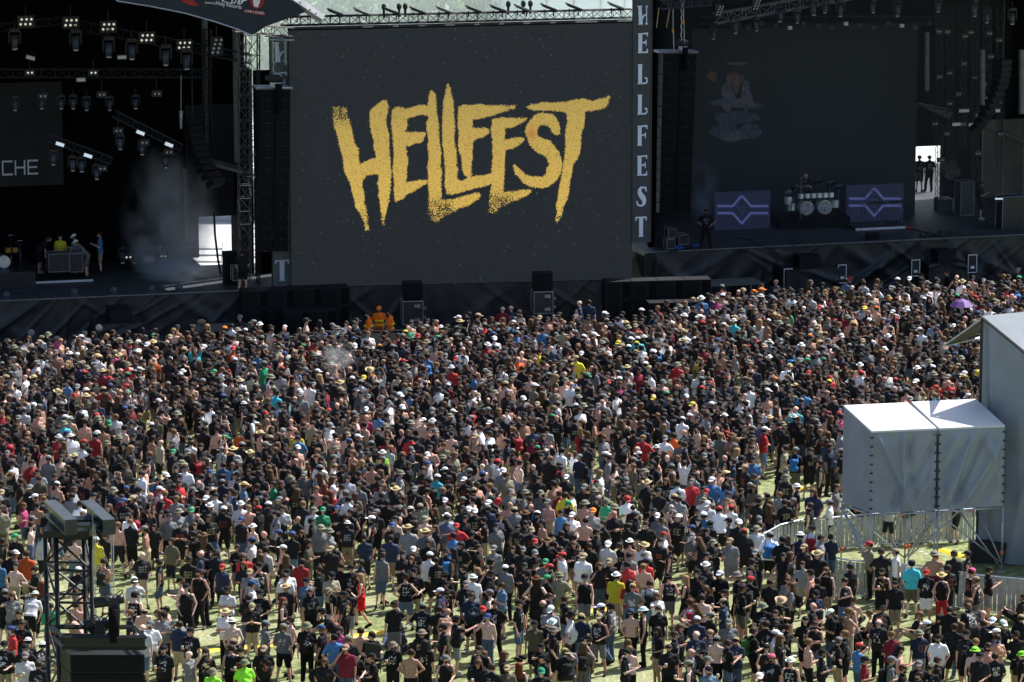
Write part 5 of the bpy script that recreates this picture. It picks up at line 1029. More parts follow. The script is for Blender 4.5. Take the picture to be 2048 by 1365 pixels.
def person_prims(pose, fem=0, fat=0):
    """returns skin capsules (a,b,ra,rb) by body part, head centre and head matrix"""
    sit = pose.get('sit', 0); lean = pose.get('lean', 0); pz = pose.get('pz', .95); tw = pose.get('twist', 0)
    R = Matrix.Rotation(lean, 3, 'X') @ Matrix.Rotation(tw, 3, 'Z'); piv = V((0,0,.95)); off = V((0,0,pz-.95))
    T = lambda p: R @ (V(p)-piv)+piv+off
    sh = .155-.025*fem; sw = .165-.02*fem
    skin = []; tor = []; 
    def t_(a, b, ra, rb=None, lst=tor): lst.append((T(a), T(b), ra, ra if rb is None else rb))
    t_((-sh+.03,.015,1.40),(sh-.03,.015,1.40),.068); t_((-.075,.0,1.28),(.075,.0,1.28),.112-.008*fem); t_((-.06,.0,1.12),(.06,.0,1.12),.10-.012*fem+.03*fat)
    t_((-.075,.01,.97),(.075,.01,.97),.112+.008*fem+.015*fat); t_((0,0,1.36),(0,0,1.0),.10)
    for q_ in (-1,1): t_((q_*.075,.0,1.28),(q_*.06,.0,1.12),.108-.006*fem,.097-.01*fem+.03*fat); t_((q_*.06,.0,1.12),(q_*.075,.01,.97),.097-.01*fem+.03*fat,.108+.008*fem); t_((q_*(sh-.04),.015,1.39),(q_*.08,.0,1.28),.066,.10)
    if fat: t_((0,-.06,1.13),(0,-.04,1.03),.13)
    if fem: t_((-.07,-.075,1.27),(-.07,-.07,1.25),.055); t_((.07,-.075,1.27),(.07,-.07,1.25),.055)
    t_((-.13,.02,1.42),(0,.02,1.49),.035,.05); t_((.13,.02,1.42),(0,.02,1.49),.035,.05)
    neck = []; t_((0,.015,1.42),(0,.0,1.57),.053,.05,neck)
    hc = T((0,-.015,1.655)); ny = pose.get('yaw',0); nt = pose.get('nod',.08); HM = Matrix.Rotation(tw+ny,3,'Z') @ Matrix.Rotation(nt+lean*.4,3,'X')
    h = lambda a,b,ra,rb: (hc+HM@V(a), hc+HM@V(b), ra, rb)
    head = [h((0,.02,.02),(0,-.005,.015),.092,.086), h((0,-.02,-.03),(0,-.045,-.075),.068,.042), h((0,-.075,-.005),(0,-.105,-.03),.012,.017), h((-.085,.01,-.01),(-.09,.02,.02),.014,.016), h((.085,.01,-.01),(.09,.02,.02),.014,.016), h((-.03,-.075,.02),(.03,-.075,.02),.02,.02)]
    legs = []; feet = []; lg = []
    for i, s in enumerate((-1, 1)):
        hp = T((s*.085,.01,.93)) if not sit else T((s*.09,0,.95))
        kn, an, toe = [V(q) for q in pose['legs'][i]]
        lg.append((hp, kn, .085+.008*fem, .058)); lg.append((kn, an, .055, .037)); lg.append((kn.lerp(an,.15)+V((0,.012,0)), kn.lerp(an,.5)+V((0,.012,0)), .052,.045))
        feet.append((an, toe, .04, .034)); feet.append((an+V((0,.03,-.03)), toe+V((0,.02,0)), .035,.03))
    ua = []; fa = []; hands = []; hp_ = []
    for i, s in enumerate((-1, 1)):
        shd = T((s*(sw+.005),.015,1.415)); el, wr = pose['arms'][i]; el = T(el); wr = T(wr)
        k = .92 if fem else 1.0
        ua.append((shd, el, .052*k,.039*k)); fa.append((el, wr, .04*k,.026*k))
        d = (wr-el).normalized(); side = d.cross(V((0,0,1))); side = side.normalized() if side.length > .2 else V((0,1,0)); nrm = d.cross(side).normalized()
        fw = pose.get('fw', [None,None])[i]; side = V((0,1,0)) if abs(d.z) > .8 else side; nrm = d.cross(side).normalized()
        if nrm.dot(V((-s,0,0))) < 0 and abs(d.z) > .8: nrm = -nrm
        if abs(d.z) <= .8 and nrm.z < 0: nrm = -nrm
        pm = wr+d*.045
        for o_ in (-.02, .02): hands.append((wr+side*o_*.5, wr+d*.085+side*o_, .019,.017))
        for f_, (o_, L_) in enumerate(((-.030,.060),(-.010,.072),(.010,.068),(.029,.052))):
            b_ = wr+d*.09+side*o_; m_ = b_+d*L_*.5+nrm*.008; hands.append((b_, m_, .0098,.0092)); hands.append((m_, m_+d*L_*.34+nrm*L_*.36, .0092,.008))
        tb_ = wr+d*.03-side*.028; tm = tb_+d*.035-side*.022+nrm*.012; hands.append((tb_, tm, .0125,.0105)); hands.append((tm, tm+d*.028-side*.004+nrm*.012, .0105,.009))
        hp_.append((wr+d*.08+nrm*.03))
    return dict(tor=tor, neck=neck, head=head, legs=lg, feet=feet, ua=ua, fa=fa, hands=hands, hc=hc, HM=HM, T=T, hpos=hp_, pose=pose)
def infl(ps, d, t=1.0, t0=0.0): return [(a.lerp(b,t0), a.lerp(b, t), ra+(rb-ra)*t0+d, ra+(rb-ra)*t+d) for a, b, ra, rb in ps]
def leg_infl(ps, d, upto): # upto: 0..1 thigh, 1..2 to ankle
    out = []
    for k in (0, 3):
        th, sh_, cf = ps[k], ps[k+1], ps[k+2]
        out += infl([th], d, min(1, upto))
        if upto > 1: out += infl([(sh_[0], sh_[1], max(sh_[2],.055), .045)], d, upto-1)
    return out
def sphere_cap(mb, a, b, ra, rb, n=12):
    z = (b-a); L_ = z.length; z = z.normalized() if L_ > 1e-5 else V((0,0,1)); x = z.orthogonal().normalized(); y = z.cross(x); rings = []
    for t in (-90,-55,-20): rings.append((a+z*ra*math.sin(rad(t)), ra*math.cos(rad(t))))
    for t in (20,55,90): rings.append((b+z*rb*math.sin(rad(t)), rb*math.cos(rad(t))))
    vs = []; 
    for c, r in rings:
        r = max(r, 1e-4)
        for i in range(n): p = 2*math.pi*i/n; vs.append(c+(x*math.cos(p)+y*math.sin(p))*r)
    fs = [(j*n+i, j*n+(i+1)%n, (j+1)*n+(i+1)%n, (j+1)*n+i) for j in range(5) for i in range(n)]+[tuple(range(n))[::-1], tuple(range(5*n,6*n))]
    mb.add(vs, fs)
TMPC = bpy.data.collections.new('tmp')
def fuse(prims, vox, smooth=2, n=12):
    mb = MB(); [sphere_cap(mb, *p, n=n) for p in prims]
    me = bpy.data.meshes.new('t'); me.from_pydata(mb.v, [], mb.f); o = bpy.data.objects.new('t', me); COL.objects.link(o)
    r = o.modifiers.new('r','REMESH'); r.mode='VOXEL'; r.voxel_size=vox; r.adaptivity=0; r.use_smooth_shade=True
    if smooth: s = o.modifiers.new('s','SMOOTH'); s.factor=.5; s.iterations=smooth
    dg = bpy.context.evaluated_depsgraph_get(); out = bpy.data.meshes.new_from_object(o.evaluated_get(dg))
    bpy.data.objects.remove(o); bpy.data.meshes.remove(me); return out
sl_ = lambda s, kx=.10, ky=-.0, ax=.12, ay=.02: ((s*kx,ky-.015,.5),(s*ax,ay,.085),(s*(ax+.02),ay-.15,.035))
LST = [sl_(-1), sl_(1)]; LWI = [sl_(-1,.14,0,.20,.02), sl_(1,.14,-.02,.20,0)]; LWA = [((-.09,-.14,.52),(-.09,-.16,.10),(-.10,-.31,.05)), ((.09,.02,.5),(.10,.26,.13),(.11,.13,.035))]
LSH = [((-.10,-.02,.5),(-.11,.02,.085),(-.12,-.13,.035)), ((.12,-.10,.51),(.17,-.03,.085),(.22,-.17,.035))]
def arm(s, ex, ey, ez, wx, wy, wz): return ((s*ex,ey,ez),(s*wx,wy,wz))
DN = lambda s: arm(s,.235,.03,1.13,.245,-.04,.88)
POSES = {
 'stand': dict(legs=LST, arms=[DN(-1),DN(1)]),
 'wide': dict(legs=LWI, arms=[DN(-1),arm(1,.25,.05,1.14,.12,-.20,1.07)], yaw=.3, nod=.1),
 'cup': dict(legs=LSH, arms=[arm(-1,.24,.0,1.14,.14,-.26,1.20),DN(1)], yaw=-.2),
 'folded': dict(legs=LSH, arms=[arm(-1,.24,-.02,1.14,-.04,-.17,1.19),arm(1,.24,-.02,1.14,-.02,-.19,1.15)], nod=0),
 'hips': dict(legs=LWI, arms=[arm(-1,.36,.08,1.18,.17,-.03,1.02),arm(1,.36,.08,1.18,.17,-.03,1.02)], yaw=.2),
 'face': dict(legs=LST, arms=[arm(-1,.30,-.12,1.25,.10,-.14,1.56),DN(1)], nod=.05),
 'up': dict(legs=LST, arms=[arm(-1,.24,-.05,1.64,.15,-.06,1.87),arm(1,.24,-.05,1.64,.17,-.03,1.87)], nod=-.2),
 'headhold': dict(legs=LWI, arms=[arm(-1,.38,-.02,1.56,.13,.0,1.72),arm(1,.38,-.02,1.56,.13,.0,1.72)]),
 'walk': dict(legs=LWA, arms=[arm(-1,.23,.10,1.15,.22,.04,.92),arm(1,.23,-.04,1.14,.20,-.20,.95)], lean=.04),
 'pocket': dict(legs=LSH, arms=[arm(-1,.27,.08,1.15,.19,-.04,.95),arm(1,.27,.08,1.15,.19,-.04,.95)], yaw=-.35),
 'phone': dict(legs=LST, arms=[arm(-1,.23,-.04,1.14,.08,-.28,1.24),arm(1,.23,-.04,1.14,.06,-.28,1.24)], nod=.4),
 'point': dict(legs=LSH, arms=[arm(-1,.30,-.22,1.40,.22,-.46,1.48),DN(1)], yaw=.2),
 'bend': dict(legs=LSH, arms=[arm(-1,.24,-.16,1.20,.16,-.30,1.0),arm(1,.24,-.16,1.20,.16,-.30,1.0)], lean=.65, nod=.1),
 'sit': dict(legs=[((-.30,-.42,.24),(-.05,-.52,.07),(-.0,-.60,.05)),((.30,-.42,.24),(.08,-.46,.07),(.04,-.58,.05))], arms=[arm(-1,.26,-.10,1.17,.20,-.30,1.10),arm(1,.26,-.10,1.17,.14,-.28,1.12)], pz=.13, lean=.12, sit=1, nod=.15),
 'sitback': dict(legs=[((-.13,-.42,.42),(-.12,-.62,.08),(-.12,-.76,.04)),((.14,-.46,.38),(.14,-.72,.07),(.15,-.86,.05))], arms=[arm(-1,.26,.16,1.18,.26,.28,.98),arm(1,.24,-.1,1.18,.16,-.32,1.2)], pz=.13, lean=-.2, sit=1),
}
for p_ in POSES.values():   # arms are given (elbow, wrist) left then right
    pass
def hatmesh(kind):
    """shapes in head space: origin head centre, face towards -y"""
    mb = MB()
    def dome(rx, ry, rz, cz, z0, n=14, m=6, cy=0, keep=None):
        vs = []; fs = []
        for j in range(m+1):
            t = (math.pi/2)*j/m; zz = math.cos(t)
            for i in range(n): p = 2*math.pi*i/n; vs.append((rx*math.sin(t)*math.cos(p), cy+ry*math.sin(t)*math.sin(p), cz+z0+rz*zz))
        for j in range(m):
            for i in range(n): fs.append((j*n+i,(j+1)*n+i,(j+1)*n+(i+1)%n,j*n+(i+1)%n))
        mb.add(vs, fs)
    def brim(r0x, r0y, r1x, r1y, z0, z1, n=18, curl=0, cy=0):
        vs = []
        for rx, ry, z in ((r0x,r0y,z0),((r0x+r1x)/2,(r0y+r1y)/2,(z0+z1)/2),(r1x,r1y,z1)):
            for i in range(n): p = 2*math.pi*i/n; vs.append((rx*math.cos(p), cy+ry*math.sin(p), z+curl*abs(math.cos(p))**2*(rx/r1x)**3))
        fs = [(j*n+i,j*n+(i+1)%n,(j+1)*n+(i+1)%n,(j+1)*n+i) for j in range(2) for i in range(n)]
        mb.add(vs, fs)
    if kind == 'cap':
        dome(.103,.118,.085,.045,0,cy=.012)
        vs = [(.088*math.sin(a), -.088*math.cos(a)-.01, .052) for a in [x*.18 for x in range(-6,7)]]; v2 = [(x*.95, y-.085*math.cos(i*.18-1.08)-.01, .035) for i,(x,y,z) in enumerate(vs)]; n = len(vs)
        mb.add(vs+v2+[(x,y,z-.007) for x,y,z in vs+v2], [(i,i+1,n+i+1,n+i) for i in range(n-1)]+[(2*n+i,3*n+i,3*n+i+1,2*n+i+1) for i in range(n-1)])
    elif kind == 'bucket': dome(.106,.118,.075,.05,0,cy=.01); mb.bar((0,.01,.03),(0,.01,.055),.11,16); brim(.106,.118,.15,.158,.045,.01,cy=.01)
    elif kind == 'cowboy': dome(.10,.115,.09,.06,0,cy=.01); brim(.10,.115,.172,.168,.055,.04,curl=.045,cy=.01); mb.bar((0,.01,.045),(0,.01,.072),.112,16)
    elif kind == 'fedora': dome(.098,.112,.09,.06,0,cy=.01); brim(.10,.112,.14,.148,.055,.04,curl=.02,cy=.01)
    elif kind == 'bandana': dome(.10,.115,.088,.035,0,cy=.012); mb.bar((0,.12,.04),(.03,.16,-.03),.018,6,.01)
    elif kind == 'beanie': dome(.102,.116,.11,.035,0,cy=.012)
    elif kind in ('short','curly'):
        ex = 0 if kind=='short' else .02
        dome(.098+ex,.112+ex,.085+ex,.032,0,cy=.02); 
        vs=[];n=16
        for z,s in ((.035,1.0),(-.01,.98),(-.05,.9)):
            for i in range(n): p = math.pi*(-.12)+ (math.pi*1.24)*i/(n-1); vs.append(((.098+ex)*s*math.cos(p), .02+(.112+ex)*s*math.sin(p), z))
        mb.add(vs,[(j*n+i,j*n+i+1,(j+1)*n+i+1,(j+1)*n+i) for j in range(2) for i in range(n-1)])
    elif kind in ('long','drape'):
        if kind == 'long': dome(.10,.115,.088,.035,0,cy=.02)
        vs=[];n=18
        for z,s,oy in ((.04,1.0,0),(-.06,1.06,0),(-.16,1.15,.015),(-.27,1.1,.03),(-.36,.75,.035)):
            for i in range(n): p = math.pi*(-.10)+(math.pi*1.2)*i/(n-1); vs.append((.102*s*math.cos(p)+.006*math.sin(i*5+z*20), .02+oy+.105*s*math.sin(p)*(.85 if z < -.1 else 1)+.006*math.sin(i*3), z))
        mb.add(vs,[(j*n+i,j*n+i+1,(j+1)*n+i+1,(j+1)*n+i) for j in range(4) for i in range(n-1)])
    elif kind == 'shades': mb.box((-.035,-.098,.018),(.052,.016,.03)).box((.035,-.098,.018),(.052,.016,.03)).bar((-.09,-.0,.02),(-.06,-.09,.02),.004).bar((.09,-.0,.02),(.06,-.09,.02),.004)
    elif kind == 'face': mb.ball((-.033,-.094,.015),.010,6,4).ball((.033,-.094,.015),.010,6,4).box((-.033,-.096,.034),(.036,.008,.007)).box((.033,-.096,.034),(.036,.008,.007)).box((0,-.088,-.062),(.042,.012,.010))
    elif kind == 'beard': 
        mb.ball((0,-.055,-.082),.055,10,6,(1.05,.75,.8)); mb.ball((0,-.075,-.048),.03,8,4,(1.2,.5,.3))
    elif kind == 'pony': mb.bar((0,.12,.02),(0,.17,-.10),.03,8,.022).bar((0,.17,-.10),(0,.14,-.24),.022,8,.01)
    me = bpy.data.meshes.new(kind); me.from_pydata([tuple(v) for v in mb.v],[],mb.f); me.polygons.foreach_set('use_smooth',[True]*len(me.polygons)); return me
HATM = {k: hatmesh(k) for k in ('cap','bucket','cowboy','fedora','bandana','beanie','short','curly','long','drape','shades','face','beard','pony')}
for k, m_ in HATM.items(): m_.materials.append({'shades':MP['dark'],'face':MP['face']}.get(k, MP['hair'] if k in ('short','curly','long','drape','beard','pony') else MP['cloth']))
_tc = {}
def template(pose, fem, fat):
    key = (pose, fem, fat)
    if key in _tc: return _tc[key]
    pp = person_prims(POSES[pose], fem, fat); d = {'pp': pp}
    d['body'] = fuse(pp['tor']+pp['neck']+pp['head']+pp['legs']+pp['feet']+pp['ua']+pp['fa']+pp['hands'], .0125, 4); d['body'].name = 'body'
    d['body'].materials.clear(); d['body'].materials.append(MP['skin']); _tc[key] = d; return d
def garment(tp, kind, key):
    pp = tp['pp']; k = (key, kind)
    if k in _tc: return _tc[k]
    T = pp['T']; tor = pp['tor']
    if kind == 'tee': pr = infl(tor, .02)+infl(pp['ua'], .024, .68)+[(T((-.085,0,.93)),T((.085,0,.93)),.118,.118)]
    elif kind == 'tank':
        pr = infl(tor[1:5],.018)+[(T((-.085,0,.93)),T((.085,0,.93)),.116,.116)]+[(T((s*.085,.01,1.36)),T((s*.075,.02,1.455)),.045,.032) for s in (-1,1)]+[q for q in infl(tor[5:],.014) if q[2] > .06]
    elif kind == 'bra': pr = [(T((-.08,-.01,1.27)),T((.08,-.01,1.27)),.12,.12)]
    elif kind in ('shorts','brief'): pr = [(T((-.075,.01,.93)),T((.075,.01,.93)),.125,.125)]+leg_infl(pp['legs'], .032, .86 if kind=='shorts' else .45)
    elif kind == 'trousers': pr = [(T((-.075,.01,.94)),T((.075,.01,.94)),.122,.122)]+leg_infl(pp['legs'], .022, 1.93)
    elif kind == 'dress': pr = infl(tor[1:5],.015)+[(T((s*.07,.01,1.36)),T((s*.07,.02,1.44)),.035,.025) for s in (-1,1)]+[(T((-.05,0,.98)),T((-.09,0,.68)),.12,.13),(T((.05,0,.98)),T((.09,0,.68)),.12,.13),(T((0,0,.98)),T((0,0,.66)),.13,.14)]
    elif kind == 'vest': pr = [(q[0]+V((0,.0,0)),q[1],q[2]+.03,q[3]+.03) for q in tor[:5]]
    elif kind == 'shoes': pr = infl(pp['feet'], .012)
    elif kind == 'pack': pr = [(T((-.08,.22,1.32)),T((.08,.22,1.32)),.09,.09),(T((-.08,.23,1.08)),T((.08,.23,1.08)),.10,.10),(T((0,.23,1.3)),T((0,.23,1.1)),.12,.12),(T((-.04,.32,1.1)),T((.04,.32,1.1)),.055,.055)]+[(T((s*.12,.17,1.38)),T((s*.12,.0,1.50)),.022,.022) for s in (-1,1)]+[(T((s*.12,.0,1.50)),T((s*.13,-.125,1.32)),.022,.022) for s in (-1,1)]+[(T((s*.13,-.125,1.32)),T((s*.16,.12,1.08)),.02,.02) for s in (-1,1)]
    me = fuse(pr, .02 if kind not in ('shoes',) else .016, 1); me.materials.clear(); me.materials.append(MP['print'] if kind in ('tee','tank') else MP['cloth']); _tc[k] = me; return me
SK = [(.62,.365,.28),(.68,.43,.34),(.52,.29,.215),(.72,.49,.41),(.40,.22,.155),(.62,.34,.26)]
SC = {'k':(.012,.012,.014),'w':(.72,.73,.75),'g':(.17,.175,.185),'n':(.02,.03,.06),'r':(.42,.03,.035),'G':(.03,.30,.14),'l':(.25,.75,.05),'y':(.62,.55,.04),'o':(.60,.10,.02),'b':(.06,.17,.36),'t':(.05,.42,.48),'d':(.10,.16,.25),'p':(.42,.06,.18),'m':(.16,.015,.03),'T':(.30,.28,.20),'B':(.10,.09,.06),'S':(.3,.3,.36),'K':(.34,.28,.18),'j':(.08,.12,.19),'c':(.09,.09,.06),'s':(.5,.42,.26)}
SN = {'k':'black','w':'white','g':'grey','n':'navy','r':'red','G':'green','l':'lime','y':'yellow','o':'orange','b':'blue','t':'turquoise','d':'denim','p':'pink','m':'maroon','T':'khaki','B':'olive','S':'striped'}
BT = {'k':('shorts','k','black shorts'),'K':('shorts','K','khaki shorts'),'d':('shorts','d','denim shorts'),'g':('shorts','g','grey shorts'),'w':('shorts','w','pale shorts'),'m':('shorts','m','maroon shorts'),'j':('trousers','j','blue jeans'),'l':('trousers','k','black trousers'),'c':('shorts','c','camouflage shorts'),'r':('trousers','r','red trousers'),'D':(None,'k','')}
HD = {'-':('short',None,'dark hair',(.03,.018,.012)),'e':('short',None,'light brown hair',(.16,.09,.04)),'B':(None,None,'bald head',None),'c':('short','cap','black cap',(.012,.012,.014)),'w':('short','cap','white cap',(.75,.76,.78)),'r':('short','cap','red cap',(.40,.03,.03)),'G':('short','cap','green cap',(.03,.25,.12)),'g':('short','cap','grey cap',(.16,.17,.17)),'u':('short','cap','blue cap',(.03,.065,.18)),'t':('short','cap','tan cap',(.3,.24,.14)),'s':('short','cowboy','straw hat',(.50,.40,.20)),'b':('short','bucket','olive bucket hat',(.17,.17,.12)),'h':('short','fedora','white hat',(.72,.72,.68)),'k':('short','cowboy','black cowboy hat',(.014,.013,.012)),'n':('long','cowboy','brown cowboy hat',(.12,.06,.025)),'L':('long',None,'long brown hair',(.09,.05,.025)),'Y':('long',None,'long blond hair',(.28,.18,.08)),'R':('long',None,'long red hair',(.13,.035,.015)),'H':('long',None,'long black hair',(.015,.012,.010)),'p':('short','bandana','pink bandana',(.5,.12,.2)),'x':('short','cap','orange cap',(.75,.2,.02)),'Z':('curly',None,'curly hair',(.07,.035,.015)),'l':('short','cap','yellow cap',(.7,.55,.05)),'a':('short','beanie','dark beanie',(.03,.03,.035)),'A':('short','bucket','lime hat',(.25,.75,.05))}
DIRS = {'f':0,'b':math.pi,'l':-math.pi/2,'r':math.pi/2}
DW = {'f':'facing the camera','b':'seen from behind','l':'turned left','r':'turned right'}
PC = {'0':'stand','1':'wide','2':'cup','3':'folded','4':'headhold','5':'walk','6':'up','7':'pocket','8':'phone','9':'bend','x':'sit','y':'sitback','p':'point','h':'hips','F':'face'}
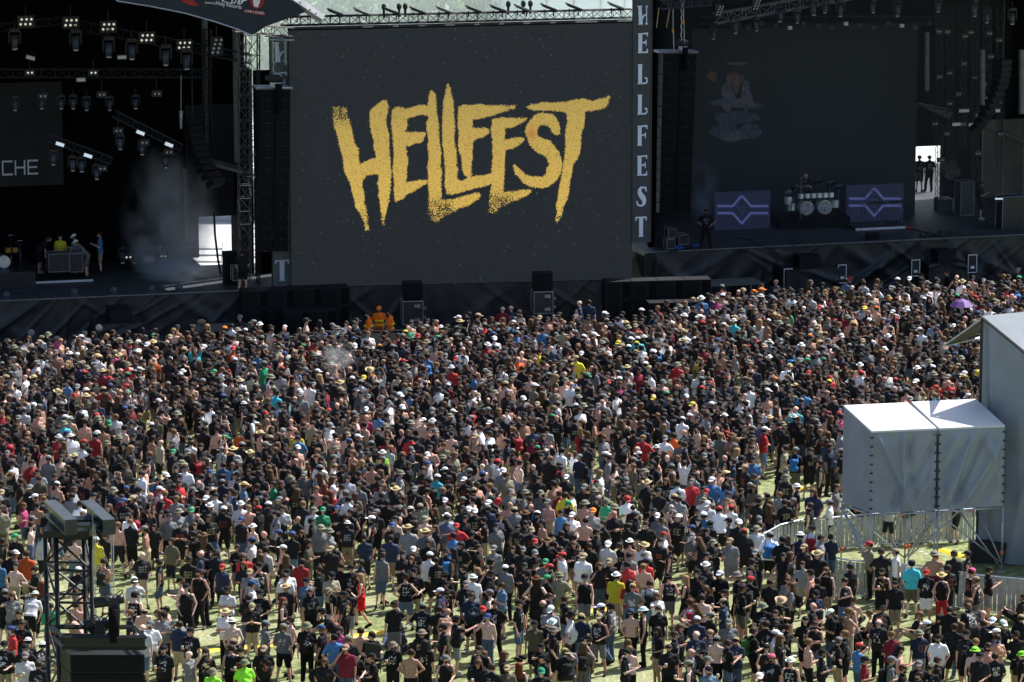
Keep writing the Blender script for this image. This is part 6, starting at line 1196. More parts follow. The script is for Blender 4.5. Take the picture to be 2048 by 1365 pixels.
TILES = {'A':(0,960,3.371,"""
200,70 kt k g f;250,60 s k - f;390,50 s d w b 8;560,25 k k - f;640,115 k k c f;165,185 pt d R r;255,175 s j - b;130,390 k k G f;185,520 o K - b 4;290,400 w k - b;500,420 s j e b;645,425 y K w b;690,390 k k w b;790,330 s k e b;835,165 k k u f;860,70 k k u b;960,80 g k c b @;895,310 k k e b;955,315 s k c f;1000,340 s K g l;950,530 k K B f 7;1080,570 kt d k l 2;1150,430 B k - f b;1200,310 k k g f 8;1130,270 g k c f;1215,240 g k b f;1305,220 g k G f;1270,550 k k c b;1300,380 k k c l;1355,520 n k B r;1340,640 kt l c f 7;1255,740 kt k c f;1220,700 s k c l;1140,880 s k - l x;110,680 s k h r x;10,740 b k - b x;285,720 kt l R b;340,870 G m - b;510,860 s K - b;130,920 k k - f;150,990 k k - f;85,1030 r k u l F;30,1130 k K c f;170,1205 w k g f;170,1150 k k c f;430,1110 w k - b;920,950 s k L b x;1015,990 w c g f;1210,990 n K - b;1285,1000 g k b l 9;1105,1160 k k c f 2;1275,1195 g K B l;1385,1170 kt k L b;1400,1250 k k - l;1310,40 k k B f;1085,45 r k c b;1170,60 k j - b @r;1390,140 k k w f;725,60 k k - f;645,20 k k - b;5,150 kt k g f;15,420 k k - r;30,30 k d - b;120,20 k k - l;75,690 k k c b x;235,620 k k - l;480,130 g k - b;330,230 k k c b;555,1240 k k c f;260,1260 k k - b"""),
'B':(400,960,3.37,"""
45,140 k k w b;60,190 k k h f;110,125 w k c f;175,30 n c g b;160,140 g k - f;150,200 k k L f;270,185 w k h f;345,200 s k e f;385,55 k k - b @;490,40 G k - l;655,100 k k L b;700,100 k k g b;790,70 s k e f;845,60 r k R b;990,10 S k - f;960,105 g k g b @;1045,120 B k L b;1110,40 k k - b;1200,70 g k - f;1160,140 k k c f;1250,160 k k c b;1060,200 k k - f b;915,210 k k u f;820,225 G K G f;755,220 w l b f;545,210 w k - f;475,250 g k c l @;270,285 k j u f;95,275 k j - f;25,395 k k n b;345,425 w j u l;540,370 k k u l @b;615,385 k j u b;670,370 k k L f h;800,340 g l b f;880,360 g k b l;990,320 k K h b 1;1115,280 k j w l;1180,240 k k g f;1115,410 n k c b;1210,530 g d c b;1270,410 n K c b;1310,330 k k u f;1355,350 w k - f;1415,345 g j s b;1520,365 g K s b;1590,340 k k L l;1750,330 r k r f;1690,395 b k - b;1735,400 k k c b;1800,90 k k - b;1855,90 k k t b;1460,80 k k g f;1480,200 T k t b 6;1600,220 k k L l;1840,215 g k w f;1765,210 n k c f;1810,200 k k - f;1820,380 k k c f;1520,530 w k w b;1440,480 k k w f;1440,545 k k L f;1360,520 k k c f;1640,500 k k c b @;1720,500 kt k H l;1780,610 k k - l;1835,620 g j Y l;1840,680 w k h b;1650,660 k k k b;1660,720 k k c f;1620,770 n j w l;1825,800 n d - f;1795,720 k k g f;1445,635 k K c f;1385,670 kt d c b h;1500,870 k k g b;1360,940 k j - l x;1325,1000 n k c b x;1495,1050 k k b b;1560,1040 k k h b @;1640,1010 k k c l;1725,960 k g k r p;1420,1180 s k - b h;1515,1120 k k H b;1300,1130 k k b f;1150,1050 k k c f x;1080,1030 s k - b x;1000,1090 k l g b;905,1080 b d c b;940,1030 p k - f;820,1020 k k u l;720,1000 k l b f;610,960 s k - l;560,1010 g k g b;440,990 g j g r;350,870 k K t f 8;410,780 k k c f;350,720 w k u r;325,810 k j - b;175,910 w l s f;185,760 w k k f;580,740 k k s f;560,830 kt p R r;715,700 d K c f 0;590,640 w k c f;585,540 kt r L b h;660,570 r l c b;400,600 kt k k f F;320,530 r k L f;335,640 g k t f;310,590 k k R f;440,490 w K c b;520,480 s k w l;250,475 k g - f 2;105,520 k l k b;155,600 n k r f;10,640 k l - b;15,510 k k B f;885,660 T k c f b;880,480 k k t f;950,600 k k - b;1020,610 k k c f;805,620 k d - l;910,450 k k g b;1085,665 D D Y l 5;1100,570 n g - l;960,770 k k b l 9@;430,1160 k k t f;225,1110 B k t b;210,1150 kt l - b;300,1250 l k b f;85,1310 l k b f;275,1170 k k c f;40,1180 k l c f F;790,1250 k k - b x;870,1280 k k - b x;1655,1220 kt l b f;1870,1230 k k - b;1590,560 k k - b;1750,450 k k c f;1540,440 k k - f;1040,1180 k k - f x;1180,1200 k k c l x"""),
'C':(940,960,3.37,"""
30,80 k k s f;160,100 r k c b;270,100 g k g f;345,50 k k c f;345,100 g k b l;465,110 g k b f;505,150 g k - b;625,110 m k - b;750,60 k k g f;700,120 w k - l;830,80 g k b b;830,150 k k - f;925,160 G K b f;985,240 k k B f;1075,150 w k r f;1110,200 k k - f;1205,40 k k s f;1280,100 k k c f;1345,130 g k t b;1230,120 g k L l;1420,150 g k - b;1500,30 r k g f;1555,80 g k c f;1610,95 k k r f;1640,20 b k w f;1755,200 w k r b;1625,190 w k w f;1590,250 b k w b;1550,150 w k b b;1445,260 k k Z r;1370,270 k k w f 6;1280,255 g k w f;1205,310 k k - f;1320,300 g k c b;1340,390 w w r r;1510,400 g k g f 7;1650,440 k k b f;1760,430 g g t f 2;1865,370 k k r b;1805,310 k k w f;1490,345 w k u l;1630,365 k k c f;1160,460 w k s f;1075,440 s k h b;1010,460 k k c b;915,445 w k w f;760,500 k g - r b;870,590 k j L f F;955,570 k k t f;1070,530 gt K c f;985,665 y K h b 3;1075,590 r k c b;1075,710 r j H b;1200,600 s K e b 3;1340,670 kt g k b;1165,570 r k u b;1190,520 k k b f;1320,480 kt k - l;1255,430 k k c f;1450,680 kt k Y l;1530,640 k k c f;1560,690 k k k f;1685,650 k k w f;1800,660 k k b l;1590,750 k k L f;1480,840 wt k Z b @m;1565,810 s k - b;1710,840 n k t l;1720,780 k k c l;1830,750 k c c r;1530,960 n k w b;1620,930 k k g l;1415,1010 k k L r;1270,890 k K - f 0;1170,900 kt l h l 0;1085,910 s l u b 7;890,875 k j w l 5;950,870 g j c l;870,940 kt g t f 1;750,940 n d t b 7;680,930 w k k r;640,820 k d - r;600,660 T K b b;640,530 w k r l F;550,610 k k r l;520,680 k k G l;450,690 kt k n b h;490,850 k k B f;435,990 B k c f 0;545,890 g k w f;555,980 k k h f;560,1030 k k b r;660,1140 g j - b;330,850 k d c r 0;165,850 k l - f;120,940 s j u f F;85,890 k k r f;10,800 n k - f;215,730 d k - l;140,650 k k c r;135,780 s k g l;25,680 w j h l;130,570 k k c r;170,480 g k g f;60,470 k k - r;270,480 k k - f 3;345,490 k k g f;365,590 k k c f;380,650 k k c l;490,570 g k G f;325,340 k k c f;285,220 g k t b;405,350 k k t f;450,430 k k r f;540,390 k k c f 8;610,230 b k c f;640,320 k k L f;695,260 w k w f;750,290 s k - b;690,400 k k - b @;620,380 k k - b;800,460 k k - b;450,250 k k w b;350,240 k k n b;130,210 n k g b;40,230 k k w f;190,330 g k c f;1340,1150 k k - f 2;1380,1060 k l - r;1490,1180 g k B r;1475,1260 kt k g l b;1525,1060 n k B f;1620,1050 g k t f;1660,1090 s k g b;1740,1120 k j - r 8;1745,980 g g g f 7;1575,1190 k k c l;1600,1230 kt k g r;1610,1300 d k c f;1050,1180 k k c r 8;1105,1190 k m w f 8;65,1160 k k - f;55,1250 k k L f;150,1280 k k - b;250,1290 B k t f;330,1270 kt k R b;480,1310 k k G f;1070,520 k k - b;860,370 k k c r;430,500 k k g f;500,430 k k n f"""),
'D':(1480,1040,3.606,"""
60,100 g k r f;125,80 w k b f;200,130 w k g b @;300,170 k g c b;345,150 k k L b;440,140 n k h b;510,90 w k g b @;575,150 g k - r;655,140 n d - b 2;565,260 k k s f;445,220 k k t f;380,270 k k L r;115,250 k k g f 0;315,290 k k c f;480,340 g K - f h;510,400 s k c l F;560,460 k c c b;345,450 g n L f 0;215,470 k k - b;75,450 k k r b;20,500 k g H b 0;295,600 k k s f 8;165,640 k k b f;255,690 k k - f;525,640 k k B r 8;545,550 n k c f;470,740 k k H f;540,770 kt j - f;655,690 k j w l @;685,710 s k - f x;725,580 k k c b x;815,590 s k c b x;730,740 k k c b x;805,770 k k b f x;815,670 k k g l x;755,840 k k e l;705,890 k K g r;855,930 b j r r;1000,760 k l B f 0;955,680 s k e l x;1040,680 k k t f x;1265,690 kt K e l y;1350,770 k l w l;1430,870 w k c f;1120,480 k K c f 0;1025,390 kt k c f b;930,200 T l r l F;1035,250 k k c b h;1135,250 w l t l F;1250,330 t c c b;1345,400 k w r f b;1455,420 kt r s f b;1400,260 s m b b;1500,370 k k c b;1535,270 k k c b;1640,260 kt k c l;1665,390 kt K p r 5;1710,450 kt c t l 5;1795,380 k g c r 8;790,410 k k c b 9;1440,720 k k c b x;1545,700 k k - b x;1545,790 k k - b;1760,760 k k - b x;1750,690 s K B b x;1830,730 n k w f x;1885,750 k k w f x;1850,830 b k w l;2010,560 k k - l y;2000,840 k k c b x;1920,830 r g b b @;1855,870 s k - f;1700,900 k k e f;1635,840 k k c f;1790,930 s k - f;1695,960 s k A b;1730,1000 k k c f;1840,1000 k k - b;2035,990 k k A l;1425,1030 k k - r;1290,1060 k k g f;1175,1090 k j - r;1090,1030 g k g r @;1370,1090 k k - f;1295,1140 k k - l;590,980 k k k r 2;495,900 s k e r 2;365,1040 kt k h f;230,1010 k k p f b;255,840 w k w r F;340,790 k k - r h;190,770 k k - b;260,770 k k c b;95,820 k k - r @G;140,1150 w k w f;2030,720 k k t b x""")}
FARN = """765,912 l k h f;905,742 r j h b;968,695 r k h f 0;1015,712 b j u b;200,722 w k - b;150,880 w w h b;118,882 r k h f;598,870 y k - f 0;1345,955 t t L b;1240,690 k k l f;1275,692 k k l b;1111,727 k k o;700,965 S k - f 0;310,745 s c e l;460,690 w k - b;1660,760 r k r f;1405,870 s k - b;1215,850 s k - b 3;1185,845 s c - r;1288,860 n j - b 0;1325,880 w k g f;1565,900 T j - l 0;1616,905 k k - f 0;1590,905 k c g b @;1550,660 k k c r;780,740 k K - b;1075,745 k k - b;120,860 k k - f;820,880 r k c b;700,860 k k - f 3;755,960 k k - b;1070,900 k k G b;1170,995 k k n b;380,775 s k - f 8;470,905 w k s b @r;1130,995 y k - b;1415,640 r k - b;1640,930 kt k - l 0;1655,870 T l L b;1500,780 w k - b;1720,750 w k r b;1745,735 k k L f;1715,850 w k r b;1610,790 b k - b;1590,840 k k h b;1790,765 w k r b;1870,740 w k w b;1200,950 w k Y r;240,1000 m k - f;480,640 k k g f;265,690 r k b f;660,990 r k R b;1020,990 g k g f;870,960 t k w b;1440,1025 w k r b;1635,620 k k r f;1865,770 o k c b;1845,920 g k g f"""
def parse(s, ox, oy, sc):
    out = []
    for it in s.replace('\n','').split(';'):
        f = it.split()
        if len(f) < 4: continue
        x, y = map(float, f[0].split(',')); px, py = ox+x/sc, oy+y/sc
        ex = f[5] if len(f) > 5 else ''; d = f[4] if len(f) > 4 else 'f'
        pk = None
        if '@' in ex: ex, q = ex.split('@'); pk = q or 'k'
        beard = False
        if ex == 'b': beard = True; ex = ''
        out.append(dict(px=px, py=py, top=f[1], bot=f[2], head=f[3], dir=d if d in 'fblr' else 'f', pose=PC.get(ex[:1], None) if ex else None, pack=pk, beard=beard))
    return out
PPL = []
for k_, (ox, oy, sc, s) in TILES.items(): PPL += parse(s, ox, oy, sc)
PPL += parse(FARN, 0, 0, 1)
rp = random.Random(11); kept = []
OPEN = [(745,1300,42,60),(1215,1290,40,50),(650,1250,50,45),(800,1250,60,35),(1030,1330,45,40),(1235,1345,60,45),(1770,1300,70,40),(40,1170,50,60),(240,1200,30,60),(330,1270,30,30),(1850,1260,60,25),(440,1330,40,20),(1330,1250,30,30),(1560,1230,20,20)]
fi = 0
while fi < 165:
    x_, y_ = rp.uniform(-10,2058), rp.uniform(1165,1440)
    if any(((x_-a)/c)**2+((y_-b)/d)**2 < 1 for a,b,c,d in OPEN) or (x_ > 1500 and y_ < 1240): continue
    h_ = P(x_, y_, 0); q_ = proj((h_.x, h_.y, 1.66)); fi += 1
    PPL.append(dict(px=q_[0], py=q_[1], top=rp.choice(['k','k','k','k','k','kt','g','s','s','n','w','k','B','kt','m']), bot=rp.choice('kkkKKgdjjlc'), head=rp.choice('--cccgeBbwtLLHLh'), dir=rp.choice('fbblrf'), pose=rp.choice([None,None,None,'face','point','walk','phone','bend']), pack=('k' if rp.random()<.1 else None), beard=False, fill=1))
for p in PPL:
    if p['head'] not in HD: p['head'] = 'c'
    sit = p['pose'] in ('sit','sitback'); hz = {'bend':1.45}.get(p['pose'], .85 if sit else 1.66)
    fem = 1 if (p['head'] in 'LYRZ' and rp.random() < .6) or p['top'] in ('D','pt') or (p['top'].endswith('t') and p['bot'] in 'dr') else 0
    p['fem'] = fem; p['sc'] = rp.uniform(.96,1.05)*(.95 if fem else 1); w_ = P(p['px'], p['py'], hz*p['sc']); p['x'], p['y'] = w_.x, w_.y
    if p['pose'] is None: p['pose'] = rp.choice(['stand','wide','cup','folded','pocket','phone','stand','hips','pocket','cup'])
    p['fat'] = 1 if (rp.random() < .22 and not fem) else 0
    p['rz'] = DIRS[p['dir']]+rp.uniform(-.45,.45)
    if all((p['x']-q['x'])**2+(p['y']-q['y'])**2 > (.28 if p.get('fill') else .09) for q in kept): kept.append(p)
PPL = kept
PPL.sort(key=lambda p: p['y'])
NIND = 288
IND = PPL[:NIND]; REST = PPL[NIND:]
def mkpart(nm, me, parent, col, loc=None, rot=None):
    o = bpy.data.objects.new(nm, me); COL.objects.link(o); o.parent = parent; o.color = col
    if loc is not None: o.location = loc; o.rotation_euler = rot
    return o
def build_person(p, label, group, z=0.0):
    key = (p['pose'], p['fem'], p['fat']); tp = template(*key); pp = tp['pp']; top = p['top']
    sk = p.get('skin') or rp.choice(SK); jit = rp.uniform(.85,1.15)
    b = bpy.data.objects.new('person', tp['body']); COL.objects.link(b); b.location = (p['x'], p['y'], z); b.rotation_euler = (0,0,p['rz']); b.scale = (p['sc']*1.09,p['sc']*1.09,p['sc']*1.04)
    b.color = (*[c*jit for c in sk], 1); tag(b, label, 'person', group)
    er = pp['HM'].to_euler(); hc = pp['hc']
    pr = rp.choice([0,0,.9,.9,.7,.5]) if top[0] in 'kngr' else 0
    kind = 'dress' if top == 'D' else ('tank' if top.endswith('t') and len(top) > 1 else 'tee')
    if top == 's': pass
    elif top == 'D': mkpart('dress', garment(tp,'dress',key), b, (.55,.015,.02,0))
    else:
        c = SC[top[0]]; v = rp.uniform(.7,1.4); mkpart('shirt', garment(tp, kind, key), b, (*[min(.85,q*v) for q in c], pr))
        if top == 'd': mkpart('vest', garment(tp,'vest',key), b, (.13,.2,.3,0))
    bk, bc, _ = BT[p['bot'] if p['bot'] in BT else 'k']
    if bk and top != 'D': v = rp.uniform(.75,1.35); mkpart(bk, garment(tp,bk,key), b, (*[min(.8,q*v) for q in SC[bc]],0))
    mkpart('shoes', garment(tp,'shoes',key), b, rp.choice([(.015,.015,.016,0),(.03,.025,.02,0),(.3,.3,.3,0),(.12,.11,.1,0)]))
    hk, hat, _, hcol = HD[p['head']]
    hair = hcol if hat is None and hcol else rp.choice([(.03,.018,.012),(.06,.035,.02),(.015,.012,.01),(.14,.08,.04)])
    if hk: mkpart('hair', HATM['drape' if (hat and hk == 'long') else hk], b, (*hair,0), hc, er)
    if hat: mkpart('hat' if hat not in ('cap','bandana','beanie') else hat, HATM[hat], b, (*[c*rp.uniform(.85,1.15) for c in hcol],0), hc, er if rp.random() > .12 or hat != 'cap' else (er.x,0,er.z+math.pi))
    mkpart('face', HATM['face'], b, (1,1,1,1), hc, er)
    if rp.random() < .45: mkpart('sunglasses', HATM['shades'], b, (1,1,1,1), hc, er)
    if p['beard'] or (not p['fem'] and rp.random() < .3): mkpart('beard', HATM['beard'], b, (*hair,0), hc, er)
    if p['pack']:
        o = bpy.data.objects.new('backpack', garment(tp,'pack',key)); COL.objects.link(o); o.matrix_world = b.matrix_basis; o.location = b.location; o.rotation_euler = b.rotation_euler; o.scale = b.scale
        pc = {'k':('black',(.015,.015,.018)),'r':('red',(.4,.02,.03)),'b':('blue',(.03,.15,.4)),'m':('maroon',(.25,.02,.05)),'G':('green',(.04,.13,.03))}[p['pack']]
        o.color = (*pc[1],0); tag(o, f'{pc[0]} backpack worn by the {label}'[:110], 'backpack', 'backpacks in the crowd'); p['packo'] = (o, pc[0])
    return b
def desc(p):
    t = p['top']; tn = 'shirtless' if t == 's' else ('red dress' if t == 'D' else SN[t[0]]+(' tank top' if len(t) > 1 else (' vest' if t=='d' else ' shirt')))
    return tn, BT[p['bot'] if p['bot'] in BT else 'k'][2], HD[p['head']][2]
def zone(p):
    x, y = proj((p['x'],p['y'],1.2)); c = 'far left' if x<170 else 'left' if x<480 else 'centre left' if x<800 else 'centre' if x<1150 else 'centre right' if x<1480 else 'right' if x<1800 else 'far right'
    r = 'bottom row' if y>1270 else 'near row' if y>1190 else 'middle row' if y>1110 else 'back row'
    return r, c
PW = {'up':'arms raised','headhold':'hands on head','walk':'walking','phone':'looking down','bend':'bending forward','sit':'sitting on grass','sitback':'sitting leaning back','point':'pointing','hips':'hands on hips','folded':'arms folded','cup':'one hand forward','face':'hand at face'}
cand = []
for p in IND:
    a, b_, c_ = desc(p); core = [x for x in (a, b_) if x]; r, c = zone(p); pw = PW.get(p['pose'],'')
    x0, y0 = proj((p['x'],p['y'],1.6))
    near = sorted((q for q in IND if q is not p), key=lambda q: (q['x']-p['x'])**2+(q['y']-p['y'])**2)
    q = next((q for q in near[:6] if desc(q)[0].split()[0] not in ('black',) or desc(q)[2] not in ('black cap','dark hair')), near[0])
    xq, _ = proj((q['x'],q['y'],1.6)); rel = 'left of' if x0 < xq else 'right of'; qa = desc(q); qd = qa[0]+' and '+qa[2]
    base = f"person in {a} and {c_}" if a != 'shirtless' else f"shirtless person with {c_}"
    cand.append((p, [f"{base}, {b_}" if b_ else f"woman in short {a} with wavy blond hair", DW[p['dir']], pw, f"{rel} {qd}", f"{r} {c}"]))
from collections import Counter
labs = {}
order = [(0,1),(0,2),(0,3),(0,1,3),(0,4),(0,3,4)]
def mk(parts, sel): return ', '.join(parts[i] for i in sel if parts[i])
for sel in order:
    cnt_ = Counter(mk(ps, sel) for p, ps in cand if id(p) not in labs)
    for p, ps in cand:
        if id(p) in labs: continue
        s_ = mk(ps, sel)
        if cnt_[s_] == 1 and s_ not in labs.values() and len(s_.split()) <= 16: labs[id(p)] = s_
left = [(p, ps) for p, ps in cand if id(p) not in labs]; left.sort(key=lambda t: proj((t[0]['x'],t[0]['y'],1.6))[0]); seen = Counter()
tot = Counter(mk(ps,(0,4)) for p, ps in left)
for p, ps in left:
    k = mk(ps,(0,4)); seen[k] += 1; labs[id(p)] = f"{(cnt+['later'])[min(seen[k]-1,20)]} from left, {k.replace('person in ','')}"[:120] if tot[k] > 1 else k+', '+DW[p['dir']]
for p in IND: build_person(p, labs[id(p)], 'festival goers standing in the crowd')
for p in IND:
    if p.get('packo'):
        o, cc_ = p['packo']; a, b_, c_ = desc(p); r, c = zone(p); o['label'] = f"{cc_} backpack on the {'shirtless person' if a=='shirtless' else a+' wearer'} with {c_}, {r} {c}"
# beer cups
beer = mat('beer', (.6,.3,.04), .2); cupm = mat('clear_cup', (.6,.6,.58), .25)
nb_ = {}
for p in sorted([q for q in IND if q['pose']=='cup'], key=lambda q: -q['y']):
    tp = template('cup',p['fem'],p['fat']); h = tp['pp']['hpos'][0]; M4 = Matrix.Translation((p['x'],p['y'],0)) @ Matrix.Rotation(p['rz'],4,'Z') @ Matrix.Diagonal((p['sc']*1.09,p['sc']*1.09,p['sc']*1.04,1)); w_ = M4 @ (h+V((0,-.02,.0)))
    a, b_, c_ = desc(p); r, c = zone(p)
    lb = f"beer cup held by {'shirtless person' if a=='shirtless' else a+' wearer'} with {c_}, {r} {c}"; nb_[lb] = nb_.get(lb, 0)+1
    if nb_[lb] > 1: lb = f"beer cup nearer the camera, {'shirtless person' if a=='shirtless' else a+' wearer'} with {c_}, {r} {c}"
    e = empty('beer_cup', lb, 'cup', w_, 'plastic cups held in the crowd')
    MB().bar((0,0,-.05),(0,0,.03),.03,12,.038).build('beer', beer, e, True); MB().bar((0,0,.03),(0,0,.075),.0385,12,.042).build('rim', cupm, e, True)
# crew on the stages and in the pit: own positions
CREW = [ # frame/point, attrs, label
 (FL.at(75,520,3.9),'k','k','-','r','bend','dark dressed stage hand bending by the drums at far left',HS),
 (FL.at(150,520,5.6),'b','k','w','l','phone','stage hand in pale blue shirt and white cap behind the amplifier head',HS),
 (FL.at(122,520,5.5),'y','k','-','f','stand','stage hand in yellow top behind the silver edged bass cabinet',HS),
 (FL.at(176,540,3.0),'g','g','w','l','bend','stage hand in grey shorts bending over at the low white edged platform',HS),
 (FL.at(197,545,3.6),'b','K','-','l','phone','tall stage hand in bright blue shirt on the left stage',HS),
 (FL.at(487,578,.9),'k','k','-','b','bend','crouching stage hand in black at the right end of the left stage',HS),
 (FL.at(495,520,3.4),'b','k','-','l','stand','stage hand in pale blue seen behind the truss tower beside the bright opening',HS),
 (FR.at(1412,498,1.2),'k','l','-','f','hips','tall person all in black standing at the left end of the right stage',HS),
 (FR.at(1840,388,9.8),'k','c','-','b','stand','left silhouette standing in the bright opening of the right wing',HS),
 (FR.at(1856,388,9.6),'k','l','-','b','pocket','right silhouette standing in the bright opening of the right wing',HS),
 (FR.at(1611,420,5.9),'k','k','B','f','phone','bald drummer sitting high behind the silver drum kit',HS+.5),
 (FR.at(1961,450,3.6),'k','k','-','r','phone','crew member in black working beside the big cabinet in the right wing',HS),
]
def crewp(w_, top, bot, head, d, pose, lab, z, sc=1.0, grp='stage crew'):
    p = dict(x=w_.x,y=w_.y,top=top,bot=bot,head=head,dir=d,pose=pose,pack=None,beard=False,fem=0,fat=0,sc=sc,rz=DIRS[d]+rp.uniform(-.2,.2)); return build_person(p, lab, grp, z)
def on_floor(fr, x, yfeet): return P(x, yfeet, HS)
feet = [(78,548),(150,552),(122,552),(175,556),(201,547),(487,583),(497,500),(1412,498),(1838,384),(1858,384),(1611,420),(1961,440)]
for (w_, *rest), (fx, fy) in zip(CREW, feet): crewp(P(fx, fy, HS) if rest[6]==HS else FR.at(1611,418,6.3), *rest)
for (x, y, top, head, d, lab, t) in [(737,628,'o','-','l','guard in orange shirt with yellow bands, left of the three by the pit',2.2),(758,617,'o','x','f','guard in orange shirt and orange cap, middle of the three by the pit',2.0),(780,624,'o','-','l','guard in orange shirt seen from the side, right of the three by the pit',2.3),
        (1005,618,'m','B','f','security person in maroon shirt in the pit under the screen',1.6),(1022,616,'n','B','f','security person in navy printed shirt in the pit under the screen',1.8),(1159,606,'n','B','l','security person in navy at the right of the second flight case',1.6),(1178,604,'n','-','b','security person in navy seen from behind before the subwoofers',1.8),
        (1552,563,'n','B','f','security person in navy left of the first white edged speaker',2.0),(1700,558,'n','r','l','security person in navy with red cap right of the second white edged speaker',1.9),(1792,556,'n','c','f','security person in navy left of the third white edged speaker',1.9),(1843,551,'n','c','l','security person in navy right of the third white edged speaker',1.9),(1895,545,'k','-','l','security person with arm lifted before the rightmost draped riser',1.9)]:
    w_ = P(x, y+4, 1.7); 
    b = crewp(w_, top, 'r' if top=='o' else 'l', head, d, rp.choice(['stand','pocket','folded']), lab, 0, 1.02, 'security staff in the pit')
    if top == 'o':
        for q in b.children:
            if q.name.startswith('shirt'): q.color = (.85,.17,.01,0)
        mb = MB().bar((0,0,1.17),(0,0,1.23),.185,14).bar((0,0,1.0),(0,0,1.05),.18,14); o = mb.build('reflective_band', mat('hivis%d'%x,(.75,.7,.05),.5,emis=(.8,.75,.1),estr=.0), b)
# ---------------- the crowd mass ----------------
def lowbody(pose, fem, fat, top, bot):
    pp = person_prims(POSES[pose], fem, fat); T = pp['T']; groups = []
    sk = pp['neck']+pp['head'][:3]+pp['ua']+pp['fa']+[(a,b,max(ra,.02),max(rb,.018)) for a,b,ra,rb in pp['hands'][:2]+pp['hands'][12:14]]+pp['legs'][:1+0]*0
    skin = sk+pp['legs']+([*pp['tor']] if top=='s' else [])
    shirt = [] if top=='s' else infl(pp['tor'],.02)+(infl(pp['ua'],.022,.68) if top=='tee' else [])
    bt = [(T((-.075,.01,.93)),T((.075,.01,.93)),.124,.124)]+leg_infl(pp['legs'],.028,.86 if bot=='s' else 1.93)
    groups = [skin, shirt, bt, infl(pp['feet'],.012)]
    allp = skin+shirt+bt+groups[3]
    me = fuse(allp, .038, 1, 8); n = len(me.vertices); co = np.empty(n*3); me.vertices.foreach_get('co', co); co = co.reshape(-1,3)
    best = np.full(n, 1e9); cls = np.zeros(n, int)
    for gi, g_ in enumerate(groups):
        bias = -.012 if gi else 0
        for a,b,ra,rb in g_:
            a_=np.array(a); ab=np.array(b)-a_; t=np.clip(((co-a_)@ab)/(ab@ab+1e-9),0,1); dd=np.linalg.norm(co-a_-t[:,None]*ab,axis=1)-(ra+(rb-ra)*t)+bias
            mk_ = dd<best; best[mk_]=dd[mk_]; cls[mk_]=gi
    nf = len(me.polygons); fv = np.empty(len(me.loops),int); me.loops.foreach_get('vertex_index', fv); lt = np.empty(nf,int); me.polygons.foreach_get('loop_total', lt)
    assert (lt==4).all(); fv = fv.reshape(-1,4); bpy.data.meshes.remove(me)
    return co, fv, cls, np.array(pp['hc']), np.array(pp['HM'])
def meshq(me):
    n=len(me.vertices); co=np.empty(n*3); me.vertices.foreach_get('co',co); q=[]
    for f in me.polygons:
        v=list(f.vertices); 
        if len(v)==4: q.append(v)
        elif len(v)==3: q.append([v[0],v[1],v[2],v[2]])
        else:
            for i in range(1,len(v)-1,2): q.append([v[0],v[i],v[i+1],v[min(i+2,len(v)-1)]])
    return co.reshape(-1,3), np.array(q)
def lowhat(k):
    co, q = meshq(HATM[k]); return co, q
LH_ = {k: lowhat(k) for k in ('cap','bucket','cowboy','fedora','short','long','drape','pack') if k in HATM}
LB = {}
poselist = ['stand','wide','cup','folded','pocket','phone','hips','face','up','walk']
for ps_ in poselist:
    for (t_,b_) in (('tee','s'),('tee','l'),('tank','s'),('tank','l'),('s','s'),('s','l')): LB[(ps_,t_,b_)] = lowbody(ps_, 0, 0, t_, b_)
crowd = []; occupied = {}
def cellk(x,y): return (int(x/.55), int(y/.55))
def free(x, y, r):
    ci, cj = cellk(x,y)
    for i in range(ci-2,ci+3):
        for j in range(cj-2,cj+3):
            for (u,v_) in occupied.get((i,j),()):
                if (u-x)**2+(v_-y)**2 < r*r: return False
    return True
def occ(x,y): occupied.setdefault(cellk(x,y),[]).append((x,y))
for p in PPL: occ(p['x'],p['y'])
for p in REST: crowd.append(p)
# where the crowd stands: from the pit line forward, thinner towards the camera
GAPS = [(757,728,48,24),(1560,1000,60,45),(1600,985,45,35),(1130,960,30,35),(300,900,22,28),(225,905,20,30),(480,960,20,24),(330,830,14,30),(612,800,8,25),(385,930,18,40),(1640,1040,60,45),(35,1110,30,60),(585,1100,14,40),(1060,700,5,8),(320,1010,20,30),(400,1010,8,30),(900,1060,5,30),(1480,1090,20,14),(1240,905,10,25),(1335,905,10,22),(655,1000,16,24),(650,905,10,20),(1090,905,14,25),(1345,1060,8,30)]
EXC = [(x_, y_, w_, h_) for (x_, y_, w_, h_) in []]
pl_back = [(FL(0,-5.6,0)),(FL(FL.L,-5.4,0)),(FS(FS.L,-5.0,0)),(FR(.5,-7.4,0)),(FR(FR.L,-6.8,0))]
def backlimit(x):
    for a,b in zip(pl_back,pl_back[1:]):
        if a.x <= x <= b.x: return a.y+(b.y-a.y)*(x-a.x)/(b.x-a.x)
    return pl_back[0].y if x < pl_back[0].x else pl_back[-1].y
fx0 = P(1524,1070,1.15); tenty = tb.y
def blocked(x, y):
    px, py = proj((x,y,0))
    if px > 1500 and 1060 < py < 1230:       # the fenced yard under the boxes
        top_ = np.interp(px,[1500,1530,1600,1700,1950,2100],[1140,1130,1108,1098,1088,1080]); bot_ = np.interp(px,[1500,1530,1610,1660,1700,1860,1960,2100],[1140,1150,1165,1182,1194,1206,1222,1234])
        if top_ < py < bot_: return True
    if x > tb.x-.3 and tb.y-3.2 < y < tb.y+7: return True
    return False
rr = random.Random(5)
from mathutils import noise as mn
TOPW = [('k',66),('g',7),('w',8),('s',14),('n',4),('r',1.7),('B',2),('b',.9),('d',1.2),('m',1),('T',1.8),('t',.4),('G',.3),('y',.25),('o',.25),('p',.25)]
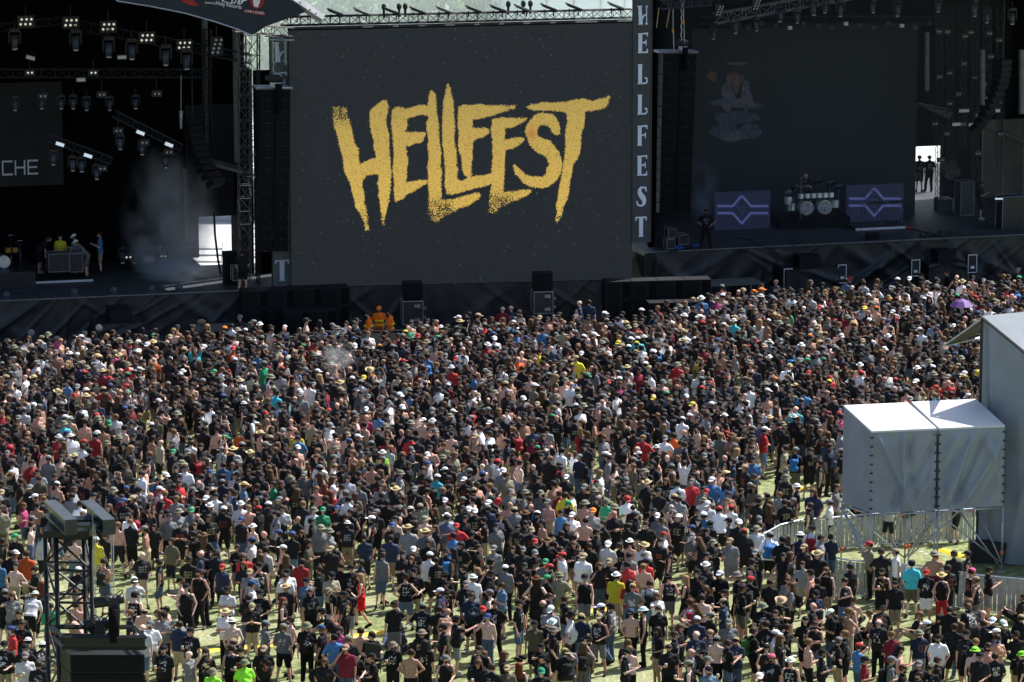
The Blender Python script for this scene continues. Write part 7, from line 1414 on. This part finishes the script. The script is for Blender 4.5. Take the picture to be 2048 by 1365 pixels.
HEADW = [('-',26),('c',26),('g',10),('e',7),('B',6),('b',4),('w',4.5),('t',3),('h',1.3),('s',1.1),('r',1.9),('u',1.6),('L',9),('Y',1.5),('H',4),('G',.5),('k',2.5),('n',1),('l',.35),('x',.3)]
def pick(ws): return rr.choices([a for a,_ in ws],[b for _,b in ws])[0]
tries = 0
ymin = min(p['y'] for p in PPL)
while tries < 95000:
    tries += 1
    y = rr.uniform(P(1024,1150,0).y, 188); hw = (1024/F)*(y*1.03)+1.2; x = rr.uniform(-hw, hw)
    if y > backlimit(x): continue
    px, py = proj((x,y,0))
    if py > 1172: continue
    if blocked(x,y): continue
    g_ = False
    for (gx,gy,gw,gh) in GAPS:
        if ((px-gx)/gw)**2+((py-gy)/gh)**2 < 1: g_ = True; break
    if g_: continue
    dn = mn.noise(Vector((x*.16,y*.16,3)))+.5*mn.noise(Vector((x*.5,y*.5,9)))
    near = max(0,min(1,(py-880)/260)); r_ = .585+.12*near+(.34*near+.14)*max(0,-dn)*1.7
    dep_b = backlimit(x)-y
    if dep_b < 14: r_ = .53+.004*dep_b
    if dep_b < 1.5 and rr.random() < .6: continue
    r_ *= rr.uniform(.82,1.3)
    if not free(x,y,r_): continue
    occ(x,y); crowd.append(dict(x=x,y=y,top=pick(TOPW),bot=rr.choice('kkkKKgdjjlc'),head=pick(HEADW),dir=rr.choices('fblr',[36,28,18,18])[0],pose=rr.choices(poselist,[20,14,12,12,14,10,5,5,1.2,3])[0],pack=rr.random()<.07,sc=rr.uniform(.92,1.07),rz=None,fem=0,fat=0))
print('crowd', len(crowd), 'individual', len(IND))
allv=[];allf=[];allc=[];nv=0
packv = meshq(garment(template('stand',0,0),'pack',('stand',0,0)))
for p in crowd:
    t_ = 's' if p['top']=='s' else ('tank' if len(p['top'])>1 or rr.random()<.15 else 'tee'); b_ = 'l' if p['bot'] in 'jlr' else 's'
    ps_ = p['pose'] if p['pose'] in poselist else 'stand'
    co, fv, cls, hc, HM = LB[(ps_,t_,b_)]
    rz = p['rz'] if p['rz'] is not None else DIRS[p['dir']]+rr.uniform(-.7,.7); c_, s_ = math.cos(rz), math.sin(rz); Rz = np.array([[c_,-s_,0],[s_,c_,0],[0,0,1]]); wsc = rr.uniform(.98,1.18)
    tx, ty = rr.gauss(0,.05), rr.gauss(0,.04); TL = np.array([[1,0,ty],[0,1,tx],[-ty,-tx,1]])
    def put(v, q, col):
        global nv
        v = v*np.array([wsc,wsc,1.04])*p['sc']; v = v@TL.T; v = v@Rz.T+np.array([p['x'],p['y'],0]); allv.append(v.astype(np.float32)); allf.append(q+nv); nv += len(v); allc.append(col)
    sk = np.array(rr.choice(SK))*rr.uniform(.85,1.15); tc_ = np.array(SC.get(p['top'][0] if p['top']!='D' else 'r', SC['k']))*rr.uniform(.6,1.6); bc = np.array(SC[BT[p['bot'] if p['bot'] in BT else 'k'][1]])*rr.uniform(.6,1.5); sh_ = np.array(rr.choice([(.02,)*3,(.25,)*3,(.06,.05,.04)]))
    pal = np.array([sk, tc_, bc, sh_]); col = pal[cls]
    if p['top'][0] == 'k' and rr.random() < .5 and t_ != 's':   # printed shirt: a few lighter patches on chest or back
        pm_ = (cls==1)&(np.abs(co[:,0])<.1)&(np.abs(co[:,2]-1.24)<.10)&((np.sin(co[:,0]*70+p['x'])+np.sin(co[:,2]*80+p['y']))>.3); col = col.copy(); col[pm_] = rr.choice([(.4,.4,.4),(.3,.08,.05),(.4,.35,.2)])
    put(co, fv, col)
    hk, hat, _, hcol = HD[p['head'] if p['head'] in HD else '-']; hair = hcol if hat is None and hcol else rr.choice([(.03,.018,.012),(.06,.035,.02),(.015,.012,.01),(.14,.08,.04)])
    for kk, c2 in ((('drape' if hat and hk=='long' else hk), hair), (hat, hcol)):
        if kk is None: continue
        kk = {'bandana':'short','beanie':'short','curly':'short'}.get(kk,kk); v, q = LH_[kk]; v = v@HM.T+hc; put(v, q, np.tile(np.array(c2)*rr.uniform(.8,1.2),(len(v),1)))
    if p.get('pack'): v, q = packv; put(v, q, np.tile(np.array(rr.choice([(.02,.02,.02)]*7+[(.3,.02,.03),(.05,.06,.08),(.03,.15,.4)])),(len(v),1)))
Vv=np.concatenate(allv); Ff=np.concatenate(allf); Cc_=np.concatenate(allc).astype(np.float32)
tri = Ff[:,2]==Ff[:,3]; print('crowd verts', len(Vv), 'faces', len(Ff))
lt = np.where(tri,3,4).astype(np.int32); flat_ = Ff.ravel(); keepm = np.ones(Ff.shape,bool); keepm[tri,3]=False; flat_ = Ff[keepm]
me = bpy.data.meshes.new('crowd'); me.vertices.add(len(Vv)); me.vertices.foreach_set('co', Vv.ravel()); me.loops.add(len(flat_)); me.loops.foreach_set('vertex_index', flat_.astype(np.int32)); me.polygons.add(len(lt)); me.polygons.foreach_set('loop_start', np.concatenate([[0],np.cumsum(lt)[:-1]]).astype(np.int32))
me.polygons.foreach_set('use_smooth', np.ones(len(lt),bool)); me.update()
ca = me.color_attributes.new('tint','FLOAT_COLOR','POINT'); ca.data.foreach_set('color', np.concatenate([Cc_, np.ones((len(Cc_),1),np.float32)],1).ravel())
m = bpy.data.materials.new('crowd_people'); m.use_nodes=True; t=m.node_tree; b=t.nodes['Principled BSDF']; at=t.nodes.new('ShaderNodeAttribute'); at.attribute_name='tint'; b.inputs['Roughness'].default_value=.7; b.inputs['Specular IOR Level'].default_value=.25
tc=t.nodes.new('ShaderNodeTexCoord'); n=t.nodes.new('ShaderNodeTexNoise'); n.inputs['Scale'].default_value=9; n.inputs['Detail'].default_value=3; t.links.new(tc.outputs['Object'],n.inputs['Vector']); mr=t.nodes.new('ShaderNodeMapRange'); mr.inputs['To Min'].default_value=.65; mr.inputs['To Max'].default_value=1.35; t.links.new(n.outputs['Fac'],mr.inputs['Value'])
mu=t.nodes.new('ShaderNodeMix'); mu.data_type='RGBA'; mu.blend_type='MULTIPLY'; mu.inputs['Factor'].default_value=1; t.links.new(at.outputs['Color'],mu.inputs['A']); t.links.new(mr.outputs[0],mu.inputs['B']); t.links.new(mu.outputs['Result'],b.inputs['Base Color'])
me.materials.append(m); o = bpy.data.objects.new('crowd', me); COL.objects.link(o)
tag(o, 'dense crowd of festival goers in mostly black filling the field up to the pit', 'crowd', kind='stuff')
